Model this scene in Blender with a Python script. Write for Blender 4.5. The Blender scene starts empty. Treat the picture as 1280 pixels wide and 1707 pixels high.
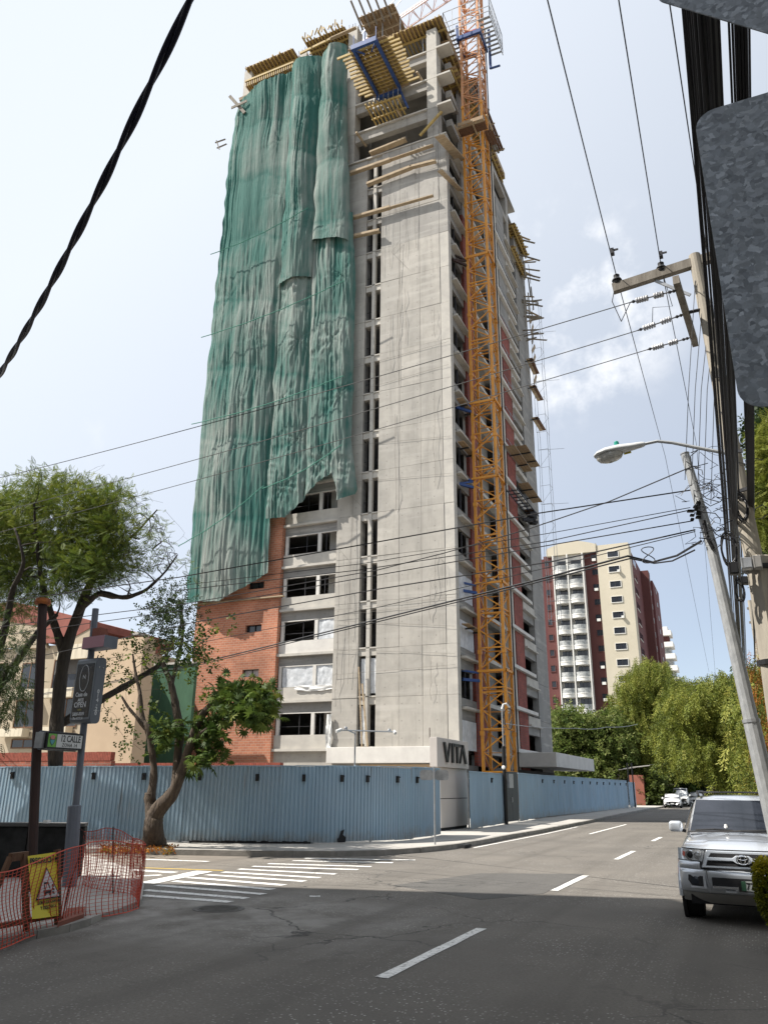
import bpy, math, random
import numpy as np
from mathutils import Vector, Matrix, noise as mnoise
R_ = math.radians
random.seed(7); rng = np.random.default_rng(7)
SC = bpy.context.scene
COL = SC.collection

# ---------------------------------------------------------------- camera
# street axes: +Y runs up the avenue, +X across it, Z up; eye height 1.9 m at the origin
YAW, PITCH, ROLL, EYE = R_(24.2), R_(19.4), R_(0.56), 1.9
FPX = 1300.0
CF = Vector((-math.sin(YAW) * math.cos(PITCH), math.cos(YAW) * math.cos(PITCH), math.sin(PITCH)))
_r0 = Vector((math.cos(YAW), math.sin(YAW), 0)); _u0 = _r0.cross(CF)
CR = _r0 * math.cos(ROLL) + _u0 * math.sin(ROLL)
CU = _u0 * math.cos(ROLL) - _r0 * math.sin(ROLL)
CC = Vector((0, 0, EYE))
cam = bpy.data.cameras.new('camera'); camo = bpy.data.objects.new('camera', cam); COL.objects.link(camo)
camo.matrix_world = Matrix(((CR.x, CU.x, -CF.x, 0), (CR.y, CU.y, -CF.y, 0), (CR.z, CU.z, -CF.z, EYE), (0, 0, 0, 1)))
cam.sensor_fit = 'VERTICAL'; cam.sensor_height = 36.0; cam.lens = FPX / 1707 * 36
cam.clip_start = 0.05; cam.clip_end = 3000
SC.camera = camo

# ---------------------------------------------------------------- light
SUN_EL = R_(51.5); SUN_H = Vector((-0.87, -0.493))
SDIR = Vector((SUN_H.x * math.cos(SUN_EL), SUN_H.y * math.cos(SUN_EL), math.sin(SUN_EL))).normalized()
sun = bpy.data.lights.new('sun', 'SUN'); suno = bpy.data.objects.new('sun', sun); COL.objects.link(suno)
sun.energy = 5.0; sun.angle = R_(0.5); sun.color = (1.0, 0.945, 0.87)
suno.rotation_euler = SDIR.to_track_quat('Z', 'Y').to_euler(); suno.location = (0, 0, 120)
SKY_STRENGTH = 0.075
world = bpy.data.worlds.new('World'); SC.world = world; world.use_nodes = True
def build_world():
    nt = world.node_tree; N = nt.nodes; L = nt.links; N.clear()
    out = N.new('ShaderNodeOutputWorld'); bg = N.new('ShaderNodeBackground'); bg.inputs[1].default_value = SKY_STRENGTH
    sky = N.new('ShaderNodeTexSky'); sky.sky_type = 'NISHITA'; sky.sun_disc = False
    sky.sun_elevation = SUN_EL; sky.sun_rotation = math.atan2(SDIR.x, SDIR.y); sky.air_density = 1.0; sky.dust_density = 1.5; sky.altitude = 1500
    tc = N.new('ShaderNodeTexCoord')
    nrm = N.new('ShaderNodeVectorMath'); nrm.operation = 'NORMALIZE'; L.new(tc.outputs['Generated'], nrm.inputs[0])
    # thin bright veil, whiter towards the sun's side of the sky
    dt = N.new('ShaderNodeVectorMath'); dt.operation = 'DOT_PRODUCT'; L.new(nrm.outputs[0], dt.inputs[0]); dt.inputs[1].default_value = SDIR
    mr = N.new('ShaderNodeMapRange'); L.new(dt.outputs['Value'], mr.inputs[0])
    mr.inputs[1].default_value = -0.15; mr.inputs[2].default_value = 0.62; mr.inputs[3].default_value = 0.38; mr.inputs[4].default_value = 0.90
    sep = N.new('ShaderNodeSeparateXYZ'); L.new(nrm.outputs[0], sep.inputs[0])
    zc = N.new('ShaderNodeMath'); zc.operation = 'MAXIMUM'; L.new(sep.outputs[2], zc.inputs[0]); zc.inputs[1].default_value = 0.0
    za = N.new('ShaderNodeMath'); za.operation = 'ADD'; L.new(zc.outputs[0], za.inputs[0]); za.inputs[1].default_value = 0.35
    dx = N.new('ShaderNodeMath'); dx.operation = 'DIVIDE'; L.new(sep.outputs[0], dx.inputs[0]); L.new(za.outputs[0], dx.inputs[1])
    dy = N.new('ShaderNodeMath'); dy.operation = 'DIVIDE'; L.new(sep.outputs[1], dy.inputs[0]); L.new(za.outputs[0], dy.inputs[1])
    cb = N.new('ShaderNodeCombineXYZ'); L.new(dx.outputs[0], cb.inputs[0]); L.new(dy.outputs[0], cb.inputs[1])
    n1 = N.new('ShaderNodeTexNoise'); n1.inputs['Scale'].default_value = 2.1; n1.inputs['Detail'].default_value = 8; n1.inputs['Roughness'].default_value = 0.56; n1.inputs['Distortion'].default_value = 0.3
    mp = N.new('ShaderNodeMapping'); mp.inputs['Location'].default_value = (0.15, 0.85, 0); L.new(cb.outputs[0], mp.inputs[0]); L.new(mp.outputs[0], n1.inputs['Vector'])
    cr = N.new('ShaderNodeMapRange'); cr.interpolation_type = 'SMOOTHSTEP'; L.new(n1.outputs['Fac'], cr.inputs[0]); cr.inputs[1].default_value = 0.64; cr.inputs[2].default_value = 0.90
    veil = N.new('ShaderNodeMix'); veil.data_type = 'RGBA'; L.new(mr.outputs[0], veil.inputs['Factor'])
    L.new(sky.outputs[0], veil.inputs['A']); veil.inputs['B'].default_value = (7.5, 8.0, 8.7, 1)
    # a broken bank of fair-weather cloud standing beyond the avenue side of the tower
    d0 = (CF * FPX + CR * 300 - CU * -330).normalized()
    dd = N.new('ShaderNodeVectorMath'); dd.operation = 'DOT_PRODUCT'; L.new(nrm.outputs[0], dd.inputs[0]); dd.inputs[1].default_value = d0
    dm = N.new('ShaderNodeMapRange'); dm.interpolation_type = 'SMOOTHSTEP'; L.new(dd.outputs['Value'], dm.inputs[0]); dm.inputs[1].default_value = 0.9868; dm.inputs[2].default_value = 0.9985
    n4 = N.new('ShaderNodeTexNoise'); n4.inputs['Scale'].default_value = 9; n4.inputs['Detail'].default_value = 8; n4.inputs['Roughness'].default_value = 0.58; L.new(nrm.outputs[0], n4.inputs['Vector'])
    r4 = N.new('ShaderNodeMapRange'); r4.interpolation_type = 'SMOOTHSTEP'; L.new(n4.outputs['Fac'], r4.inputs[0]); r4.inputs[1].default_value = 0.47; r4.inputs[2].default_value = 0.68
    m4 = N.new('ShaderNodeMath'); m4.operation = 'MULTIPLY'; L.new(dm.outputs[0], m4.inputs[0]); L.new(r4.outputs[0], m4.inputs[1])
    mx4 = N.new('ShaderNodeMath'); mx4.operation = 'MAXIMUM'; L.new(m4.outputs[0], mx4.inputs[0]); L.new(cr.outputs[0], mx4.inputs[1])
    cl = N.new('ShaderNodeMix'); cl.data_type = 'RGBA'; L.new(mx4.outputs[0], cl.inputs['Factor']); L.new(veil.outputs['Result'], cl.inputs['A']); cl.inputs['B'].default_value = (9.0, 9.1, 9.3, 1)
    L.new(cl.outputs['Result'], bg.inputs[0]); L.new(bg.outputs[0], out.inputs[0])
build_world()
SC.view_settings.view_transform = 'Standard'; SC.view_settings.look = 'None'
SC.view_settings.exposure = 0.8; SC.view_settings.gamma = 1.0; SC.view_settings.use_curve_mapping = False
SC.cycles.max_bounces = 6; SC.cycles.diffuse_bounces = 3; SC.cycles.transparent_max_bounces = 12

# ---------------------------------------------------------------- surveying: a sight line from the eye met with a real plane
def W(px, py, X=None, Y=None, Z=None):
    d = CF * FPX + CR * (px - 640) - CU * (py - 853.5)
    if X is not None: t = X / d.x
    elif Y is not None: t = Y / d.y
    else: t = (Z - EYE) / d.z
    return CC + d * t
def G(px, py, z=0.0): return W(px, py, Z=z)

# ---------------------------------------------------------------- materials
MATS = {}
def M(name, c1, c2=None, scale=3.0, detail=5, rough=0.8, metal=0.0, bump=0.0, bscale=None, stretch=(1, 1, 1), lo=0.35, hi=0.65, spec=0.4, c3=None, s3=0.5, f3=0.6, trans=0.0, coat=0.0, alpha=1.0, obj=False, bdist=0.02):
    m = bpy.data.materials.new(name); m.use_nodes = True; MATS[name] = m
    nt = m.node_tree; N = nt.nodes; L = nt.links
    b = N['Principled BSDF']; b.inputs['Roughness'].default_value = rough; b.inputs['Metallic'].default_value = metal
    b.inputs['Specular IOR Level'].default_value = spec; b.inputs['Coat Weight'].default_value = coat
    b.inputs['Alpha'].default_value = alpha
    b.inputs['Base Color'].default_value = (*c1, 1); m.diffuse_color = (*c1, 1)
    if c2 is None and not bump: return m
    if obj:
        tc = N.new('ShaderNodeTexCoord'); src = tc.outputs['Object']
    else:
        ge = N.new('ShaderNodeNewGeometry'); src = ge.outputs['Position']
    mp = N.new('ShaderNodeMapping'); mp.inputs['Scale'].default_value = stretch; L.new(src, mp.inputs[0])
    if c2 is not None:
        n = N.new('ShaderNodeTexNoise'); n.inputs['Scale'].default_value = scale; n.inputs['Detail'].default_value = detail; n.inputs['Roughness'].default_value = 0.62
        L.new(mp.outputs[0], n.inputs['Vector'])
        r = N.new('ShaderNodeMapRange'); L.new(n.outputs['Fac'], r.inputs[0]); r.inputs[1].default_value = lo; r.inputs[2].default_value = hi
        mx = N.new('ShaderNodeMix'); mx.data_type = 'RGBA'; L.new(r.outputs[0], mx.inputs['Factor']); mx.inputs['A'].default_value = (*c1, 1); mx.inputs['B'].default_value = (*c2, 1)
        res = mx.outputs['Result']
        if c3 is not None:
            n3 = N.new('ShaderNodeTexNoise'); n3.inputs['Scale'].default_value = s3; n3.inputs['Detail'].default_value = 7; n3.inputs['Roughness'].default_value = 0.65
            L.new(src, n3.inputs['Vector'])
            r3 = N.new('ShaderNodeMapRange'); L.new(n3.outputs['Fac'], r3.inputs[0]); r3.inputs[1].default_value = 0.48; r3.inputs[2].default_value = 0.68; r3.inputs[4].default_value = f3
            m3 = N.new('ShaderNodeMix'); m3.data_type = 'RGBA'; L.new(r3.outputs[0], m3.inputs['Factor']); L.new(res, m3.inputs['A']); m3.inputs['B'].default_value = (*c3, 1)
            res = m3.outputs['Result']
        L.new(res, b.inputs['Base Color'])
    if bump:
        nb = N.new('ShaderNodeTexNoise'); nb.inputs['Scale'].default_value = bscale or scale * 4; nb.inputs['Detail'].default_value = 6; L.new(mp.outputs[0], nb.inputs['Vector'])
        bp = N.new('ShaderNodeBump'); bp.inputs['Strength'].default_value = bump; bp.inputs['Distance'].default_value = bdist; L.new(nb.outputs['Fac'], bp.inputs['Height']); L.new(bp.outputs[0], b.inputs['Normal'])
    return m

def mix_tail(m, col, fac_socket):
    """lay a second colour over a material's base colour where fac is 1"""
    N = m.node_tree.nodes; L = m.node_tree.links; b = N['Principled BSDF']; bc = b.inputs['Base Color']
    mx = N.new('ShaderNodeMix'); mx.data_type = 'RGBA'; L.new(fac_socket, mx.inputs['Factor'])
    if bc.links: L.new(bc.links[0].from_socket, mx.inputs['A'])
    else: mx.inputs['A'].default_value = bc.default_value
    mx.inputs['B'].default_value = (*col, 1); L.new(mx.outputs['Result'], bc)
    return mx
def nnode(m, kind, **kw):
    n = m.node_tree.nodes.new(kind)
    for k, v in kw.items():
        if k in n.inputs: n.inputs[k].default_value = v
        else: setattr(n, k, v)
    return n

M('concrete', (0.445, 0.418, 0.372), (0.350, 0.330, 0.296), scale=0.55, stretch=(1.2, 1.2, 0.55), bump=0.35, bscale=5, rough=0.9, c3=(0.50, 0.472, 0.42), s3=0.16, f3=0.55)
M('concrete_pale', (0.49, 0.465, 0.415), (0.40, 0.38, 0.345), scale=1.2, bump=0.25, rough=0.9)
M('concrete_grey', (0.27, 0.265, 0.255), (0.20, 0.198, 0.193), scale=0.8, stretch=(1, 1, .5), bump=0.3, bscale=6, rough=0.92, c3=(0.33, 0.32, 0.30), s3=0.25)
M('concrete_dark', (0.115, 0.112, 0.108), (0.085, 0.082, 0.08), scale=0.6, rough=0.95)
M('plaster_white', (0.62, 0.60, 0.56), (0.52, 0.50, 0.47), scale=0.9, bump=0.15, rough=0.85)
M('plaster_edge', (0.58, 0.57, 0.54), (0.45, 0.44, 0.42), scale=1.2, rough=0.85)
M('plywood', (0.33, 0.235, 0.14), (0.24, 0.165, 0.095), scale=1.6, stretch=(1, 4, 1), rough=0.8, bump=0.15)
M('plank_wood', (0.42, 0.335, 0.225), (0.30, 0.225, 0.145), scale=2.2, stretch=(1, 1, 3), rough=0.85, bump=0.2)
M('grey_wood', (0.25, 0.225, 0.19), (0.16, 0.14, 0.115), scale=3, stretch=(2, 2, .4), rough=0.9, bump=0.3)
M('brown_wood', (0.16, 0.085, 0.05), (0.10, 0.055, 0.032), scale=5, stretch=(3, 3, .5), rough=0.85, bump=0.3)
M('form_yellow', (0.44, 0.315, 0.095), (0.30, 0.21, 0.08), scale=3, rough=0.7)
M('steel_blue', (0.028, 0.075, 0.24), (0.02, 0.05, 0.16), scale=4, rough=0.5)
M('steel_galv', (0.42, 0.43, 0.44), (0.30, 0.31, 0.32), scale=6, rough=0.45, metal=0.6)
M('steel_dark', (0.05, 0.05, 0.055), (0.03, 0.03, 0.033), scale=8, rough=0.55, metal=0.3)
M('rust_steel', (0.050, 0.026, 0.021), (0.032, 0.020, 0.018), scale=7, stretch=(1, 1, .3), rough=0.8, bump=0.2)
M('crane_orange', (0.68, 0.30, 0.038), (0.58, 0.24, 0.032), scale=1.8, rough=0.5, c3=(0.38, 0.15, 0.04), s3=0.8, f3=0.4)
M('crane_faded', (0.62, 0.33, 0.18), (0.50, 0.22, 0.08), scale=1.8, rough=0.55)
M('crane_white', (0.70, 0.62, 0.60), (0.60, 0.40, 0.38), scale=1.2, rough=0.5)
M('crane_red', (0.40, 0.05, 0.06), (0.3, 0.03, 0.04), scale=2, rough=0.5)
M('void_dark', (0.02, 0.02, 0.022), rough=0.9)
M('plastic_sheet', (0.62, 0.64, 0.66), (0.42, 0.44, 0.46), scale=2.5, rough=0.35, bump=0.6, bscale=5)
M('glass_dark', (0.022, 0.026, 0.032), rough=0.08, spec=0.7)
M('glass_grey', (0.035, 0.040, 0.052), (0.02, 0.024, 0.032), scale=1.4, rough=0.06, spec=0.35)
M('black_paint', (0.012, 0.012, 0.013), rough=0.45)
M('black_cable', (0.013, 0.013, 0.016), rough=0.5)
M('grey_cable', (0.06, 0.06, 0.06), rough=0.6)
M('wall_wire', (0.17, 0.16, 0.145), rough=0.8)
M('sign_panel', (0.52, 0.48, 0.45), (0.48, 0.445, 0.415), scale=0.8, rough=0.55)
M('gate_paint', (0.042, 0.052, 0.055), (0.03, 0.038, 0.04), scale=2, rough=0.55)
M('fence_blue', (0.335, 0.465, 0.575), (0.285, 0.41, 0.515), scale=1.2, stretch=(1, 1, 0.35), rough=0.55, spec=0.3, c3=(0.38, 0.455, 0.51), s3=0.7, f3=0.5)
M('fence_dark', (0.012, 0.014, 0.02), rough=0.6)
M('bark', (0.105, 0.080, 0.058), (0.055, 0.042, 0.033), scale=5, stretch=(2, 2, .5), rough=0.95, bump=1.0, bscale=9, bdist=0.05)
M('bark_dark', (0.055, 0.045, 0.036), (0.03, 0.025, 0.021), scale=5, stretch=(2, 2, .5), rough=0.95, bump=0.8, bscale=9, bdist=0.05)
M('white_paint', (0.74, 0.74, 0.72), (0.62, 0.62, 0.60), scale=3, rough=0.6)
M('beige_wall', (0.50, 0.385, 0.265), (0.455, 0.345, 0.238), scale=0.5, rough=0.9, bump=0.1)
M('beige_pale', (0.41, 0.35, 0.26), (0.36, 0.30, 0.22), scale=0.6, stretch=(1, 1, .4), rough=0.9)
M('cream_stain', (0.60, 0.54, 0.42), (0.30, 0.26, 0.20), scale=1.5, stretch=(2.5, 1, .25), rough=0.9, lo=0.5, hi=0.75)
M('roof_red', (0.25, 0.085, 0.065), (0.19, 0.065, 0.05), scale=1.5, rough=0.85)
M('wall_terracotta', (0.27, 0.095, 0.065), (0.21, 0.08, 0.055), scale=0.7, rough=0.9)
M('tower_red', (0.115, 0.042, 0.038), (0.098, 0.036, 0.033), scale=0.15, rough=0.85)
M('tower_red_dark', (0.125, 0.042, 0.042), (0.108, 0.036, 0.036), scale=0.15, rough=0.85)
M('tower_cream', (0.54, 0.49, 0.385), (0.50, 0.455, 0.355), scale=0.12, rough=0.85, c3=(0.41, 0.37, 0.28), s3=0.1, f3=0.4)
M('tower_white', (0.72, 0.71, 0.67), (0.62, 0.61, 0.58), scale=0.5, rough=0.8)
M('balustrade_grey', (0.42, 0.43, 0.42), (0.24, 0.25, 0.25), scale=2.2, rough=0.3, lo=.42, hi=.58)
M('green_wall', (0.055, 0.13, 0.075), (0.035, 0.085, 0.05), scale=0.8, stretch=(1, 1, .5), rough=0.85)
M('dark_stone', (0.028, 0.028, 0.028), (0.012, 0.012, 0.012), scale=4, rough=0.9, bump=0.6, bscale=7)
M('sidewalk', (0.42, 0.40, 0.365), (0.34, 0.325, 0.30), scale=1.1, rough=0.92, bump=0.2, bscale=25, c3=(0.29, 0.275, 0.25), s3=0.6, f3=0.5)
M('kerb', (0.29, 0.275, 0.25), (0.20, 0.19, 0.172), scale=2.5, rough=0.93, bump=0.3, bscale=20)
M('earth', (0.16, 0.12, 0.08), (0.10, 0.08, 0.05), scale=0.8, rough=1, bump=0.3)
M('porcelain', (0.42, 0.42, 0.43), rough=0.25)
M('pole_concrete', (0.36, 0.325, 0.265), (0.26, 0.235, 0.195), scale=3, stretch=(2, 2, .4), rough=0.9, bump=0.2)
M('pole_galv', (0.40, 0.41, 0.41), (0.30, 0.31, 0.315), scale=12, stretch=(1, 1, .6), rough=0.5, metal=0.35)
M('lamp_grey', (0.56, 0.57, 0.57), (0.50, 0.51, 0.51), scale=4, rough=0.45)
M('orange_net', (0.52, 0.075, 0.042), rough=0.6)
M('sign_yellow', (0.66, 0.56, 0.035), rough=0.5)
M('sign_white', (0.60, 0.61, 0.60), rough=0.4)
M('sign_green', (0.16, 0.42, 0.07), rough=0.4)
M('pink_paint', (0.40, 0.20, 0.235), rough=0.5)
M('post_grey', (0.16, 0.175, 0.205), (0.125, 0.137, 0.165), scale=2, rough=0.5)
M('adbox_grey', (0.125, 0.14, 0.16), rough=0.45)
M('tyre', (0.014, 0.014, 0.014), rough=0.85)
M('car_silver', (0.60, 0.63, 0.67), (0.57, 0.60, 0.64), scale=40, rough=0.28, metal=0.55, coat=1.0)
M('car_white', (0.78, 0.78, 0.77), rough=0.3, coat=1.0)
M('chrome', (0.75, 0.76, 0.78), rough=0.12, metal=1.0)
M('lamp_glass', (0.50, 0.52, 0.54), rough=0.08, metal=0.4, coat=1.0)
M('amber', (0.45, 0.06, 0.03), rough=0.3)

# ---------------------------------------------------------------- mesh building
class MB:
    def __init__(s): s.v = []; s.f = []
    def box(s, x0, x1, y0, y1, z0, z1):
        n = len(s.v)
        s.v += [(x0, y0, z0), (x1, y0, z0), (x1, y1, z0), (x0, y1, z0), (x0, y0, z1), (x1, y0, z1), (x1, y1, z1), (x0, y1, z1)]
        s.f += [tuple(n + i for i in q) for q in ((3, 2, 1, 0), (4, 5, 6, 7), (0, 1, 5, 4), (1, 2, 6, 5), (2, 3, 7, 6), (3, 0, 4, 7))]
        return s
    def obox(s, c, ax, ay, az):
        """box about c with half-axis vectors"""
        n = len(s.v); c = Vector(c)
        for k in (-1, 1):
            for (i, j) in ((-1, -1), (1, -1), (1, 1), (-1, 1)): s.v.append(tuple(c + ax * i + ay * j + az * k))
        s.f += [tuple(n + i for i in q) for q in ((3, 2, 1, 0), (4, 5, 6, 7), (0, 1, 5, 4), (1, 2, 6, 5), (2, 3, 7, 6), (3, 0, 4, 7))]
        return s
    def beam(s, a, b, w, h, up=(0, 0, 1)):
        a = Vector(a); b = Vector(b); d = (b - a); L = d.length; d = d / L
        u = Vector(up); sd = d.cross(u)
        if sd.length < 1e-4: sd = d.cross(Vector((1, 0, 0)))
        sd.normalize(); u = sd.cross(d)
        return s.obox((a + b) / 2, d * (L / 2), sd * (w / 2), u * (h / 2))
    def tube(s, pts, rad, n=6, cap=True):
        pts = [Vector(p) for p in pts]
        if not hasattr(rad, '__len__'): rad = [rad] * len(pts)
        base = len(s.v); prev = None
        for i, p in enumerate(pts):
            t = (pts[min(i + 1, len(pts) - 1)] - pts[max(i - 1, 0)])
            if t.length < 1e-9: t = Vector((0, 0, 1))
            t.normalize()
            if prev is None:
                a = t.cross(Vector((0, 0, 1)));
                if a.length < 0.05: a = t.cross(Vector((0, 1, 0)))
            else: a = prev - t * prev.dot(t)
            a.normalize(); prev = a; b = t.cross(a)
            for k in range(n):
                an = 2 * math.pi * k / n
                s.v.append(tuple(p + (a * math.cos(an) + b * math.sin(an)) * rad[i]))
        for i in range(len(pts) - 1):
            for k in range(n):
                a0 = base + i * n + k; a1 = base + i * n + (k + 1) % n
                s.f.append((a0, a1, a1 + n, a0 + n))
        if cap:
            s.f.append(tuple(base + k for k in range(n))[::-1]); s.f.append(tuple(base + (len(pts) - 1) * n + k for k in range(n)))
        return s
    def lathe(s, c, axis, prof, n=16, ref=None):
        """prof: (distance along axis, radius)"""
        axis = Vector(axis).normalized(); c = Vector(c)
        a = axis.cross(Vector(ref) if ref else Vector((0, 0, 1)))
        if a.length < 0.05: a = axis.cross(Vector((1, 0, 0)))
        a.normalize(); b = axis.cross(a); base = len(s.v)
        for d, r in prof:
            for k in range(n):
                an = 2 * math.pi * k / n; s.v.append(tuple(c + axis * d + (a * math.cos(an) + b * math.sin(an)) * max(r, 1e-4)))
        for i in range(len(prof) - 1):
            for k in range(n):
                a0 = base + i * n + k; a1 = base + i * n + (k + 1) % n; s.f.append((a0, a1, a1 + n, a0 + n))
        s.f.append(tuple(base + k for k in range(n))[::-1]); s.f.append(tuple(base + (len(prof) - 1) * n + k for k in range(n)))
        return s
    def prism(s, poly, z0, z1):
        n = len(s.v); m = len(poly)
        for z in (z0, z1):
            for p in poly: s.v.append((p[0], p[1], z))
        s.f.append(tuple(n + i for i in range(m))[::-1]); s.f.append(tuple(n + m + i for i in range(m)))
        for i in range(m): s.f.append((n + i, n + (i + 1) % m, n + m + (i + 1) % m, n + m + i))
        return s
    def extrude(s, poly, vec):
        """poly: 3-D points in order, pushed along vec"""
        n = len(s.v); m = len(poly); vec = Vector(vec)
        for p in poly: s.v.append(tuple(p))
        for p in poly: s.v.append(tuple(Vector(p) + vec))
        s.f.append(tuple(n + i for i in range(m))[::-1]); s.f.append(tuple(n + m + i for i in range(m)))
        for i in range(m): s.f.append((n + i, n + (i + 1) % m, n + m + (i + 1) % m, n + m + i))
        return s
    def quad(s, a, b, c, d):
        n = len(s.v); s.v += [tuple(a), tuple(b), tuple(c), tuple(d)]; s.f.append((n, n + 1, n + 2, n + 3)); return s
    def grid(s, P):
        """P[i][j] points"""
        n = len(s.v); R = len(P); C_ = len(P[0])
        for row in P:
            for p in row: s.v.append(tuple(p))
        for i in range(R - 1):
            for j in range(C_ - 1): s.f.append((n + i * C_ + j, n + i * C_ + j + 1, n + (i + 1) * C_ + j + 1, n + (i + 1) * C_ + j))
        return s
    def build(s, name, mat, parent=None, smooth=False, bevel=0.0, **props):
        me = bpy.data.meshes.new(name); me.from_pydata(s.v, [], s.f); me.update()
        return link(name, me, mat, parent, smooth, bevel, **props)
LOCAL = [False]
def link(name, me, mat, parent=None, smooth=False, bevel=0.0, **props):
    o = bpy.data.objects.new(name, me); COL.objects.link(o)
    if mat is not None and not me.materials: me.materials.append(MATS[mat] if isinstance(mat, str) else mat)
    if smooth: me.polygons.foreach_set('use_smooth', [True] * len(me.polygons))
    if bevel:
        bv = o.modifiers.new('bevel', 'BEVEL'); bv.width = bevel; bv.segments = 2; bv.limit_method = 'ANGLE'
    if parent is not None:
        o.parent = parent
        if not LOCAL[0]: o.matrix_parent_inverse = Matrix.Translation(-Vector(parent.location)) if parent.rotation_euler.z == 0 else (Matrix.Translation(parent.location) @ Matrix.Rotation(parent.rotation_euler.z, 4, 'Z')).inverted()
    for k, v in props.items(): o[k] = v
    return o
def fixnormals(o):
    import bmesh
    bm = bmesh.new(); bm.from_mesh(o.data); bmesh.ops.recalc_face_normals(bm, faces=bm.faces); bm.to_mesh(o.data); bm.free(); return o
def tag(o, label, cat, group=None, kind=None):
    if label: o['label'] = label
    if cat: o['category'] = cat
    if group: o['group'] = group
    if kind: o['kind'] = kind
    return o
def thing(name, label, cat, loc=(0, 0, 0), group=None):
    o = bpy.data.objects.new(name, None); COL.objects.link(o); o.location = loc; o.empty_display_size = 0.2
    return tag(o, label, cat, group)
def structure(o): o['kind'] = 'structure'; return o
def copy_tree(o, parent=None, off=None):
    c = o.copy(); COL.objects.link(c)
    if parent is not None: c.parent = parent
    for ch in list(o.children): copy_tree(ch, c)
    if off is not None: c.location = Vector(o.location) + Vector(off)
    return c
def text_mesh(s, size, mat, name, origin, right, up, parent=None, depth=0.004, align='CENTER', bold=0.0, sx=1.0, spacing=1.0):
    """flat lettering standing on a surface: origin is the anchor on the baseline"""
    cu = bpy.data.curves.new(name, 'FONT'); cu.body = s; cu.size = size; cu.align_x = align; cu.extrude = depth / 2; cu.offset = bold; cu.resolution_u = 3; cu.space_character = spacing
    t = bpy.data.objects.new('tmp', cu); COL.objects.link(t)
    dg = bpy.context.evaluated_depsgraph_get(); me = bpy.data.meshes.new_from_object(t.evaluated_get(dg)); bpy.data.objects.remove(t); bpy.data.curves.remove(cu)
    right = Vector(right).normalized(); up = Vector(up).normalized(); nrm = right.cross(up)
    mt = Matrix(((right.x * sx, up.x, nrm.x, origin[0]), (right.y * sx, up.y, nrm.y, origin[1]), (right.z * sx, up.z, nrm.z, origin[2]), (0, 0, 0, 1)))
    me.transform(mt); me.materials.clear()
    return link(name, me, mat, parent)
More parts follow.
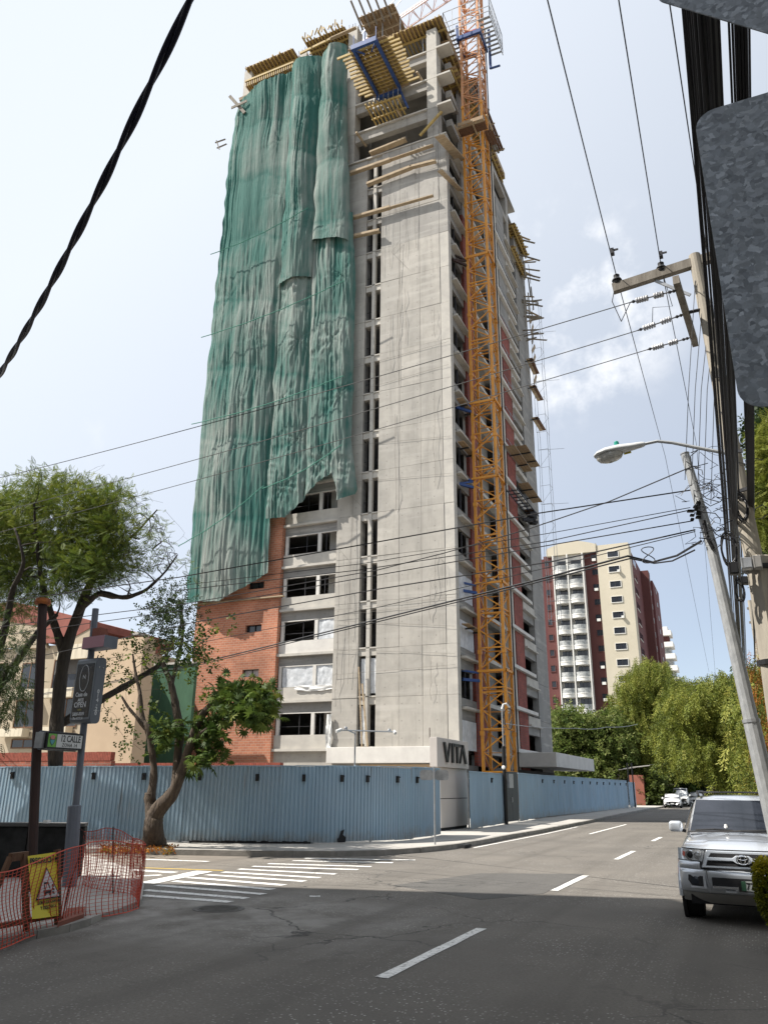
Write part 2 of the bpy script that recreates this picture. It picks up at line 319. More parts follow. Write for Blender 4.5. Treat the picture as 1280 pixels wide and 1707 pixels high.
# ================================================================ ground, streets, pavements
def asphalt(name, c1, c2, dust=True, stones=0.5):
    m = M(name, c1, c2, scale=0.35, detail=8, rough=0.88, spec=0.3, bump=0.55, bscale=70, bdist=0.012)
    N = m.node_tree.nodes; L = m.node_tree.links; b = N['Principled BSDF']
    ge = N.new('ShaderNodeNewGeometry')
    fine = nnode(m, 'ShaderNodeTexNoise'); fine.inputs['Scale'].default_value = 30; fine.inputs['Detail'].default_value = 4; L.new(ge.outputs['Position'], fine.inputs['Vector'])
    fr = nnode(m, 'ShaderNodeMapRange'); L.new(fine.outputs['Fac'], fr.inputs[0]); fr.inputs[1].default_value = 0.42; fr.inputs[2].default_value = 0.62; fr.inputs[3].default_value = 0.0; fr.inputs[4].default_value = 0.5
    mix_tail(m, tuple(v * 0.62 for v in c1), fr.outputs[0])
    vo = nnode(m, 'ShaderNodeTexVoronoi'); vo.inputs['Scale'].default_value = 27; L.new(ge.outputs['Position'], vo.inputs['Vector'])
    sp = nnode(m, 'ShaderNodeSeparateColor'); L.new(vo.outputs['Color'], sp.inputs[0])
    gt = nnode(m, 'ShaderNodeMath', operation='GREATER_THAN'); L.new(sp.outputs[0], gt.inputs[0]); gt.inputs[1].default_value = 0.74
    d = nnode(m, 'ShaderNodeMath', operation='LESS_THAN'); L.new(vo.outputs['Distance'], d.inputs[0]); d.inputs[1].default_value = 0.33
    g2 = nnode(m, 'ShaderNodeMath', operation='MULTIPLY'); L.new(gt.outputs[0], g2.inputs[0]); L.new(d.outputs[0], g2.inputs[1])
    # worn stones show less where tyres and dust have polished the surface
    wn = nnode(m, 'ShaderNodeTexNoise'); wn.inputs['Scale'].default_value = 0.5; L.new(ge.outputs['Position'], wn.inputs['Vector'])
    wr = nnode(m, 'ShaderNodeMapRange'); L.new(wn.outputs['Fac'], wr.inputs[0]); wr.inputs[1].default_value = 0.38; wr.inputs[2].default_value = 0.62; wr.inputs[4].default_value = stones
    g3 = nnode(m, 'ShaderNodeMath', operation='MULTIPLY'); L.new(g2.outputs[0], g3.inputs[0]); L.new(wr.outputs[0], g3.inputs[1])
    mix_tail(m, (0.40, 0.385, 0.36), g3.outputs[0])
    if dust:
        # cement dust tracked out of the works at the corner
        sub = nnode(m, 'ShaderNodeVectorMath', operation='SUBTRACT'); L.new(ge.outputs['Position'], sub.inputs[0]); sub.inputs[1].default_value = (-8.9, 11.4, 0)
        sc = nnode(m, 'ShaderNodeVectorMath', operation='MULTIPLY'); L.new(sub.outputs[0], sc.inputs[0]); sc.inputs[1].default_value = (0.26, 0.40, 1)
        ln = nnode(m, 'ShaderNodeVectorMath', operation='LENGTH'); L.new(sc.outputs[0], ln.inputs[0])
        rr = nnode(m, 'ShaderNodeMapRange'); L.new(ln.outputs['Value'], rr.inputs[0]); rr.inputs[1].default_value = 1.45; rr.inputs[2].default_value = 0.35
        dn = nnode(m, 'ShaderNodeTexNoise'); dn.inputs['Scale'].default_value = 1.1; dn.inputs['Detail'].default_value = 8; dn.inputs['Roughness'].default_value = 0.65; L.new(ge.outputs['Position'], dn.inputs['Vector'])
        dr = nnode(m, 'ShaderNodeMapRange'); L.new(dn.outputs['Fac'], dr.inputs[0]); dr.inputs[1].default_value = 0.36; dr.inputs[2].default_value = 0.62
        mu = nnode(m, 'ShaderNodeMath', operation='MULTIPLY'); L.new(rr.outputs[0], mu.inputs[0]); L.new(dr.outputs[0], mu.inputs[1])
        m2 = nnode(m, 'ShaderNodeMath', operation='MULTIPLY'); L.new(mu.outputs[0], m2.inputs[0]); m2.inputs[1].default_value = 0.85
        mix_tail(m, (0.34, 0.325, 0.30), m2.outputs[0])
        # the side street is older and paler
        sx = nnode(m, 'ShaderNodeSeparateXYZ'); L.new(ge.outputs['Position'], sx.inputs[0])
        rx = nnode(m, 'ShaderNodeMapRange'); L.new(sx.outputs[0], rx.inputs[0]); rx.inputs[1].default_value = -11.0; rx.inputs[2].default_value = -16.0; rx.inputs[4].default_value = 0.75
        mix_tail(m, (0.25, 0.215, 0.175), rx.outputs[0])
    # oil drips and old stains
    os_ = nnode(m, 'ShaderNodeTexNoise'); os_.inputs['Scale'].default_value = 0.9; os_.inputs['Detail'].default_value = 6; os_.inputs['Roughness'].default_value = 0.7; L.new(ge.outputs['Position'], os_.inputs['Vector'])
    ov = nnode(m, 'ShaderNodeMapRange'); L.new(os_.outputs['Fac'], ov.inputs[0]); ov.inputs[1].default_value = 0.60; ov.inputs[2].default_value = 0.74; ov.inputs[4].default_value = 0.6
    mix_tail(m, (0.07, 0.066, 0.06), ov.outputs[0])
    # tyre-polished tracks along the avenue, and a few crack lines
    tx = nnode(m, 'ShaderNodeNewGeometry'); mpz = nnode(m, 'ShaderNodeMapping'); mpz.inputs['Scale'].default_value = (1.1, .05, 1); L.new(tx.outputs['Position'], mpz.inputs[0])
    tn = nnode(m, 'ShaderNodeTexNoise'); tn.inputs['Scale'].default_value = 1.0; tn.inputs['Detail'].default_value = 4; L.new(mpz.outputs[0], tn.inputs['Vector'])
    tr = nnode(m, 'ShaderNodeMapRange'); L.new(tn.outputs['Fac'], tr.inputs[0]); tr.inputs[1].default_value = 0.5; tr.inputs[2].default_value = 0.68; tr.inputs[4].default_value = 0.55
    mix_tail(m, tuple(v * 0.55 for v in c1), tr.outputs[0])
    wv = nnode(m, 'ShaderNodeTexNoise'); wv.inputs['Scale'].default_value = 1.6; wv.inputs['Detail'].default_value = 5; L.new(tx.outputs['Position'], wv.inputs['Vector'])
    wa_ = nnode(m, 'ShaderNodeVectorMath', operation='MULTIPLY_ADD'); L.new(wv.outputs['Color'], wa_.inputs[0]); wa_.inputs[1].default_value = (1.1, 1.1, 0); L.new(tx.outputs['Position'], wa_.inputs[2])
    vc = nnode(m, 'ShaderNodeTexVoronoi', feature='DISTANCE_TO_EDGE'); vc.inputs['Scale'].default_value = 0.34; L.new(wa_.outputs[0], vc.inputs['Vector'])
    vl = nnode(m, 'ShaderNodeMapRange'); L.new(vc.outputs['Distance'], vl.inputs[0]); vl.inputs[1].default_value = 0.0035; vl.inputs[2].default_value = 0.009; vl.inputs[3].default_value = 1; vl.inputs[4].default_value = 0
    vm = nnode(m, 'ShaderNodeTexNoise'); vm.inputs['Scale'].default_value = 0.22; L.new(tx.outputs['Position'], vm.inputs['Vector'])
    vr_ = nnode(m, 'ShaderNodeMapRange'); L.new(vm.outputs['Fac'], vr_.inputs[0]); vr_.inputs[1].default_value = 0.48; vr_.inputs[2].default_value = 0.6; vr_.inputs[4].default_value = 0.75
    vx = nnode(m, 'ShaderNodeMath', operation='MULTIPLY'); L.new(vl.outputs[0], vx.inputs[0]); L.new(vr_.outputs[0], vx.inputs[1])
    mix_tail(m, (0.03, 0.03, 0.03), vx.outputs[0])
    return m
asphalt('asphalt', (0.176, 0.161, 0.141), (0.130, 0.120, 0.107), stones=0.9)
asphalt('asphalt_new', (0.118, 0.113, 0.106), (0.10, 0.096, 0.09), dust=False, stones=0.25)

gr = structure(MB().quad((-700, -300, -0.06), (700, -300, -0.06), (700, 1200, -0.06), (-700, 1200, -0.06)).build('ground', 'earth'))
road = structure(MB().quad((-120, -60, 0), (60, -60, 0), (60, 420, 0), (-120, 420, 0)).build('road', 'asphalt'))

def pt2(px, py): p = G(px, py); return (p.x, p.y)
# pavement round the tower's block
kerb_px = [(240, 1424.5), (420, 1428), (560, 1428), (640, 1426), (700, 1421.5), (745, 1417), (775, 1412.5), (812, 1406), (858, 1396.5), (905, 1388), (960, 1376.5), (1000, 1368.5), (1040, 1359), (1085, 1350), (1112, 1345)]
KERB = [(-75, -4.0), (-40, 10.2), (-28, 15.2)] + [pt2(*p) for p in kerb_px] + [(-12.4, 150), (-12.6, 400)]
block = KERB + [(-119, 400), (-119, -4)]
structure(MB().prism([(x, y) for x, y in block], -0.05, 0.146).build('pavement', 'sidewalk'))
# kerb stones along the block, each about 1.1 m long where they can be told apart
def kerb_run(line, name, width, top, parent=None, step=1.15, maxn=150):
    root = thing('kerb', None, None) if parent is None else parent
    n = 0
    for (a, b) in zip(line, line[1:]):
        a = Vector((*a, 0)); b = Vector((*b, 0)); d = b - a; k = max(1, int(d.length / step))
        t = d.normalized(); nrm = Vector((-t.y, t.x, 0))
        for i in range(k):
            p = a + d * (i / k); q = a + d * ((i + 1) / k)
            p += t * 0.008; q -= t * 0.008
            mb = MB(); h = top + random.uniform(-.006, .006); o = random.uniform(-.012, .012)
            poly = [p - nrm * (0.02 + o), q - nrm * (0.02 + o), q + nrm * width, p + nrm * width]
            mb.prism([(v.x, v.y) for v in poly], -0.03, h)
            mb.build(name, 'kerb', root); n += 1
    return root
kr = bpy.data.objects.new('kerb', None); COL.objects.link(kr); structure(kr)
kerb_run([pt2(*p) for p in kerb_px], 'kerb_stone', 0.17, 0.152, kr)
# storm drain in the kerb near the street-name post
dp = G(778, 1413.5); MB().box(dp.x - .05, dp.x + .06, dp.y - .4, dp.y + .3, 0.02, 0.11).build('drain_mouth', 'void_dark', kr)

# flat concrete pad behind the net at the near corner
corner = [pt2(-220, 1640), pt2(0, 1578), pt2(60, 1563), pt2(115, 1552), pt2(150, 1541), pt2(200, 1524), pt2(236, 1508), pt2(240, 1480), pt2(215, 1452), pt2(150, 1432), pt2(60, 1428)]
corner += [(-40, 4.0), (-60, -6), (-60, -30), (-9.6, -30)]
structure(MB().prism(corner, -0.05, 0.085).build('corner_pavement', 'sidewalk'))
kl = [pt2(-220, 1642), pt2(0, 1580), pt2(60, 1565), pt2(115, 1554), pt2(151, 1543)]
kb = bpy.data.objects.new('kerb', None); COL.objects.link(kb); structure(kb)
kerb_run(kl, 'kerb_stone', 0.16, 0.10, kb, step=1.3)
# avenue's other side, with the planted bulge the hedge grows on
right_pav = [(0.02, -40), (0.02, 12.9), (0.5, 13.5), (1.25, 13.8), (1.25, 24), (1.1, 40), (-2.6, 50), (-3.2, 120), (-6.0, 400), (59, 400), (59, -40)]
structure(MB().prism(right_pav, -0.05, 0.148).build('pavement', 'sidewalk'))

# newer asphalt patch
pp = [G(655, 1476), G(800, 1456), G(973, 1457), G(905, 1490), G(800, 1500)]
structure(MB().prism([(p.x, p.y) for p in pp], 0.0, 0.004).build('asphalt_patch', 'asphalt_new'))

# painted markings: worn white paint
mk = M('road_paint', (0.80, 0.79, 0.76), (0.66, 0.65, 0.62), scale=3, rough=0.8)
wn = nnode(mk, 'ShaderNodeTexNoise'); wn.inputs['Scale'].default_value = 14; wn.inputs['Detail'].default_value = 7; wn.inputs['Roughness'].default_value = 0.7
g_ = nnode(mk, 'ShaderNodeNewGeometry'); mk.node_tree.links.new(g_.outputs['Position'], wn.inputs['Vector'])
wr = nnode(mk, 'ShaderNodeMapRange'); mk.node_tree.links.new(wn.outputs['Fac'], wr.inputs[0]); wr.inputs[1].default_value = 0.51; wr.inputs[2].default_value = 0.66; wr.inputs[4].default_value = 0.92
mix_tail(mk, (0.13, 0.12, 0.11), wr.outputs[0])
my = M('road_paint_yellow', (0.62, 0.42, 0.08), (0.45, 0.32, 0.10), scale=4, rough=0.8)
marks = bpy.data.objects.new('road_markings', None); COL.objects.link(marks); structure(marks)
def strip(name, a, b, w, mat='road_paint', z=0.0065, taper=None):
    a = Vector((a[0], a[1], z)); b = Vector((b[0], b[1], z)); t = (b - a).normalized(); n = Vector((-t.y, t.x, 0)) * w / 2
    k = 8; P = [[], []]
    for i in range(k + 1):
        c = a + (b - a) * (i / k); j = n * random.uniform(0.9, 1.06)
        P[0].append(c + j); P[1].append(c - n * random.uniform(0.9, 1.06))
    return MB().grid([P[1], P[0]]).build(name, mat, marks)
for (a, b) in ((8.55, 11.97), (16.8, 19.98), (24.87, 28.43), (34.2, 37.1), (42.6, 45.7), (51.5, 54.5), (60, 63)):
    strip('lane_dash', (-3.82, a), (-3.79, b), 0.15)
strip('edge_line', pt2(982, 1390.5), pt2(1043, 1374.5), 0.12)
strip('edge_line', pt2(790, 1413.5), pt2(905, 1391), 0.10); strip('edge_line', pt2(905, 1391), pt2(962, 1378.5), 0.10)
stripes = [((508, 1431), (692, 1434)), ((488, 1435), (655, 1438.5)), ((447, 1440), (619, 1445)), ((421, 1444.5), (597, 1450)), ((398, 1449), (560, 1457.5)), ((372, 1454), (533, 1463.5)),
           ((345, 1458.5), (508, 1469.5)), ((315, 1463), (474, 1476)), ((290, 1469), (455, 1483)), ((262, 1476), (440, 1491)), ((241, 1484), (412, 1498)), ((238, 1493), (385, 1504))]
for a, b in stripes: strip('crosswalk_stripe', pt2(*a), pt2(*b), 0.23)
strip('stop_line', pt2(243, 1473), pt2(342, 1452.5), 0.42)
strip('edge_line', pt2(236, 1432.5), pt2(348, 1436.5), 0.22)
strip('edge_line', pt2(150, 1446), pt2(292, 1455), 0.30); strip('edge_line', pt2(205, 1462), pt2(270, 1459), 0.2)
strip('kerb_line', pt2(240, 1447), pt2(372, 1451.5), 0.13, 'road_paint_yellow')
strip('paint_scrap', pt2(516, 1494.5), pt2(534, 1494.5), 0.16)
# manhole in the dusty asphalt
mc = G(365, 1515); mh = MB().lathe((mc.x, mc.y, 0.002), (0, 0, 1), [(0, .42), (.005, .42), (.005, .36), (.001, .36), (.001, .34), (.007, .34), (.007, .02)], 26).build('manhole_cover', M('dusty_iron', (.10, .095, .088), (.15, .145, .135), scale=6, rough=.9))
tag(mh, 'round iron manhole cover set in dusty asphalt before the crosswalk', 'manhole')
rib = MB()
for k in range(-5, 6):
    w = math.sqrt(max(0, .31 ** 2 - (k * .055) ** 2)); rib.box(mc.x - w, mc.x + w, mc.y + k * .055 - .012, mc.y + k * .055 + .012, .009, .014)
rib.build('tread_bars', 'dusty_iron', mh)
# ================================================================ the tower under construction
M('concrete_raw', (0.375, 0.358, 0.328), (0.285, 0.272, 0.252), scale=0.7, stretch=(1.2, 1.2, 0.5), bump=0.3, bscale=5, rough=0.92, c3=(0.45, 0.43, 0.39), s3=0.3, f3=0.5)
# board-and-lift marks, run-down stains and grout smears cast into the concrete
for nm in ('concrete', 'concrete_raw', 'concrete_grey'):
    m = MATS[nm]; L_ = m.node_tree.links
    ge = nnode(m, 'ShaderNodeNewGeometry'); mp = nnode(m, 'ShaderNodeMapping'); mp.inputs['Scale'].default_value = (2.2, 2.2, 0.12); L_.new(ge.outputs['Position'], mp.inputs[0])
    ns = nnode(m, 'ShaderNodeTexNoise'); ns.inputs['Scale'].default_value = 1.0; ns.inputs['Detail'].default_value = 7; ns.inputs['Roughness'].default_value = 0.7; L_.new(mp.outputs[0], ns.inputs['Vector'])
    mr = nnode(m, 'ShaderNodeMapRange'); L_.new(ns.outputs['Fac'], mr.inputs[0]); mr.inputs[1].default_value = 0.50; mr.inputs[2].default_value = 0.72; mr.inputs[4].default_value = 0.55
    mix_tail(m, (0.20, 0.19, 0.172), mr.outputs[0])
    n5 = nnode(m, 'ShaderNodeTexNoise'); n5.inputs['Scale'].default_value = 0.8; n5.inputs['Detail'].default_value = 9; n5.inputs['Roughness'].default_value = 0.72; n5.inputs['Distortion'].default_value = .4; L_.new(ge.outputs['Position'], n5.inputs['Vector'])
    m5 = nnode(m, 'ShaderNodeMapRange'); L_.new(n5.outputs['Fac'], m5.inputs[0]); m5.inputs[1].default_value = 0.46; m5.inputs[2].default_value = 0.70; m5.inputs[4].default_value = 0.5
    mix_tail(m, (0.25, 0.238, 0.212), m5.outputs[0])
    mp2 = nnode(m, 'ShaderNodeMapping'); mp2.inputs['Scale'].default_value = (0.25, 0.25, 2.3); L_.new(ge.outputs['Position'], mp2.inputs[0])
    n2 = nnode(m, 'ShaderNodeTexNoise'); n2.inputs['Scale'].default_value = 1.0; n2.inputs['Detail'].default_value = 6; L_.new(mp2.outputs[0], n2.inputs['Vector'])
    m2 = nnode(m, 'ShaderNodeMapRange'); L_.new(n2.outputs['Fac'], m2.inputs[0]); m2.inputs[1].default_value = 0.52; m2.inputs[2].default_value = 0.70; m2.inputs[4].default_value = 0.55
    mix_tail(m, (0.50, 0.475, 0.43), m2.outputs[0])
    oi = nnode(m, 'ShaderNodeObjectInfo'); orr = nnode(m, 'ShaderNodeMapRange'); L_.new(oi.outputs['Random'], orr.inputs[0]); orr.inputs[3].default_value = 0.0; orr.inputs[4].default_value = 0.30
    mix_tail(m, (0.24, 0.232, 0.215), orr.outputs[0])
    # rows of formwork tie holes
    tp_ = nnode(m, 'ShaderNodeVectorMath', operation='FRACTION'); ts = nnode(m, 'ShaderNodeVectorMath', operation='MULTIPLY'); L_.new(ge.outputs['Position'], ts.inputs[0]); ts.inputs[1].default_value = (.83, .83, .9375); L_.new(ts.outputs[0], tp_.inputs[0])
    tq = nnode(m, 'ShaderNodeVectorMath', operation='SUBTRACT'); L_.new(tp_.outputs[0], tq.inputs[0]); tq.inputs[1].default_value = (.5, .5, .5)
    tz = nnode(m, 'ShaderNodeVectorMath', operation='MULTIPLY'); L_.new(tq.outputs[0], tz.inputs[0]); tz.inputs[1].default_value = (1, 0, 1)
    tl_ = nnode(m, 'ShaderNodeVectorMath', operation='LENGTH'); L_.new(tz.outputs[0], tl_.inputs[0])
    th_ = nnode(m, 'ShaderNodeMapRange'); L_.new(tl_.outputs['Value'], th_.inputs[0]); th_.inputs[1].default_value = 0.035; th_.inputs[2].default_value = 0.05; th_.inputs[3].default_value = 0.4; th_.inputs[4].default_value = 0
    mix_tail(m, (0.12, 0.115, 0.105), th_.outputs[0])

def brick_mat(name, c1, c2, mortar, sx=1.0, swap=False):
    m = M(name, c1, c2, rough=0.9); N = m.node_tree.nodes; L = m.node_tree.links; b = N['Principled BSDF']
    ge = N.new('ShaderNodeNewGeometry'); sp = N.new('ShaderNodeSeparateXYZ'); L.new(ge.outputs['Position'], sp.inputs[0])
    ad = N.new('ShaderNodeMath'); L.new(sp.outputs[0], ad.inputs[0]); L.new(sp.outputs[1], ad.inputs[1])
    cb = N.new('ShaderNodeCombineXYZ'); L.new(ad.outputs[0], cb.inputs[0]); L.new(sp.outputs[2], cb.inputs[1])
    br = N.new('ShaderNodeTexBrick'); L.new(cb.outputs[0], br.inputs['Vector'])
    br.inputs['Scale'].default_value = 1.0; br.inputs['Brick Width'].default_value = 0.40; br.inputs['Row Height'].default_value = 0.17; br.inputs['Mortar Size'].default_value = 0.014
    br.inputs['Color1'].default_value = (*c1, 1); br.inputs['Color2'].default_value = (*c2, 1); br.inputs['Mortar'].default_value = (*mortar, 1); br.inputs['Bias'].default_value = 0.0
    no = N.new('ShaderNodeTexNoise'); no.inputs['Scale'].default_value = 0.35; no.inputs['Detail'].default_value = 8; no.inputs['Roughness'].default_value = 0.65; L.new(ge.outputs['Position'], no.inputs['Vector'])
    mr = N.new('ShaderNodeMapRange'); L.new(no.outputs['Fac'], mr.inputs[0]); mr.inputs[1].default_value = 0.35; mr.inputs[2].default_value = 0.65; mr.inputs[3].default_value = 0.72; mr.inputs[4].default_value = 1.18
    mu = N.new('ShaderNodeMix'); mu.data_type = 'RGBA'; mu.blend_type = 'MULTIPLY'; mu.inputs['Factor'].default_value = 1; L.new(br.outputs['Color'], mu.inputs['A']); L.new(mr.outputs[0], mu.inputs['B'])
    L.new(mu.outputs['Result'], b.inputs['Base Color'])
    bp = N.new('ShaderNodeBump'); bp.inputs['Strength'].default_value = 0.7; bp.inputs['Distance'].default_value = 0.012; bp.invert = True; L.new(br.outputs['Fac'], bp.inputs['Height']); L.new(bp.outputs[0], b.inputs['Normal'])
    return m
brick_mat('brick_orange', (0.46, 0.185, 0.105), (0.36, 0.135, 0.078), (0.42, 0.29, 0.21))
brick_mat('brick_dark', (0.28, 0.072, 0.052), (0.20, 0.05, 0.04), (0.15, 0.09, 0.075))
brick_mat('brick_wall_red', (0.25, 0.075, 0.045), (0.18, 0.055, 0.035), (0.20, 0.14, 0.11))

LV = lambda k: 4.2 + 3.2 * k
TW = thing('tower_block', 'tall unfinished concrete tower with brick bay and bare open top floors', 'building', (-26.0, 58.0, 0.0))
FH = 3.2
def stack(name, mb, mat, ks, parent=None, jit=0.0, bevel=0.0, jy=0.0):
    """one storey's piece (modelled at level 0) repeated up the building"""
    parent = parent or TW; first = None; out = []
    for k in ks:
        if first is None: o = first = mb.build(name, mat, parent, bevel=bevel)
        else:
            o = first.copy(); COL.objects.link(o)
        o.location = (random.uniform(-jit, jit), random.uniform(-jit, jit) + random.uniform(-jy, jy), FH * k); out.append(o)
    return out
YF, XR = 47.3, -16.05
# ---- floors and the dark inside
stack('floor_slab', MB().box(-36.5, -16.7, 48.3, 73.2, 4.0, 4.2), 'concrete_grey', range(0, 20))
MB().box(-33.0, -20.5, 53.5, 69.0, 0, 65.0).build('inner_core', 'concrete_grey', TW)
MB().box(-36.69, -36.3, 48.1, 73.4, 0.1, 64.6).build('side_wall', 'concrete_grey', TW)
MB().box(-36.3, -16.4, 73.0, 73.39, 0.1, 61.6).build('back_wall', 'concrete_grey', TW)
# ---- ground storey behind the fence
MB().box(-36.7, -25.0, 47.75, 48.1, 0.1, 3.3).build('ground_wall', 'concrete_grey', TW)
MB().box(-25.0, -17.2, 47.9, 48.25, 0.1, 3.25).build('ground_wall', 'beige_wall', TW)
MB().box(-25.05, -16.02, 46.95, 47.9, 3.3, 4.28).build('podium_band', 'plaster_white', TW, bevel=.02)
# ---- brick bay (A): storey-high brick fields with a slit window each
A0, A1 = -36.7, -29.5
def brick_field(mb, z0, z1):
    wl, wr, wb, wt = -32.2, -30.83, 4.2 + 1.75, 4.2 + 2.28
    mb.box(A0, wl, YF, 47.75, z0, z1); mb.box(wr, A1, YF, 47.75, z0, z1); mb.box(wl, wr, YF, 47.75, z0, wb); mb.box(wl, wr, YF, 47.75, wt, z1); return mb
stack('brick_panel', brick_field(MB(), 4.2, 7.4), 'brick_orange', range(0, 19))
MB().box(A0, A1, YF, 47.75, 0.1, 4.198).build('brick_panel', 'brick_orange', TW)
wf = MB()
wl, wr, wb, wt = -32.2, -30.83, 5.95, 6.48
wf.box(wl, wr, 47.52, 47.57, wb, wb + .04).box(wl, wr, 47.52, 47.57, wt - .04, wt).box(wl, wl + .04, 47.52, 47.57, wb + .04, wt - .04).box(wr - .04, wr, 47.52, 47.57, wb + .04, wt - .04).box(-31.54, -31.49, 47.52, 47.57, wb + .04, wt - .04)
fr = stack('slit_window', wf, 'steel_dark', range(0, 19))
gl = MB().box(wl + .04, wr - .04, 47.6, 47.62, wb, wt)
for i, f in enumerate(fr):
    if i == 0: g0 = gl.build('pane', 'plastic_sheet', f)
    else:
        g = g0.copy(); COL.objects.link(g); g.parent = f
        g.location = (0, 0, 0)
        if i not in (0, 1):
            g.data = g0.data
            g.material_slots[0].link = 'OBJECT'; g.material_slots[0].material = MATS['glass_dark']
MB().box(-36.9, -29.0, 47.0, 47.28, 14.72, 14.80).build('batten', 'plank_wood', TW)
# ---- window bay (B)
B0, B1 = -29.5, -25.0
stack('slab_ledge', MB().box(B0, B1 + .003, 47.42, 48.3, 4.08, 4.25), 'concrete_pale', range(0, 19))
MB().box(B0, B1, 47.7, 48.05, .1, 4.08).build('ground_panel', 'concrete', TW)
stack('parapet', MB().box(B0, B1 - .002, 47.62, 47.85, 4.25, 5.14), 'plaster_white', (2,))
stack('parapet', MB().box(B0, B1 - .002, 47.62, 47.85, 4.25, 5.14), 'concrete_pale', range(3, 19))
stack('parapet', MB().box(B0, B1 - .002, 47.62, 47.85, 4.25, 5.14), 'concrete_pale', range(0, 2))
stack('lintel_beam', MB().box(B0, B1 - .002, 47.74, 48.1, 6.62, 7.28), 'concrete_grey', range(0, 19))
wfr = MB(); x0, x1, z0, z1 = B0 + .1, B1 - .05, 5.14, 6.62
wfr.box(x0, x1, 47.66, 47.84, z1 - .06, z1 - .002).box(x0, x0 + .22, 47.66, 47.84, z0, z1 - .06).box(x1 - .1, x1, 47.66, 47.84, z0, z1 - .06).box(-26.68, -26.42, 47.66, 47.84, z0, z1 - .06)
stack('window_frame', wfr, 'plaster_white', range(0, 19))
stack('window_bar', MB().box(-27.66, -27.62, 47.78, 47.81, z0, z1).box(-26.05, -26.01, 47.78, 47.81, z0, z1).box(-29.2, -26.68, 47.78, 47.81, z0 + .55, z0 + .58), 'steel_dark', range(0, 19))
stack('inner_partition', MB().box(-26.4, -25.1, 49.0, 49.12, 4.25, 7.3), 'plaster_white', (0, 3, 4, 5, 7, 9))
def sheet(x0, x1, y, z0, z1, amp=.05, nx=14, nz=14, sag=0.0):
    P = []
    for j in range(nz + 1):
        row = []
        for i in range(nx + 1):
            u, v = i / nx, j / nz
            q = mnoise.noise(Vector((u * 5 + x0, v * 2.5 + z0, 3.1))) + .5 * mnoise.noise(Vector((u * 14 + x0, v * 6 + z0, 8)))
            row.append((x0 + (x1 - x0) * u, y + q * amp, z0 + (z1 - z0) * v - sag * math.sin(math.pi * u) * (1 - v)))
        P.append(row)
    return MB().grid(P)
for (a, b, k) in ((-29.1, -26.7, 1), (-26.4, -25.05, 1), (-26.4, -25.05, 2)):
    sheet(a, b, 47.72, LV(k) + .97, LV(k) + 2.38).build('plastic_cover', 'plastic_sheet', TW, smooth=True)
sheet(-28.0, -25.0, 47.52, LV(1) + .72, LV(1) + 1.0, .09, sag=.12).build('plastic_cover', 'white_paint', TW, smooth=True)
sheet(-25.25, -24.85, 47.2, LV(0) - .1, LV(0) + 2.2, .12).build('plastic_cover', 'white_paint', TW, smooth=True)
# ---- pier (C), twin slit strip (D), great wall (E) and corner strip (F)
def lifts(name, x0, x1, y, n, matf, ks=range(0, 15), th=.32, gap=.011):
    for c in range(n):
        a = x0 + (x1 - x0) * c / n; b = x0 + (x1 - x0) * (c + 1) / n
        mb = MB().box(a + gap / 2, b - gap / 2, y, y + th, 4.2 + gap / 2, 7.4 - gap / 2)
        by = {}
        for k in ks: by.setdefault(matf(k), []).append(k)
        for mt, kk in by.items(): stack(name, mb, mt, kk, jy=.012, bevel=.012)
tone = lambda k: 'concrete' if k < 12 else 'concrete_raw'
lifts('wall_panel', -25.0, -23.1, 47.38, 1, tone)
lifts('wall_panel', -21.75, -16.78, YF, 3, tone)
lifts('corner_panel', -16.78, XR, YF + .02, 1, lambda k: 'concrete_pale' if k < 12 else 'concrete_raw', th=.62)
MB().box(-25.0, XR - .02, 47.56, 47.60, 3.3, 52.0).build('wall_core', 'concrete_dark', TW) if False else None
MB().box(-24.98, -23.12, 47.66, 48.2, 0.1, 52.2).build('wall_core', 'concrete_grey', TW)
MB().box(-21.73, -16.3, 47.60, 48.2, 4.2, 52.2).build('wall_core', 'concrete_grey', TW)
for mt, kk in (('concrete_pale', range(0, 12)), ('concrete_raw', range(12, 15))):
    stack('strip_sill', MB().box(-23.1, -21.75, 47.5, 48.1, 6.98 - 3.2 + .0, 6.98 - 3.2 + .55), mt, kk)
    stack('strip_sill_edge', MB().box(-23.1, -21.75, 47.42, 47.497, 4.24, 4.33), mt, kk)
MB().box(-22.55, -22.28, 47.42, 47.75, 4.3, 52.2).build('strip_mullion', 'concrete_pale', TW)
for k in range(0, 15):
    mb = MB()
    for x in (-22.9, -22.72, -22.12, -21.94):
        if random.random() < .75: mb.beam((x, 47.8, LV(k) + .33), (x + random.uniform(-.04, .04), 47.8, LV(k) + 2.75), .03, .03)
    mb.box(-23.1, -21.75, 47.8, 47.83, LV(k) + 1.05, LV(k) + 1.08); mb.build('slit_bars', 'steel_dark', TW)
sheet(-22.95, -22.6, 47.6, LV(0) + .3, LV(0) + 2.7, .05).build('plastic_cover', 'plastic_sheet', TW, smooth=True)
sheet(-22.95, -22.6, 47.6, LV(1) + .3, LV(1) + 2.6, .05).build('plastic_cover', 'plastic_sheet', TW, smooth=True)
sheet(-22.25, -21.8, 47.6, LV(1) + .3, LV(1) + 2.6, .05).build('plastic_cover', 'plastic_sheet', TW, smooth=True)
MB().beam((-22.6, 47.2, 4.3), (-22.9, 47.1, 9.4), .09, .05, (0, 1, 0)).beam((-22.2, 47.2, 4.3), (-22.65, 47.15, 8.3), .12, .04, (0, 1, 0)).build('leaning_boards', 'plank_wood', TW)
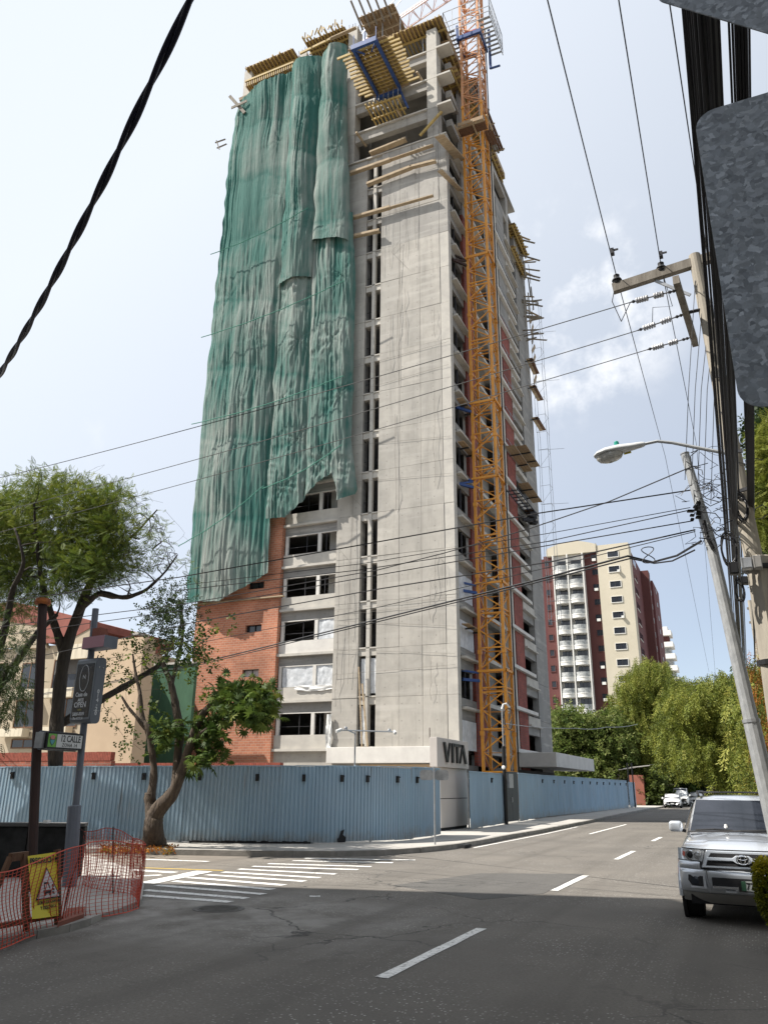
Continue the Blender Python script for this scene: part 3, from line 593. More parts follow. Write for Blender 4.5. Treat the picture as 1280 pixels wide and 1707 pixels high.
# tie wires and rebar ends left standing off the great wall
tw = MB()
for i in range(20):
    x = random.choice((-20.9, -20.2, -19.5, -18.6, -17.9, -17.3, -24.6, -23.7, -21.4)) + random.uniform(-.12, .12); z = random.uniform(5, 44); h = random.uniform(2.5, 11)
    pts = [(x, YF - .08, z)]; n = 5
    for j in range(1, n + 1): pts.append((x + random.uniform(-.1, .1), YF - random.uniform(.05, .22), z + h * j / n))
    tw.tube(pts, .010, 4)
    if random.random() < .2: tw.tube([pts[-1], (pts[-1][0] + random.choice((-1, 1)) * random.uniform(.5, 1.3), YF - .1, pts[-1][2] - random.uniform(.1, 1.5)), (pts[-1][0] + random.choice((-1, 1)) * .7, YF - .1, pts[-1][2] - random.uniform(2, 4))], .008, 4)
for i in range(9):
    z = random.uniform(6, 40); tw.tube([(-24.9, YF - .05, z), (-16.2, YF - .06, z + random.uniform(-1.2, 1.2))], .008, 4)
tw.build('tie_wires', 'wall_wire', TW, kind='stuff')
# ---- the avenue side
YB = 73.4
MB().box(-16.9, XR, 47.95, YB, 0.1, 3.2).build('ground_wall', 'concrete_dark', TW)
lifts_R = []
# return bay beside the corner: parapets and ledges
r0, r1 = 47.95, 51.0
stack('lintel_beam', MB().box(-16.4, XR - .1, r0, r1, 2.7, 3.38), 'concrete_grey', range(1, 16))
stack('slab_ledge', MB().box(-16.6, XR + .32, r0 + .15, r1 + .45, 3.38, 3.52), 'concrete_pale', range(1, 16))
stack('parapet', MB().box(-16.3, XR + .02, r0, r1, 3.52, 4.05), 'concrete_grey', range(1, 16))
stack('window_post', MB().box(-16.35, -16.25, 49.3, 49.4, 4.05, 5.9), 'steel_dark', range(0, 14))
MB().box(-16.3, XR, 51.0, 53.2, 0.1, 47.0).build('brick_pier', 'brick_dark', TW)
MB().box(-16.3, XR, 51.0, 53.2, 47.01, 61.7).build('pier', 'concrete_grey', TW)
MB().box(-16.5, -16.25, 53.2, 53.5, 0.1, 61.7).build('pipe_chase', 'steel_galv', TW)
MB().box(-17.6, -17.3, 53.5, 60.2, 0.1, 61.7).build('recess_wall', 'concrete_grey', TW)
stack('slab_ledge', MB().box(-17.6, XR - .1, 53.52, 60.2, 4.02, 4.3), 'concrete_pale', range(0, 18))
MB().box(-16.6, XR - .02, 60.2, 61.9, 0.1, 61.7).build('column', 'concrete_pale', TW)
stack('balcony_slab', MB().box(-17.6, XR + .25, 60.25, 67.5, 4.45, 4.72), 'plaster_white', range(0, 16), bevel=.01)
stack('balcony_rail', MB().box(-16.0, -15.95, 61.9, 65.0, 4.72, 4.76).box(-16.0, -15.95, 61.9, 65.0, 5.5, 5.54).box(-16.0, -15.95, 63.4, 63.45, 4.76, 5.5), 'steel_galv', range(8, 16))
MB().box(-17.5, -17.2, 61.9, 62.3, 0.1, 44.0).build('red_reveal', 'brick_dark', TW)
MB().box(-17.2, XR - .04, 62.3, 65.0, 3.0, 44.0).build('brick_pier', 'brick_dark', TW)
MB().box(-17.2, XR - .04, 62.3, 65.0, 44.01, 58.4).build('pier', 'concrete_grey', TW)
stack('lintel_beam', MB().box(-16.5, XR - .1, 65.0, 69.0, 2.85, 3.5), 'concrete_grey', range(1, 17))
stack('slab_ledge', MB().box(-16.6, XR + .22, 65.0, 69.0, 3.5, 3.62), 'concrete_pale', range(1, 17))
stack('parapet', MB().box(-16.4, XR + .02, 65.0, 69.0, 3.62, 4.3), 'concrete_pale', range(1, 17))
for k in range(0, 17):
    MB().box(-16.6, XR - .005, 69.0, YB, LV(k) + .012 - (4.1 if k == 0 else 0), LV(k) + 3.188).build('end_wall_panel', 'concrete_grey', TW)
sl = MB().box(-16.03, -15.98, YB - .55, YB, 4.2, 7.4)
MB().box(-16.05, -13.1, 60.9, 76.9, 3.4, 4.45).build('entrance_canopy', 'plaster_white', TW, bevel=.03)
for k in (0, 2, 3):
    P = [[(XR - .04 + .04 * mnoise.noise(Vector((y * 3, z * 2, k))), 48.0 + 2.9 * y, LV(k) - .1 + 1.8 * z) for y in np.linspace(0, 1, 10)] for z in np.linspace(0, 1, 10)]
    MB().grid(P).build('plastic_cover', 'plastic_sheet', TW, smooth=True)
# ---- open frame at the top
def frame_level(x0, x1, z, d=.82, name='edge_beam'):
    MB().box(x0, x1, 47.45, 47.95, z - d, z - .002).build(name, 'concrete_raw', TW)
    MB().box(x0, x1, 47.25, 48.3, z, z + .14).build('slab_edge', 'concrete_pale', TW)
for z in (55.4, 58.6, 61.8): frame_level(-24.4, -17.68, z)
frame_level(-24.98, XR, 52.22, .55)
for z in (55.4, 58.6, 61.8, 65.0):
    for (a, b) in ((-36.0, -30.7), (-29.7, -25.32)): frame_level(a, b, z)
for (x0, x1, z1) in ((-36.75, -35.85, 68.3), (-30.65, -29.72, 67.6), (-25.3, -24.4, 68.3), (-17.66, -16.75, 64.3)):
    for (a, b) in ((52.37, 55.4), (55.41, 58.6), (58.61, 61.8), (61.81, z1)):
        MB().box(x0, x1, 47.28, 48.35, a, b - .01).build('column', 'concrete_pale' if a > 55 else 'concrete_raw', TW, bevel=.015)
for (y0, y1) in ((52.4, 53.3), (58.6, 59.5), (66.4, 67.3)):
    MB().box(-17.1, -16.1, y0, y1, 52.3, 61.7).build('column', 'concrete_raw', TW)
for z in (55.4, 58.6, 61.8):
    MB().box(-16.75, XR + .5, 47.2, 48.4, z - .02, z + .16).build('corner_plate', 'concrete_pale', TW)
    MB().box(-16.6, -16.1, 49.0, 66.3, z - .7, z - .01).build('edge_beam', 'concrete_raw', TW)
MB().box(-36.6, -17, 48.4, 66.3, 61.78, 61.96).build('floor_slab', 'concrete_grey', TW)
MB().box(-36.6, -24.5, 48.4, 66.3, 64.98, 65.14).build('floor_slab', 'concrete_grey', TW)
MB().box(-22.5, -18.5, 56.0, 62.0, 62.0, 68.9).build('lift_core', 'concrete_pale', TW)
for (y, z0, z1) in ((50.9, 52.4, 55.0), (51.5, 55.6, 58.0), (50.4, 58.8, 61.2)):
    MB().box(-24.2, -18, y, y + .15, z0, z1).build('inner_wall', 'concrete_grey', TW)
# starter bars standing out of the columns
sb = MB()
for (xc, z) in ((-36.3, 68.3), (-30.2, 67.6), (-24.85, 68.3), (-17.2, 64.3)):
    for i in range(9): sb.beam((xc - .4 + .1 * i, 47.35 + (i % 3) * .4, z - .05), (xc - .4 + .1 * i + random.uniform(-.06, .06), 47.35 + (i % 3) * .4, z + random.uniform(.5, .9)), .035, .035)
sb.build('starter_bars', 'rust_steel', TW, kind='stuff')
for (x0, x1, zb, zt) in ((-24.0, -18.2, 61.95, 64.3), (-35.6, -31, 65.15, 67.7), (-29.4, -25.6, 65.15, 67.4), (-23.9, -20.4, 65.2, 68.2)):
    n = max(2, int((x1 - x0) / 1.7))
    for i in range(n + 1):
        x = x0 + (x1 - x0) * i / n; o = MB().tube([(x, 47.9, zb), (x, 47.9, zt)], .055, 6).build('steel_prop', 'steel_galv', TW)
# ================================================================ formwork, loading platform, planks on the tower
def deck(name, label, x0, x1, y0, y1, z, beam_axis, nb, group=None, overhang=.25, ply='plywood', joist='form_yellow', fascia=True):
    """plywood deck on timber beams: 'x' beams run along X"""
    t = thing(name, label, 'formwork', ((x0 + x1) / 2, (y0 + y1) / 2, z), group)
    MB().box(x0, x1, y0, y1, z, z + .05).build('plywood_sheet', ply, t)
    for i in range(nb):
        f = (i + .5) / nb
        if beam_axis == 'x':
            y = y0 + (y1 - y0) * f; j0, j1 = random.uniform(0, overhang), random.uniform(0, overhang)
            MB().box(x0 - j0, x1 + j1, y - .05, y + .05, z - .21, z - .003).build('timber_beam', joist, t)
        else:
            x = x0 + (x1 - x0) * f; j0, j1 = random.uniform(0, overhang), random.uniform(0, overhang)
            MB().box(x - .05, x + .05, y0 - j0, y1 + j1, z - .21, z - .003).build('timber_beam', joist, t)
    k = 3
    for i in range(k):
        f = (i + .5) / k
        if beam_axis == 'x':
            x = x0 + (x1 - x0) * f; MB().box(x - .05, x + .05, y0, y1, z - .43, z - .213).build('main_beam', joist, t)
        else:
            y = y0 + .12 + (y1 - y0 - .3) * f; MB().box(x0, x1, y - .05, y + .05, z - .43, z - .213).build('main_beam', joist, t)
    return t
deck('formwork_deck', 'roof formwork deck on yellow beams above the bare corner column', -21.5, -16.1, 46.9, 53, 64.9, 'y', 15)
deck('formwork_deck', 'formwork deck at the far top corner above the end of the green nets', -36.4, -31.0, 46.8, 52, 68.1, 'y', 14)
t = deck('formwork_deck', 'ragged yellow beam formwork between the two topmost netted columns', -29.6, -25.4, 46.6, 52, 67.9, 'y', 13, overhang=.8)
for i in range(12):
    x = -29.4 + i * .35; MB().beam((x, 46.3, 68.0), (x + random.uniform(-.3, .3), 46.4, 68.5 + random.random() * .5), .09, .09).build('loose_batten', 'form_yellow', t)
t = deck('formwork_deck', 'small high plywood deck with long beams poking up beside the jib', -24.1, -20.6, 46.9, 50.5, 68.7, 'y', 5, overhang=.2, joist='plank_wood')
for i in range(5):
    x = -24.0 + i * .72; MB().beam((x, 47.6, 67.9), (x - .15, 45.3, 69.0), .12, .2).build('long_beam', 'grey_wood', t)
t = deck('formwork_deck', 'edge formwork along the avenue side under the roof deck', -17.6, -16.0, 48.4, 66.5, 63.7, 'x', 26, overhang=.15)
MB().box(-16.06, -15.98, 48.2, 66.4, 63.76, 64.35).build('fascia_board', 'plank_wood', t)
t2 = deck('formwork_deck', 'second tier of edge formwork below on the avenue side', -17.6, -15.5, 48.6, 60.0, 60.6, 'x', 16, overhang=.2)
t = thing('edge_platform', 'brown timber safety platform hung out at the rear top edge', 'work platform', (-15.1, 57, 63.0))
for i in range(4): MB().beam((-15.7 + i * .25, 52.4, 63.0), (-15.7 + i * .25, 62.0 + random.uniform(-.3, .2), 63.0), .23, .06).build('board', 'brown_wood' if i > 1 else 'grey_wood', t)
for i in range(6): MB().beam((-16.3, 52.8 + i * 1.75, 62.9), (-14.7, 52.8 + i * 1.75, 62.9), .1, .12).build('bearer', 'plank_wood', t)
deck('formwork_deck', 'yellow beam formwork under the balcony edge of the rear bay', -17.2, -15.4, 67.2, 73.0, 58.3, 'x', 12, overhang=.2)
deck('formwork_deck', 'lower yellow beam formwork at the rear bay beneath another like it', -17.0, -15.5, 66.6, 72.2, 55.0, 'x', 12, overhang=.2)
# rough boards sticking out of the rear corner
base = thing('timber_bracing', 'tangle of rough grey boards sticking out at the rear corner high up', 'timber', (-15.5, 73, 50))
for i in range(26):
    z = random.uniform(47, 60); y = random.uniform(70.5, 74.0)
    a = Vector((-16.3, y, z)); b = a + Vector((random.uniform(.9, 2.4), random.uniform(-.4, 2.2), random.uniform(-.5, .6)))
    MB().beam(a, b, .22, .05).build('board', random.choice(('grey_wood', 'plank_wood', 'grey_wood')), base)
for i in range(8):
    y = 69.5 + i * .55; z0 = random.uniform(50, 57); MB().beam((-15.4, y, z0), (-15.3, y + random.uniform(-.2, .2), z0 - random.uniform(2, 4)), .15, .05).build('upright_board', 'grey_wood', base)
# crane loading platform
LP = thing('loading_platform', 'blue framed loading platform with yellow beams jutting from the tower', 'loading platform', (-22.3, 45, 59.0))
zp = 58.85
for i in range(13):
    y = 42.5 + i * .36; o = random.uniform(-.3, .3)
    MB().box(-23.45 + o, -18.35 + o, y - .055, y + .055, zp - .24, zp - .02).build('yellow_beam', 'form_yellow', LP)
for i in range(7):
    x = -22.6 + i * .48; MB().box(x, x + .44, 42.2, 47.3, zp, zp + .04).build('deck_board', 'plywood', LP)
for (xa, ya, xb, yb) in ((-22.0, 42.0, -22.0, 47.0), (-20.0, 42.0, -20.0, 47.0)): MB().box(xa - .11, xa + .11, ya, yb, zp - .62, zp - .26).build('frame_beam', 'steel_blue', LP)
MB().box(-22.12, -19.88, 41.75, 41.98, zp - .68, zp - .2).build('frame_beam', 'steel_blue', LP)
MB().box(-22.12, -19.88, 46.7, 47.0, zp - 1.0, zp - .64).build('frame_beam', 'steel_blue', LP)
MB().beam((-21.9, 42.1, zp - .5), (-21.3, 42.7, zp - .5), .1, .1).beam((-20.1, 42.1, zp - .5), (-20.7, 42.7, zp - .5), .1, .1).build('frame_brace', 'steel_blue', LP)
for x in (-22.0, -21.0, -20.0):
    MB().beam((x, 42.0, zp - .1), (x, 42.0, zp + 1.1), .06, .06).build('rail_post', 'steel_blue', LP)
MB().beam((-20.0, 46.9, zp - .6), (-19.4, 47.3, zp - 2.6), .16, .16).build('raking_strut', 'steel_blue', LP)
for i in range(6):
    x = -22.3 + i * .45; MB().tube([(x, 46.6, zp - 2.6), (x, 46.7, zp - .3)], .04, 6).build('steel_prop', 'steel_galv', LP)
LB = thing('timber_landing', 'cluster of short yellow timbers stacked out under the loading platform', 'timber', (-21.8, 46.6, 55.6))
for i in range(9):
    x = -22.4 + i * .34; MB().beam((x, 45.2 + .05 * i, 55.95 + .06 * (i % 2)), (x + .05, 48.2, 55.62), .10, .14).build('timber_beam', 'form_yellow', LB)
MB().box(-22.6, -19.4, 45.7, 45.82, 56.06, 56.2).build('cross_beam', 'form_yellow', LB); MB().box(-22.6, -19.4, 46.9, 47.02, 55.95, 56.09).build('cross_beam', 'form_yellow', LB)
for (x, z, lab_) in ((-23.9, 54.6, 'short timber end poking out beside the cluster of short timbers'), (-20.15, 55.6, 'short timber end leaning beyond the timber cluster'), (-25.1, 52.6, 'short timber end against the inner column above the long plank'), (-18.3, 58.9, 'short timber end high beside the corner column')):
    o = MB().beam((x, 46.6, z + .25), (x + .3, 48.0, z - .15), .14, .2).build('timber_end', 'plank_wood')
    tag(o, lab_, 'timber', 'loose timber ends on the open floors')
# planks hung across the great wall, each placed by the sight line to its ends
def plank(a, b, label, mat='plank_wood', w=.34, y=None, x=None, out=.32, th=.07, group=None):
    if y is not None: p, q = W(*a, Y=y), W(*b, Y=y)
    else: p, q = W(*a, X=x), W(*b, X=x)
    t = thing('plank_walkway', label, 'plank', tuple((p + q) / 2), group)
    d = (q - p).normalized(); n = max(1, int((q - p).length / 3.6)); upv = (0, 0, 1)
    for i in range(n):
        u = p + (q - p) * (i / n); v = p + (q - p) * min(1.0, (i + 1) / n + .02); dz = Vector((0, 0, (i % 2) * .05))
        MB().beam(u + dz, v + dz, w, th, upv).build('board', mat, t)
        MB().beam(u + dz + Vector((0, -.16 if y else 0, .1)), v + dz + Vector((0, -.16 if y else 0, .1)), .04, .2, upv).build('toe_board', mat, t) if i % 2 == 0 else None
    for i in range(n + 1):
        u = p + (q - p) * (i / n); MB().tube([u, u + Vector((0, .15, random.uniform(1.2, 3.0)))], .012, 4).build('hanger_wire', 'grey_cable', t)
    return t
YP = 46.98
plank((577, 293), (722, 243), 'long plank walkway on the wall just under the open floors', y=YP)
plank((612, 309), (686, 280), 'short thick plank pair crossing the slit windows second from the top', y=YP, w=.4)
plank((684, 281), (727, 270), 'short plank continuing beyond the thick pair across the wall', y=YP, w=.25)
plank((577, 368), (722, 327), 'third long plank walkway down the concrete wall', y=YP, w=.3)
plank((579, 398), (633, 386), 'lowest short plank crossing the slit windows', y=YP, w=.3)
plank((617, 257), (677, 233), 'wide plank standing on edge along the lowest open floor', y=47.1, w=.5)
o = MB().beam(W(700, 226, Y=46.9), W(736, 186, Y=46.9), .14, .2).build('leaning_timber', 'form_yellow'); tag(o, 'long yellow timber leaning across the corner column of an open floor', 'timber')
plank((732, 226), (769, 268), 'broad plank sloping out round the corner at the top of the wall', x=-15.7, w=.75)
plank((733, 284), (768, 318), 'short plank on the shaded side below the corner plank', x=-15.7, w=.4)
def flat_plank(y0, y1, x0, x1, z, label, mat='brown_wood', group=None):
    t = thing('plank_walkway', label, 'plank', ((x0 + x1) / 2, (y0 + y1) / 2, z), group); n = max(1, round((x1 - x0) / .3))
    for i in range(n):
        a = x0 + (x1 - x0) * i / n; MB().box(a + .01, a + (x1 - x0) / n - .01, y0 + random.uniform(-.05, .05), y1 + random.uniform(-.05, .05), z, z + .05).build('board', mat, t)
    for f in (.3, .7): MB().box(x0 - .2, x1, y0 + (y1 - y0) * f, y0 + (y1 - y0) * f + .1, z - .1, z - .004).build('bearer', 'steel_dark', t)
    return t
for (y0, y1, z, nm) in ((47.95, 51.6, 28.3, 'upper'), (47.95, 51.6, 24.9, 'middle'), (47.9, 52.0, 11.9, 'lowest')):
    flat_plank(y0, y1, -15.95, -15.45, z, '%s plywood work platform beside the corner on the avenue face' % nm, 'plywood')
for (z, nm) in ((31.6, 'higher'), (27.9, 'lower')):
    flat_plank(65.0, 70.5, -15.95, -15.0, z, '%s plywood work platform at the rear end wall' % nm, 'plywood')
flat_plank(60.3, 66.6, -15.7, -14.9, 29.6, 'plywood platform slung under a white balcony slab near the middle', 'plywood')
sw = thing('swing_stage', 'dark steel work cradle loaded with rubble hanging under a balcony', 'work cradle', (-15.3, 64, 25.4))  # sunlit crown top and darker remainder put into the leaf colour
for i in range(9): MB().box(-15.8, -14.9, 60.4 + i * .85, 60.48 + i * .85, 25.5, 25.58).build('rung', 'steel_dark', sw)
for x in (-15.8, -15.35, -14.9): MB().box(x - .04, x + .04, 60.3, 68.0, 25.59, 25.68).build('rail', 'steel_dark', sw)
MB().box(-15.8, -14.9, 66.2, 68.0, 25.7, 25.76).build('floor', 'brown_wood', sw)
lb = MB()
for i in range(16):
    p = Vector((random.uniform(-15.7, -15), random.uniform(66, 67.6), 25.4 - random.random() * .7)); lb.obox(p, Vector((.25, .1, 0)), Vector((-.1, .2, .05)), Vector((0, 0, .14)))
lb.build('hung_sacks', 'steel_dark', sw, kind='stuff')
for (a, b, lab) in (((879, 598), (891, 624), 'highest of three boards sticking past the rear corner'), ((884, 643), (898, 668), 'middle one of three boards sticking past the rear corner'), ((888, 696), (902, 718), 'lowest of three boards sticking past the rear corner')):
    p, q = W(*a, X=-15.7), W(*b, X=-15.7)
    t = thing('corner_board', lab, 'plank', tuple((p + q) / 2))
    for i in (0, 1): MB().beam(p + Vector((.34 * i, 0, 0)), q + Vector((.34 * i, 0, 0)), .32, .06).build('board', 'brown_wood' if i else 'plank_wood', t)
    MB().beam(p + Vector((-.6, .3, -.1)), p + Vector((.6, .3, -.1)), .08, .08).build('bearer', 'steel_dark', t)
bx = thing('edge_boards', 'column of weathered boards strapped down the rear corner edge', 'timber', (-15.6, 74, 46))
for i in range(7):
    z = 42.5 + i * 1.25; MB().beam((-15.75, 73.5 + random.uniform(0, .3), z), (-15.7, 74.3 + random.uniform(0, .7), z + 1.5), .4, .06, (1, 0, 0)).build('board', random.choice(('plank_wood', 'grey_wood')), bx)
# thin tube scaffold standing off the rear corner
sc = thing('tube_scaffold', 'spindly tube scaffold rising beside the rear corner of the tower', 'scaffold', (-15.2, 75, 0.2))
for x in (-15.9, -14.9):
    for y in (74.2, 75.4):
        for z in np.arange(17, 50, 4.0): MB().tube([(x + random.uniform(-.04, .04), y, z), (x + random.uniform(-.05, .05), y, z + 4.0)], .022, 4).build('standard', 'steel_galv', sc)
lg = MB()
for z in np.arange(17, 50, 2.0):
    lg.tube([(-15.9, 74.2, z), (-14.9, 74.2, z)], .018, 4).tube([(-14.9, 74.2, z), (-14.9, 75.4, z)], .018, 4)
    if int(z) % 4 == 1: lg.tube([(-15.9, 74.2, z), (-14.9, 75.4, z + 2)], .016, 4)
    if random.random() < .35: lg.tube([(-15.9, 74.2, z), (-13.3, 74.8, z)], .018, 4)
lg.build('ledgers_and_braces', 'steel_galv', sc, kind='stuff')

# ================================================================ green debris nets
def net_mat(name='debris_net'):
    m = bpy.data.materials.new(name); m.use_nodes = True; MATS[name] = m; N = m.node_tree.nodes; L = m.node_tree.links; b = N['Principled BSDF']
    b.inputs['Roughness'].default_value = 0.75; b.inputs['Specular IOR Level'].default_value = 0.15
    at = N.new('ShaderNodeAttribute'); at.attribute_name = 'cloth'
    ge = N.new('ShaderNodeNewGeometry')
    n1 = N.new('ShaderNodeTexNoise'); n1.inputs['Scale'].default_value = 0.16; n1.inputs['Detail'].default_value = 6; n1.inputs['Roughness'].default_value = 0.6; n1.inputs['Distortion'].default_value = 0.6; L.new(ge.outputs['Position'], n1.inputs['Vector'])
    mp = N.new('ShaderNodeMapping'); mp.inputs['Scale'].default_value = (4.2, 4.2, .09); L.new(ge.outputs['Position'], mp.inputs[0])
    n2 = N.new('ShaderNodeTexNoise'); n2.inputs['Scale'].default_value = 0.9; n2.inputs['Detail'].default_value = 7; n2.inputs['Roughness'].default_value = 0.7; L.new(mp.outputs[0], n2.inputs['Vector'])
    a1 = N.new('ShaderNodeMath'); a1.operation = 'MULTIPLY'; L.new(n1.outputs['Fac'], a1.inputs[0]); a1.inputs[1].default_value = 0.9
    a2 = N.new('ShaderNodeMath'); a2.operation = 'MULTIPLY_ADD'; L.new(n2.outputs['Fac'], a2.inputs[0]); a2.inputs[1].default_value = 0.55; L.new(a1.outputs[0], a2.inputs[2])
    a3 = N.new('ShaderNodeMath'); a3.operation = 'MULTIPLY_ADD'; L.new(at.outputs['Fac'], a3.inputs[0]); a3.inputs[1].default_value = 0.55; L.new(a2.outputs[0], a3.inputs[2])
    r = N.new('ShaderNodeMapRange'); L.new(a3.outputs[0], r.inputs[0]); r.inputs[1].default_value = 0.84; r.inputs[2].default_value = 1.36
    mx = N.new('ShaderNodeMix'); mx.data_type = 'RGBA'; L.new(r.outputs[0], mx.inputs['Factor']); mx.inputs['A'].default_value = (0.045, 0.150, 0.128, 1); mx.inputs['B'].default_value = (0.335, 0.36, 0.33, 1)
    L.new(mx.outputs['Result'], b.inputs['Base Color'])
    n3 = N.new('ShaderNodeTexNoise'); n3.inputs['Scale'].default_value = 3.2; n3.inputs['Detail'].default_value = 8; n3.inputs['Roughness'].default_value = .7
    mp3 = N.new('ShaderNodeMapping'); mp3.inputs['Scale'].default_value = (3.6, 3.6, .16); L.new(ge.outputs['Position'], mp3.inputs[0]); L.new(mp3.outputs[0], n3.inputs['Vector'])
    bp = N.new('ShaderNodeBump'); bp.inputs['Strength'].default_value = 0.9; bp.inputs['Distance'].default_value = 0.10; L.new(n3.outputs['Fac'], bp.inputs['Height']); L.new(bp.outputs[0], b.inputs['Normal'])
    tr = N.new('ShaderNodeBsdfTranslucent'); L.new(mx.outputs['Result'], tr.inputs[0])
    ms = N.new('ShaderNodeMixShader'); ms.inputs[0].default_value = 0.22; L.new(b.outputs[0], ms.inputs[1]); L.new(tr.outputs[0], ms.inputs[2]); L.new(ms.outputs[0], N['Material Output'].inputs[0])
net_mat()
def drape(label, xl, xr, zb, zt, y, seed, nu=110, nv=240, grey=0.0, amp=.34, belly=.5, fold=1.0, nties=4, tamp=.12):
    """xl, xr, zb, zt: functions of v or u (edges of the sheet, world metres)"""
    P = np.zeros((nv + 1, nu + 1, 3)); cl = np.zeros((nv + 1, nu + 1)); rt = random.Random(int(seed * 7)); z0_, z1_ = zb(.5), zt(.5)
    ties = [(xl(q) + (xr(q) - xl(q)) * rt.uniform(.08, .92), q, rt.uniform(0, 50)) for q in [z0_ + (z1_ - z0_) * (t_ + rt.uniform(.1, .9)) / nties for t_ in range(nties)]]
    for j in range(nv + 1):
        v = j / nv
        for i in range(nu + 1):
            u = i / nu
            z = zb(u) + (zt(u) - zb(u)) * v; a, b = xl(z), xr(z); x = a + (b - a) * u
            f1 = mnoise.noise(Vector((x * .8 + seed, z * .035, seed))); f2 = mnoise.noise(Vector((x * 2.4, z * .05 + seed, 4.4))); f3 = mnoise.noise(Vector((x * 5.2, z * .09, seed + 9)))
            # hard creases: ridged noise running down the cloth, swinging sideways where it is tied back
            sw_ = .5 * mnoise.noise(Vector((x * .3, z * .22, seed + 2)))
            cr = 1 - abs(mnoise.noise(Vector(((x + sw_ * .8) * 3.1, z * .055, seed + 5)))) * 3.2
            dg = 1 - abs(mnoise.noise(Vector((x * 1.3 + z * .75, z * 1.0 - x * .55, seed + 7)))) * 3.0
            dgw = max(0, mnoise.noise(Vector((x * .22, z * .11, seed + 11))) + .25 * (fold - 1)) * 1.2 * fold
            tie = ((z + .22 * (x + 30) + seed * 1.7 + .8 * mnoise.noise(Vector((x * .5, z * .1, seed)))) / 6.4) % 1.0; pinch = math.sin(math.pi * tie)
            bl = belly * (.78 + .22 * pinch) * math.sin(math.pi * u) ** .6
            pm = max(0, .25 + 1.3 * mnoise.noise(Vector((x * .35 + seed, z * .05, 21.0))))
            d = bl + amp * (1.0 * f1 + (.34 * f2 + .2 * f3) * pm) * (.8 + .2 * pinch) + .13 * max(cr, -.35) * pm + .11 * max(dg, -.3) * dgw
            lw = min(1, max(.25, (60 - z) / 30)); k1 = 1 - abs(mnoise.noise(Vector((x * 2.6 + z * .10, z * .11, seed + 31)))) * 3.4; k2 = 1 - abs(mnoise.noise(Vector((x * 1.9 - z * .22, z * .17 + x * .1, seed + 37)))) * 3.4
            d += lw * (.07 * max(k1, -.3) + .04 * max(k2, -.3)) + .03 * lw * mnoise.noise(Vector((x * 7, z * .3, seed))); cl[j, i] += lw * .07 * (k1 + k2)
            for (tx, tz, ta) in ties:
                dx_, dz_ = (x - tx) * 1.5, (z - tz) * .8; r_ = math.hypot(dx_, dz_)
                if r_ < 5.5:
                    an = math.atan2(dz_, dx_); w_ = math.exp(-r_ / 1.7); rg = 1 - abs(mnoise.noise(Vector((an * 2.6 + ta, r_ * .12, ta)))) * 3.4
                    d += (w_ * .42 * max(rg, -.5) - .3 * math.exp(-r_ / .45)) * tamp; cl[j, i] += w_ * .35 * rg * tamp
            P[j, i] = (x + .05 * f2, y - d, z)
            cl[j, i] += -.16 * math.exp(-((tie - .5 if False else min(tie, 1 - tie)) / .035) ** 2) + .40 + (38 - z) * .006 + .40 * f1 + (.30 * f2 + .25 * f3 + .16 * cr) * (.3 + pm) + grey + .2 * dgw * dg  # dust greys the lower cloth; lit folds are also put into the tint
    n = (nv + 1) * (nu + 1)
    me = bpy.data.meshes.new('debris_net'); idx = np.arange(n).reshape(nv + 1, nu + 1)
    F = np.stack([idx[:-1, :-1], idx[:-1, 1:], idx[1:, 1:], idx[1:, :-1]], -1).reshape(-1, 4)
    me.vertices.add(n); me.vertices.foreach_set('co', P.reshape(-1)); me.loops.add(F.size); me.loops.foreach_set('vertex_index', F.reshape(-1)); me.polygons.add(len(F))
    me.polygons.foreach_set('loop_start', np.arange(0, F.size, 4)); me.polygons.foreach_set('loop_total', np.full(len(F), 4)); me.update()
    at = me.attributes.new('cloth', 'FLOAT', 'POINT'); at.data.foreach_set('value', cl.reshape(-1).astype(np.float32))
    o = link('debris_net', me, 'debris_net', smooth=True); tag(o, label, 'netting', 'green debris nets on the tower'); return o
lin = lambda pts: (lambda q: float(np.interp(q, [p[0] for p in pts], [p[1] for p in pts])))
c_ = lambda v: (lambda q: v)
nb = lambda s, a: (lambda q: a * mnoise.noise(Vector((q * 1.3 + s, s, 0))))
w1, w2, w3 = nb(3, .35), nb(8, .3), nb(15, .35)
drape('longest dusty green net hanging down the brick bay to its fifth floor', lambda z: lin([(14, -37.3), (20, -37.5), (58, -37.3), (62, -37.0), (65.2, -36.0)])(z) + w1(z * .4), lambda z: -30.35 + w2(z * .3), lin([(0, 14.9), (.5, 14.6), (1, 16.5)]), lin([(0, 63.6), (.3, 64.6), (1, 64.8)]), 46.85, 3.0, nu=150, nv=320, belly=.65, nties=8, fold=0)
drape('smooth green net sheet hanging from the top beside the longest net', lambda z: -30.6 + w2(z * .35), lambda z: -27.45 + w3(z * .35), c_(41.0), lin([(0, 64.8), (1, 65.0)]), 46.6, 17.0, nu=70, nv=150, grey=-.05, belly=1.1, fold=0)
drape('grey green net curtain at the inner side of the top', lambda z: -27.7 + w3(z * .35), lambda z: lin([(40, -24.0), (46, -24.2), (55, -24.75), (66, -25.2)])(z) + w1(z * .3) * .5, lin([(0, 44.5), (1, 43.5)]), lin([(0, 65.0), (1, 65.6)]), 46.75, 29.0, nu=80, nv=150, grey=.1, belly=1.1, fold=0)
drape('crumpled lower net bunched above the bare window bays', lambda z: -30.5 + w2(z * .3), lambda z: -27.3 + w3(z * .3) * .6, lin([(0, 20.6), (.55, 20.4), (1, 21.5)]), lin([(0, 42.6), (1, 43.9)]), 46.7, 41.0, nu=100, nv=190, grey=.02, belly=.55, fold=1.35, nties=5, tamp=.22)
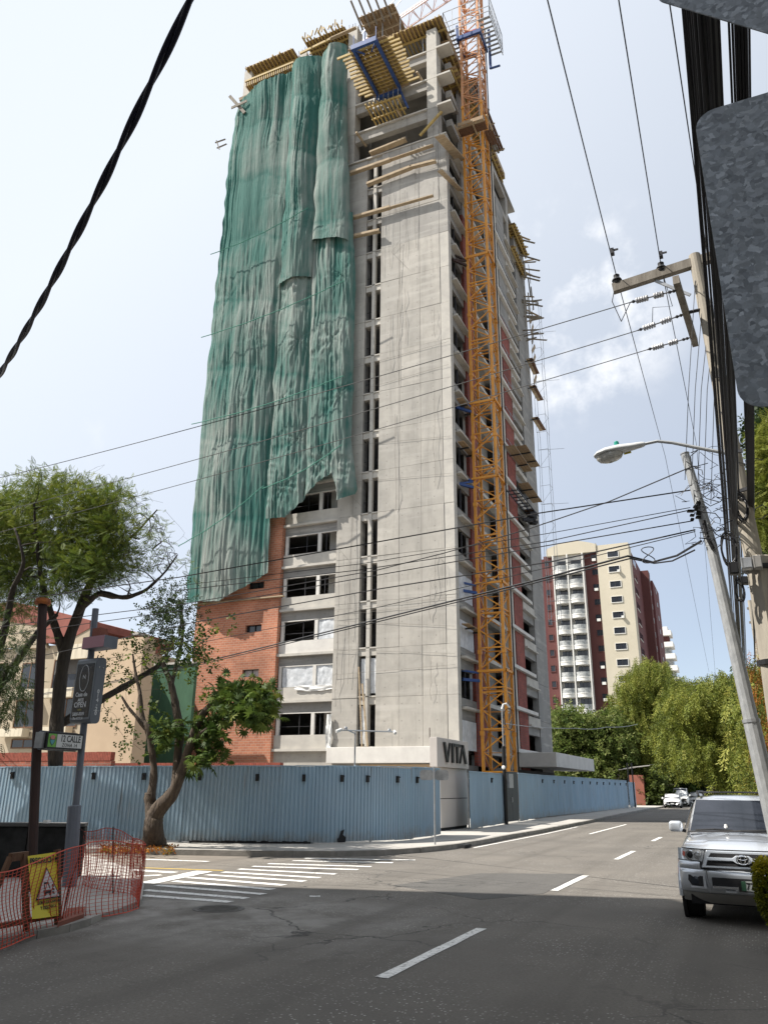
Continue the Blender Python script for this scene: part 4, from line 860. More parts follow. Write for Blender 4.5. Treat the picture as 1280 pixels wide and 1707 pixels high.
drape('creased green net with a torn corner flap by the slit windows', lambda z: -27.45 + w3(z * .3) * .6, lambda z: lin([(20.5, -23.7), (22, -23.15), (26, -23.65), (40, -23.7), (48, -24.1)])(z) + w1(z * .5) * .4, lin([(0, 21.5), (.35, 22.9), (.62, 23.3), (.78, 21.0), (1, 21.6)]), lin([(0, 44.5), (1, 46.5)]), 46.75, 53.0, nu=110, nv=200, grey=0.0, belly=.6, fold=1.35, nties=5, tamp=.22)
# ropes across the nets
for (z0, z1, xa, xb, lab_) in ((19.0, 22.8, -37.5, -30.2, 'lowest green rope, across the foot of the longest net'), (29.2, 30.6, -37.4, -23.8, 'green rope across all the nets a third of the way up'), (37.2, 39.0, -37.3, -24.0, 'green rope across all the nets at about half height'), (22.6, 25.0, -30.3, -23.8, 'green rope across the crumpled lower nets'), (45.5, 47.2, -37.2, -27.6, 'highest green rope, tied across the upper nets')):
    pts = [(xa + (xb - xa) * i / 12, 45.42 + .03 * math.sin(i * 2.1), z0 + (z1 - z0) * i / 12 - .35 * math.sin(math.pi * i / 12)) for i in range(13)]
    o = MB().tube(pts, .035, 5).build('net_rope', M('rope_green', (0.05, 0.2, 0.15)) if 'rope_green' not in MATS else 'rope_green'); tag(o, lab_, 'rope', 'ropes across the debris nets')
# crossed boards at the net's top corner, and a small bracket below
cb = thing('crossed_boards', 'two crossed weathered boards at the top corner of the nets', 'timber', (-37.2, 46.5, 64))
MB().beam(W(383, 160, Y=46.3), W(408, 188, Y=46.3), .3, .08, (0, 1, 0)).build('board', 'grey_wood', cb); MB().beam(W(386, 180, Y=46.15), W(412, 168, Y=46.15), .28, .08, (0, 1, 0)).build('board', 'grey_wood', cb)
MB().beam(W(400, 168, Y=46.6), W(425, 158, Y=46.9), .4, .35).build('board_end', 'plank_wood', cb)
br = thing('edge_bracket', 'small dark timber bracket sticking out beside the long net', 'bracket', tuple(W(364, 240, Y=47)))
MB().beam(W(359, 238, Y=46.8), W(376, 232, Y=47.3), .1, .1).beam(W(362, 247, Y=46.8), W(378, 240, Y=47.3), .1, .1).beam(W(361, 234, Y=46.8), W(366, 249, Y=46.8), .08, .08).build('bars', 'grey_wood', br)
pf = thing('edge_formwork', 'row of timber blocks and long yellow beams above the nets', 'formwork', (-31, 46.8, 65.6))
for i in range(26):
    x = -35.9 + i * .22; MB().box(x, x + .1, 46.5, 47.2, 65.2 + .004 * i, 65.75).build('block', 'form_yellow' if i % 3 else 'plank_wood', pf)
MB().box(-36.0, -30.6, 46.45, 46.6, 65.78, 65.98).build('long_beam', 'form_yellow', pf); MB().beam((-29.9, 46.4, 66.5), (-25.4, 46.4, 66.9), .14, .24).build('long_beam', 'form_yellow', pf)
MB().beam((-26.6, 46.2, 66.5), (-24.0, 46.2, 66.6), .3, .1).build('long_beam', 'plank_wood', pf)
# ================================================================ tower crane
CX0, CX1, CY0, CY1 = -15.4, -13.76, 50.0, 51.64
CR_ = thing('tower_crane', 'orange lattice tower crane climbing the avenue side of the tower', 'crane', ((CX0 + CX1) / 2, (CY0 + CY1) / 2, 0))
cor = [(CX0, CY0), (CX1, CY0), (CX1, CY1), (CX0, CY1)]
BAY = 2.6
def mast_piece(z0, nb, mat):
    top = z0 + nb * BAY
    body = MB()
    for (x, y) in cor: body.box(x - .09, x + .09, y - .09, y + .09, z0, top - .02)
    for (x, y) in cor: body.box(x - .13, x + .13, y - .13, y + .13, top - .3, top - .02)
    sec = body.build('mast_section', mat, CR_)
    lat = MB()
    for b in range(nb):
        z = z0 + b * BAY
        for i in range(4):
            (xa, ya), (xb, yb) = cor[i], cor[(i + 1) % 4]
            a = Vector((xa, ya, 0)); c = Vector((xb, yb, 0)); m = .09
            lat.beam(a + Vector((0, 0, z + .1)), c + Vector((0, 0, z + .1)), .09, .09)
            if b % 2 == 1: lat.beam(a + Vector((0, 0, z - .18)), c + Vector((0, 0, z - .18)), .08, .08)
            p = (a, c) if i % 2 == 0 else (c, a)
            lat.beam(p[1] + Vector((0, 0, z + .16)), p[0] + Vector((0, 0, z + BAY / 2)), .075, .075)
            lat.beam(p[0] + Vector((0, 0, z + BAY / 2)), p[1] + Vector((0, 0, z + BAY - .1)), .075, .075)
            lat.beam(p[0] + Vector((0, 0, z + BAY / 2)), p[1] + Vector((0, 0, z + BAY / 2)), .05, .05) if i in (2, 3) else None
    lat.build('lattice', mat, sec)
    ld = MB(); xl, yl = CX1 - .35, CY1 - .3
    for dx in (-.2, .2): ld.box(xl + dx - .025, xl + dx + .025, yl - .025, yl + .025, z0, top)
    for q in np.arange(z0 + .15, top, .32): ld.box(xl - .2, xl + .2, yl - .015, yl + .015, q, q + .03)
    ld.build('ladder', 'steel_galv', sec)
z = 0.15
for i in range(14):
    mast_piece(z, 2, 'crane_orange' if i < 11 else 'crane_faded'); z += 2 * BAY
MTOP = z
MB().box(CX0 - .8, CX1 + .8, CY0 - .8, CY1 + .8, .1, .9).build('footing', 'concrete_grey', CR_)
MB().tube([(CX1 + .25, CY1 - .2, q) for q in np.arange(1, MTOP, 6)], .05, 6).build('power_cable', 'black_cable', CR_)
# wall ties
for q, rot in ((14.9, 0), (28.6, 1), (41.5, 1), (9.0, 0), (22.6, 1)):
    mb = MB(); mb.beam((CX0, CY0 + .1, q), (XR - .3, 48.9, q + .1), .12, .12).beam((CX0, CY0 + .1, q - .5), (XR - .2, 48.8, q - .5), .16, .18)
    if rot: mb.beam((CX0, CY0 + .1, q), (XR - .2, 48.8, q - .5), .12, .12)
    tt = mb.build('wall_tie', 'steel_blue' if q != 41.5 else 'rust_steel', CR_)
    MB().box(CX0 - .16, CX1 + .16, CY0 - .2, CY0 - .095, q + .05, q + .2).box(CX1 + .1, CX1 + .2, CY0 - .2, CY1 + .2, q + .05, q + .2).build('tie_collar', 'crane_orange', tt)
# timber access deck round the mast
ad = thing('mast_deck', 'brown plank access deck wrapped round the orange crane mast', 'work platform', (-14.4, 50.0, 53.9))
for i in range(5): MB().box(-15.55, -13.25, 48.75 + i * .22, 48.95 + i * .22, 53.9, 53.97).build('board', 'brown_wood' if i else 'plank_wood', ad)
MB().box(-15.5, -13.3, 48.66, 48.7, 53.95, 54.3).build('toe_board', 'plywood', ad)
for i in range(3): MB().box(-13.6 + i * .24, -13.38 + i * .24, 50.0, 51.7, 53.9 - .004 * i, 53.96).build('board', 'brown_wood', ad)
for x in (-15.6, -14.2, -12.9): MB().beam((x, 48.3, 53.8), (x, 50.0, 53.8), .1, .16).build('bearer', 'plank_wood', ad)
# climbing cage, slewing ring, cab and jib
zc = 64.4
MB().box(CX0 - .3, CX1 + .3, CY0 - .35, CY0 - .15, zc + .5, zc + .9).box(CX0 - .3, CX1 + .3, CY1 + .15, CY1 + .35, zc + .5, zc + .9).box(CX0 - .3, CX0 - .15, CY0 - .15, CY1 + .15, zc + .5, zc + .9).box(CX1 + .15, CX1 + .3, CY0 - .15, CY1 + .15, zc + .5, zc + .9).build('blue_collar', 'steel_blue', CR_)
MB().beam((CX1 + .4, CY1 + .6, zc - 1.2), (CX1 + .4, CY1 + .6, zc + 3.5), .2, .2).beam((CX1 + .4, CY1 + .6, zc - 1.2), (CX1 + 1.2, CY1 + .9, zc - .9), .14, .14).beam((CX0 - .2, CY0 - .3, zc + .6), (CX0 - .2, CY0 - .3, zc + 2.2), .18, .18).build('blue_frame', 'steel_blue', CR_)
cage = MB()
for (x0, y0, x1, y1) in ((CX0 - 1.2, CY0 - 1.2, CX0 - 1.2, CY1 + 1.2), (CX0 - 1.2, CY0 - 1.2, CX1 + 1.4, CY0 - 1.2), (CX1 + 1.4, CY0 - 1.2, CX1 + 1.4, CY1 + 1.4)):
    a = Vector((x0, y0, 0)); b = Vector((x1, y1, 0))
    for zz in (zc + .8, zc + 1.4, zc + 2.0, zc + 3.3): cage.beam(a + Vector((0, 0, zz)), b + Vector((0, 0, zz)), .05, .05)
    for f in np.linspace(0, 1, 6): p = a.lerp(b, f); cage.beam(p + Vector((0, 0, zc + .8)), p + Vector((0, 0, zc + 3.3)), .045, .045)
cg = cage.build('cage_rails', 'steel_galv', CR_)
def mesh_panel(a, b, z0, z1, step=.42):
    mb = MB(); a = Vector(a); b = Vector(b); n = int((b - a).length / step)
    for i in range(n + 1): p = a.lerp(b, i / n); mb.beam(p + Vector((0, 0, z0)), p + Vector((0, 0, z1)), .012, .012)
    for zz in np.arange(z0, z1, step): mb.beam(a + Vector((0, 0, zz)), b + Vector((0, 0, zz)), .012, .012)
    return mb
mesh_panel((CX0 - 1.2, CY0 - 1.2, 0), (CX0 - 1.2, CY1 + 1.2, 0), zc + .8, zc + 2).build('mesh_panel', 'steel_galv', CR_, kind='stuff')
mesh_panel((CX1 + 1.4, CY0 - 1.2, 0), (CX1 + 1.4, CY1 + 1.4, 0), zc + .8, zc + 3.2).build('mesh_panel', 'steel_galv', CR_, kind='stuff')
for i in range(9): MB().box(CX0 - 1.2, CX0 - .2, CY0 - 1.2 + i * .44, CY0 - 1.02 + i * .44, zc + .72, zc + .78).build('walkway_grate', 'steel_galv', CR_)
for i in range(9): MB().box(CX1 + .35, CX1 + 1.4, CY0 - 1.2 + i * .46, CY0 - 1.02 + i * .46, zc + .72, zc + .78).build('walkway_grate', 'steel_galv', CR_)
MB().box(CX0 + .25, CX1 - .25, CY0 + .1, CY0 + .5, zc + 1.3, zc + 1.6).build('red_beam', 'crane_red', CR_)
MB().lathe((-14.58, 50.82, MTOP), (0, 0, 1), [(0, 1.0), (.4, 1.1), (.5, 1.3), (1.2, 1.3), (1.3, 1.0), (2.2, .9)], 20).build('slewing_ring', 'steel_galv', CR_)
MB().box(-15.4, -13.7, 50.0, 51.6, MTOP + 2.2, MTOP + 5).build('tower_top', 'crane_white', CR_)
MB().box(-13.6, -12.2, 49.9, 51.4, MTOP + 2.0, MTOP + 4.2).build('cab', 'crane_white', CR_, bevel=.08); MB().box(-13.5, -12.3, 49.86, 49.89, MTOP + 2.9, MTOP + 4.0).build('cab_window', 'glass_dark', CR_)
jd = Vector((-0.976, 0.217, 0)); jn = Vector((jd.y, -jd.x, 0)); J0 = Vector((-14.6, 50.8, 74.6)); JL = 16.5
jb = MB(); jc = MB()
for s in (-.65, .65): jc.beam(J0 + jn * s - Vector((0, 0, 1.3)), J0 + jd * JL + jn * s - Vector((0, 0, 1.3)), .13, .13)
jc.beam(J0, J0 + jd * JL, .16, .16)
ja = jc.build('jib', 'crane_white', CR_)
st = 1.5; n = int(JL / st)
for i in range(n):
    a = J0 + jd * (i * st); b = J0 + jd * ((i + .5) * st); c = J0 + jd * ((i + 1) * st)
    for s in (-.65, .65):
        lo = lambda q: q + jn * s - Vector((0, 0, 1.3))
        jb.beam(lo(a), b, .06, .06); jb.beam(b, lo(c), .06, .06)
    jb.beam(a + jn * -.65 - Vector((0, 0, 1.3)), a + jn * .65 - Vector((0, 0, 1.3)), .06, .06)
    jb.beam(a + jn * -.65 - Vector((0, 0, 1.3)), c + jn * .65 - Vector((0, 0, 1.3)), .05, .05)
jb.build('lattice', 'crane_white', ja)
MB().tube([J0 + Vector((0, 0, 6)), J0 + jd * 16], .045, 5).tube([J0 + Vector((0, 0, 6)), J0 + jd * 12], .045, 5).build('jib_tie', 'steel_galv', CR_)
MB().box(-16.9, -16.0, 50.3, 51.9, 73.2, 74.4).build('trolley', 'crane_red', CR_)
cj = MB()
for s in (-.6, .6): cj.beam(J0 - Vector((0, 0, 1.3)) + jn * s, J0 - jd * 14 - Vector((0, 0, 1.3)) + jn * s, .25, .35)
cj.build('counter_jib', 'crane_white', CR_)
for i in range(4): p = J0 - jd * (11 + i * .8) - Vector((0, 0, 2.2)); MB().obox(p, jd * .36, jn * .8, Vector((0, 0, 1.2))).build('counterweight', 'concrete_grey', CR_)

# ================================================================ blue corrugated hoarding
def poly_along(pts):
    P = [Vector((p[0], p[1], 0)) for p in pts]; S = [0]
    for a, b in zip(P, P[1:]): S.append(S[-1] + (b - a).length)
    def at(s):
        for i in range(len(P) - 1):
            if s <= S[i + 1] or i == len(P) - 2:
                d = (P[i + 1] - P[i]).normalized(); return P[i] + d * (s - S[i]), d
    return at, S[-1]
def smooth_line(pts, it=2):
    for _ in range(it):
        q = [pts[0]]
        for a, b in zip(pts, pts[1:]): q += [(a[0] * .75 + b[0] * .25, a[1] * .75 + b[1] * .25), (a[0] * .25 + b[0] * .75, a[1] * .25 + b[1] * .75)]
        pts = q + [pts[-1]]
    return pts
PZ = .146
def gp(px, py): p = G(px, py, PZ); return (p.x, p.y)
def fence_sheet():
    m = M('fence_sheet', (0.335, 0.465, 0.575), (0.285, 0.41, 0.515), scale=1.2, stretch=(1, 1, .35), rough=.6, spec=.3, c3=(.36, .44, .51), s3=.7, f3=.5); L = m.node_tree.links
    oi = nnode(m, 'ShaderNodeObjectInfo'); r = nnode(m, 'ShaderNodeMapRange'); L.new(oi.outputs['Random'], r.inputs[0]); r.inputs[4].default_value = .35; mix_tail(m, (.25, .33, .40), r.outputs[0])
    ge = nnode(m, 'ShaderNodeNewGeometry'); sx_ = nnode(m, 'ShaderNodeSeparateXYZ'); L.new(ge.outputs['Position'], sx_.inputs[0])
    n = nnode(m, 'ShaderNodeTexNoise'); n.inputs['Scale'].default_value = 2.2; n.inputs['Detail'].default_value = 8; n.inputs['Roughness'].default_value = .7; L.new(ge.outputs['Position'], n.inputs['Vector'])
    # mud splashed up from the pavement, ragged at its upper edge
    ad = nnode(m, 'ShaderNodeMath', operation='MULTIPLY_ADD'); L.new(n.outputs['Fac'], ad.inputs[0]); ad.inputs[1].default_value = 1.5; ad.inputs[2].default_value = -.15
    sb = nnode(m, 'ShaderNodeMath', operation='SUBTRACT'); L.new(ad.outputs[0], sb.inputs[0]); L.new(sx_.outputs[2], sb.inputs[1])
    mr = nnode(m, 'ShaderNodeMapRange'); L.new(sb.outputs[0], mr.inputs[0]); mr.inputs[1].default_value = 0.05; mr.inputs[2].default_value = .5; mr.inputs[4].default_value = .6; mix_tail(m, (.27, .25, .215), mr.outputs[0])
    n2 = nnode(m, 'ShaderNodeTexNoise'); n2.inputs['Scale'].default_value = 5; n2.inputs['Detail'].default_value = 8; mp = nnode(m, 'ShaderNodeMapping'); mp.inputs['Scale'].default_value = (1, 1, .12); L.new(ge.outputs['Position'], mp.inputs[0]); L.new(mp.outputs[0], n2.inputs['Vector'])
    r2 = nnode(m, 'ShaderNodeMapRange'); L.new(n2.outputs['Fac'], r2.inputs[0]); r2.inputs[1].default_value = .62; r2.inputs[2].default_value = .74; r2.inputs[4].default_value = .55; mix_tail(m, (.20, .15, .11), r2.outputs[0])
fence_sheet()
def hoarding(pts, label, h0, h1, sheet=1.08, post_side=1):
    at, Ln = poly_along(pts); p0, _ = at(0)
    t = thing('hoarding', label, 'fence', (p0.x, p0.y, PZ)); n = max(1, int(round(Ln / sheet))); per = .145
    for i in range(n):
        s0, s1 = Ln * i / n, Ln * (i + 1) / n + .03; k = max(2, int(round((s1 - s0) / per))); V = []
        off = .012 * (i % 2); hz = h0 + (h1 - h0) * i / n + random.uniform(-.03, .025); zb = PZ + random.uniform(.02, .07)
        for j in range(k):
            for (f, d) in ((0.0, 0), (.30, 0), (.42, .034), (.88, .034)):
                s = s0 + (s1 - s0) * (j + f) / k; p, dr = at(s); nr = Vector((dr.y, -dr.x, 0)); V.append(p + nr * (d + off))
        p, dr = at(s1); V.append(p + Vector((dr.y, -dr.x, 0)) * off)
        lo = [v + Vector((0, 0, zb)) for v in V]; hi = [v + Vector((0, 0, PZ + hz)) for v in V]
        MB().grid([lo, hi]).build('corrugated_sheet', 'fence_sheet', t)
    for i in range(0, n + 1, 2):
        p, dr = at(Ln * i / n); q = p - Vector((dr.y, -dr.x, 0)) * .06; MB().box(q.x - .03, q.x + .03, q.y - .03, q.y + .03, PZ, PZ + min(h0, h1) - .05).build('post', 'steel_galv', t)
    rl = MB(); m = max(2, int(Ln / 1.0))
    for zz in (.5, min(h0, h1) - .3):
        for i in range(m):
            a, d1 = at(Ln * i / m); b, d2 = at(Ln * (i + 1) / m); o1 = Vector((d1.y, -d1.x, 0)) * -.03; rl.beam(a + o1 + Vector((0, 0, PZ + zz)), b + o1 + Vector((0, 0, PZ + zz)), .04, .06)
    rl.build('rail', 'steel_galv', t)
    cp = MB()
    for i in range(m):
        a, d1 = at(Ln * i / m); b, d2 = at(Ln * (i + 1) / m); o1 = Vector((d1.y, -d1.x, 0)) * .02; hz = PZ + h0 + (h1 - h0) * (i + .5) / m
        cp.beam(a + o1 + Vector((0, 0, hz)), b + o1 + Vector((0, 0, hz)), .07, .035)
    cp.build('cap_strip', 'fence_blue', t)
    return t, at, Ln
def hit(at, Ln, px, py=1300):
    """where the sight line through px crosses the fence line"""
    d = CF * FPX + CR * (px - 640) - CU * (py - 853.5); best = None
    for i in range(600):
        s = Ln * i / 599; p, dr = at(s); e = abs(p.x * d.y - p.y * d.x) / math.hypot(d.x, d.y)
        if best is None or e < best[0]: best = (e, s)
    return best[1]
def brackets(t, at, Ln, pxs, zc_):
    for px in pxs:
        s = hit(at, Ln, px); p, dr = at(s); nr = Vector((dr.y, -dr.x, 0)); c = p + nr * .07 + Vector((0, 0, PZ + zc_))
        b = MB().obox(c, dr * .055, nr * .035, Vector((0, 0, .11))).obox(c + nr * .05 + Vector((0, 0, .07)), dr * .055, nr * .03, Vector((0, 0, .02))).build('floodlight_bracket', 'black_paint', t)
HF0, HF1 = 2.25, 2.46
front = smooth_line([gp(-90, 1395), gp(0, 1398), gp(200, 1403), gp(400, 1405.5), gp(540, 1406.5), gp(600, 1405), gp(660, 1402), gp(705, 1398), gp(733, 1392)], 2)
F1, at1, L1 = hoarding(front, 'long blue corrugated hoarding curving along the side street corner', HF0, HF1)
brackets(F1, at1, L1, [22, 157, 242, 333, 429, 507, 569, 610, 660, 693], 2.0)
F2, at2, L2 = hoarding([gp(784, 1383), gp(799, 1380.5), gp(842, 1373.5)], 'short blue hoarding between the sign pylon and the dark gate', 2.44, 2.44)
brackets(F2, at2, L2, [817], 2.1)
F3, at3, L3 = hoarding([gp(866, 1370), gp(906, 1363.2), gp(960, 1357.2), gp(1010, 1351.5), gp(1047, 1347.3)], 'long blue hoarding running up the avenue beyond the gate', 2.54, 2.52)
brackets(F3, at3, L3, [902, 921, 938.5, 954, 968, 981, 992.5, 1003.5, 1013.5, 1022.5, 1031.5, 1041], 2.18)
F4, at4, L4 = hoarding([gp(1050, 1347), gp(1060, 1345.6)], 'last narrow blue hoarding panel beside the terracotta wall', 2.4, 2.4)
# torn hole and a dark tarp edge along the foot of the hoarding
s = hit(at1, L1, 568, 1395); p, dr = at1(s); nr = Vector((dr.y, -dr.x, 0))
q = [p + nr * .06 + dr * a + Vector((0, 0, PZ + b)) for a, b in ((-.12, .03), (.14, .03), (.16, .18), (.05, .26), (.1, .42), (-.02, .38), (-.08, .2), (-.14, .14))]
MB().extrude(q, nr * .012).build('torn_hole', 'void_dark', F1)
tp = MB()
for i in range(40):
    s = hit(at1, L1, 320 + i * 5, 1400) ; p, dr = at1(s); nr = Vector((dr.y, -dr.x, 0)); tp.obox(p + nr * .09 + Vector((0, 0, PZ + .03)), dr * .06, nr * .05, Vector((0, 0, .02 + .03 * random.random())))
tp.build('ground_tarp', 'void_dark', F1, kind='stuff')
g1, g2 = gp(843, 1373), gp(865, 1370.3)
gt = thing('site_gate', 'dark grey sheet metal gate closed between two blue hoardings', 'gate', (g1[0], g1[1], PZ))
a, b = Vector((*g1, 0)), Vector((*g2, 0)); d = (b - a).normalized(); nr = Vector((d.y, -d.x, 0)); m = a.lerp(b, .5)
for (f0, f1) in ((.02, .495), (.505, .98)):
    MB().obox(a.lerp(b, (f0 + f1) / 2) + Vector((0, 0, PZ + 1.33)), (b - a) * ((f1 - f0) / 2), nr * .03, Vector((0, 0, 1.25))).build('gate_leaf', 'gate_paint', gt)
MB().obox(a.lerp(b, .46) + nr * .05 + Vector((0, 0, PZ + 1.15)), d * .05, nr * .03, Vector((0, 0, .12))).build('latch', 'steel_galv', gt)
# power mast and meter box at the gate
pm = Vector((*gp(840, 1374), 0)) + Vector((.15, -.1, 0)); pz = W(838, 1205, X=pm.x).z
sp = thing('service_mast', 'black service mast with curled conduit and meter box by the gate', 'electric mast', (pm.x, pm.y, PZ))
MB().tube([(pm.x, pm.y, PZ), (pm.x, pm.y, pz - 1.2)], .10, 8).build('post', 'black_paint', sp); MB().tube([(pm.x, pm.y, pz - 1.2), (pm.x, pm.y, pz + .7)], .04, 6).build('conduit', 'steel_galv', sp)
MB().tube([(pm.x, pm.y, pz + .7), (pm.x + .05, pm.y + .1, pz + .95), (pm.x + .2, pm.y + .2, pz + 1.0), (pm.x + .35, pm.y + .3, pz + .8)], .05, 8).build('weather_head', 'white_paint', sp)
cl = [(pm.x + .3 + .28 * math.cos(q) * (1 if q < 3 else .8), pm.y + .2, pz + .2 + .55 * math.sin(q)) for q in np.linspace(1.2, 7.4, 26)]
MB().tube(cl, .02, 5).build('cable_coil', 'black_cable', sp)
MB().box(pm.x + .02, pm.x + .2, pm.y + .15, pm.y + .95, PZ + 1.75, PZ + 2.45).build('meter_box', 'steel_galv', sp)
MB().lathe((pm.x, pm.y - .1, PZ + 2.75), (0, -1, 0), [(0, .1), (.05, .1), (.08, .06)], 10).build('lamp', 'white_paint', sp)
# ---- the sign pylon with four free letters
PX = -12.25
PYL = thing('sign_pylon', 'grey panelled sign pylon with four black letters above the hoarding', 'sign', (PX - .3, 35.2, PZ))
for (za, zb) in ((PZ + .12, 1.42), (1.45, 2.70)):
    MB().box(PX - .55, PX, 33.45, 37.1, za, zb).build('cladding_panel', 'sign_panel', PYL, bevel=.006)
MB().box(PX - .5, PX - .04, 33.5, 37.05, PZ, 2.7).build('backing', 'void_dark', PYL)
ypx = lambda px, py=1255: W(px, py, X=PX + .12).y
MB().box(PX - .22, PX + .12, ypx(728.5), ypx(780.5), 2.72, 3.94).build('sign_box', 'sign_panel', PYL, bevel=.01)
yl = PX + .12
def letter(ch, y0, w, z0, h):
    s = .2; mb = MB(); x0, x1 = yl + .02, yl + .085
    def bar(a, b, t=s):  # bar between two (y,z) points in the sign's plane
        (ya, za), (yb, zb) = a, b; mb.extrude([(x0, ya - t / 2, za), (x0, ya + t / 2, za), (x0, yb + t / 2, zb), (x0, yb - t / 2, zb)], (x1 - x0, 0, 0))
    if ch == 'V': bar((y0 + .1, z0 + h), (y0 + w / 2, z0), .22); bar((y0 + w - .1, z0 + h), (y0 + w / 2 + .02, z0 + .005), .10)
    if ch == 'I': bar((y0 + w / 2, z0), (y0 + w / 2, z0 + h), .22)
    if ch == 'T': bar((y0 + w / 2, z0), (y0 + w / 2, z0 + h - .13), .22); mb.box(x0, x1, y0, y0 + w, z0 + h - .13, z0 + h)
    if ch == 'A': bar((y0 + .1, z0), (y0 + w / 2, z0 + h), .10); bar((y0 + w - .1, z0), (y0 + w / 2 - .02, z0 + h - .005), .24)
    mb.build('letter', 'black_paint', PYL)
    MB().box(yl + .0, x0, y0 + w / 2 - .03, y0 + w / 2 + .03, z0 + h * .45, z0 + h * .55).build('stud', 'steel_galv', PYL)
za, zb = W(745, 1271, X=yl).z, W(741, 1237.5, X=yl).z
for ch, q0, q1 in (('V', 737.7, 749.5), ('I', 749.8, 755.8), ('T', 754.8, 766), ('A', 763.5, 775.5)): letter(ch, ypx(q0), ypx(q1) - ypx(q0), za, zb - za)
MB().tube([(PX - .3, 33.0, 3.9), (PX - .3, 33.0, 4.35)], .02, 5).build('rod', 'rust_steel', PYL)
# CCTV mast behind the hoarding
cp = G(591, 1402, PZ); cz = W(591, 1219, Y=cp.y + .6).z; cx, cy = cp.x - .35, cp.y + .6
cc = thing('camera_mast', 'thin grey mast carrying a bar of security cameras over the hoarding', 'security camera', (cx, cy, PZ))
MB().tube([(cx, cy, PZ), (cx, cy, cz)], .03, 6).build('mast', 'steel_galv', cc)
e0, e1 = W(566, 1217, Y=cy - .3), W(659, 1220, Y=cy + 1.0)
MB().tube([(cx, cy, cz - .08), e0 + Vector((.3, 0, 0)), ], .025, 6).tube([e0, e1], .028, 6).build('crossbar', 'steel_galv', cc)
for p, sgn in ((e0, -1), (e1, 1)):
    MB().lathe(p + Vector((0, -.05, -.02)), (.5 * sgn, -.8, -.35), [(-.12, .05), (-.1, .06), (.1, .06), (.12, .055), (.12, .01)], 10).build('camera', 'white_paint', cc)
    MB().lathe(p + Vector((-.25 * sgn, 0, .05)), (0, 0, 1), [(-.03, .05), (0, .07), (.06, .05), (.08, .01)], 10).build('dome', 'steel_galv', cc)
# back of a street-name sign on the corner
sp_ = G(725, 1408, PZ); sx, sy = sp_.x, sp_.y
ss = thing('street_sign', 'blank grey back of a double street sign on a thin kerbside post', 'street sign', (sx, sy, PZ))
ztop = W(725, 1278, Y=sy).z
MB().tube([(sx, sy, PZ), (sx, sy, ztop)], .03, 8).build('post', 'steel_galv', ss)
for sgn in (-1, 1):
    zc0 = W(725, 1292, Y=sy).z; rr = []
    d = Vector((CR.x, CR.y, 0)).normalized(); c = Vector((sx, sy, zc0)) + d * (.25 * sgn); hw, hh, r = .225, .16, .09
    for (ux, uz, a0) in ((1, 1, 0), (-1, 1, 90), (-1, -1, 180), (1, -1, 270)):
        for a in (0, 30, 60, 90): an = R_(a0 + a); rr.append(c + d * (ux * (hw - r) + r * math.cos(an)) + Vector((0, 0, uz * (hh - r) + r * math.sin(an))))
    MB().extrude(rr, Vector((-d.y, d.x, 0)) * .02).build('plate', 'steel_galv', ss)
# posts and lines at the far end of the hoarding
for px, lab_ in ((1049, 'thin black steel post just at the end of the long hoarding'), (1056, 'thin black steel post beside the last narrow hoarding panel')):
    p = G(px, 1346, PZ); o = MB().tube([(p.x + .15, p.y, PZ), (p.x + .15, p.y, PZ + 4.3)], .07, 6).build('steel_post', 'black_paint'); tag(o, lab_, 'post', 'thin posts at the end of the hoarding')
# ================================================================ near corner: wall, posts, signs, orange net
CZ = .085
def gc(px, py): return G(px, py, CZ)
# dark planter wall
pw = thing('planter_wall', 'low black stone planter wall behind the yellow warning banner', 'wall', (-13.6, 12.9, CZ))
wa, wb_ = Vector((-19.5, 9.2, 0)), Vector((-12.9, 13.6, 0)); d = (wb_ - wa).normalized(); nr = Vector((d.y, -d.x, 0)); n = 7
for i in range(n):
    a = wa.lerp(wb_, i / n); b = wa.lerp(wb_, (i + 1) / n) - d * .02
    MB().obox((a + b) / 2 - nr * .15 + Vector((0, 0, CZ + .48)), (b - a) / 2, nr * .15, Vector((0, 0, .48))).build('stone_block', 'dark_stone', pw, bevel=.015)
    MB().obox((a + b) / 2 - nr * .14 + Vector((0, 0, CZ + 1.0)), (b - a) / 2, nr * .19, Vector((0, 0, .035))).build('coping_stone', 'concrete_dark', pw, bevel=.01)
for px in (78,):
    p = W(px, 1376, Y=13.0); MB().box(p.x - .06, p.x + .06, p.y - .05, p.y + .05, CZ + 1.04, CZ + 1.1).build('loose_brick', 'white_paint', pw)
# rusty post
rp = gc(52, 1486); zt = W(70, 1004, Y=rp.y).z
rpo = thing('rusty_post', 'rusty brown steel post with a torn capped top among the branches', 'post', (rp.x, rp.y, CZ))
MB().tube([Vector((rp.x, rp.y, CZ)), W(72, 1004, Y=rp.y)], .088, 10).build('shaft', 'rust_steel', rpo)
MB().lathe(W(72, 1004, Y=rp.y) - Vector((0, 0, .05)), (0, 0, 1), [(0, .15), (.05, .16), (.12, .14), (.14, .05)], 10).build('cap', M('rust_bright', (.38, .12, .03), (.2, .07, .03), scale=9, rough=.9), rpo)
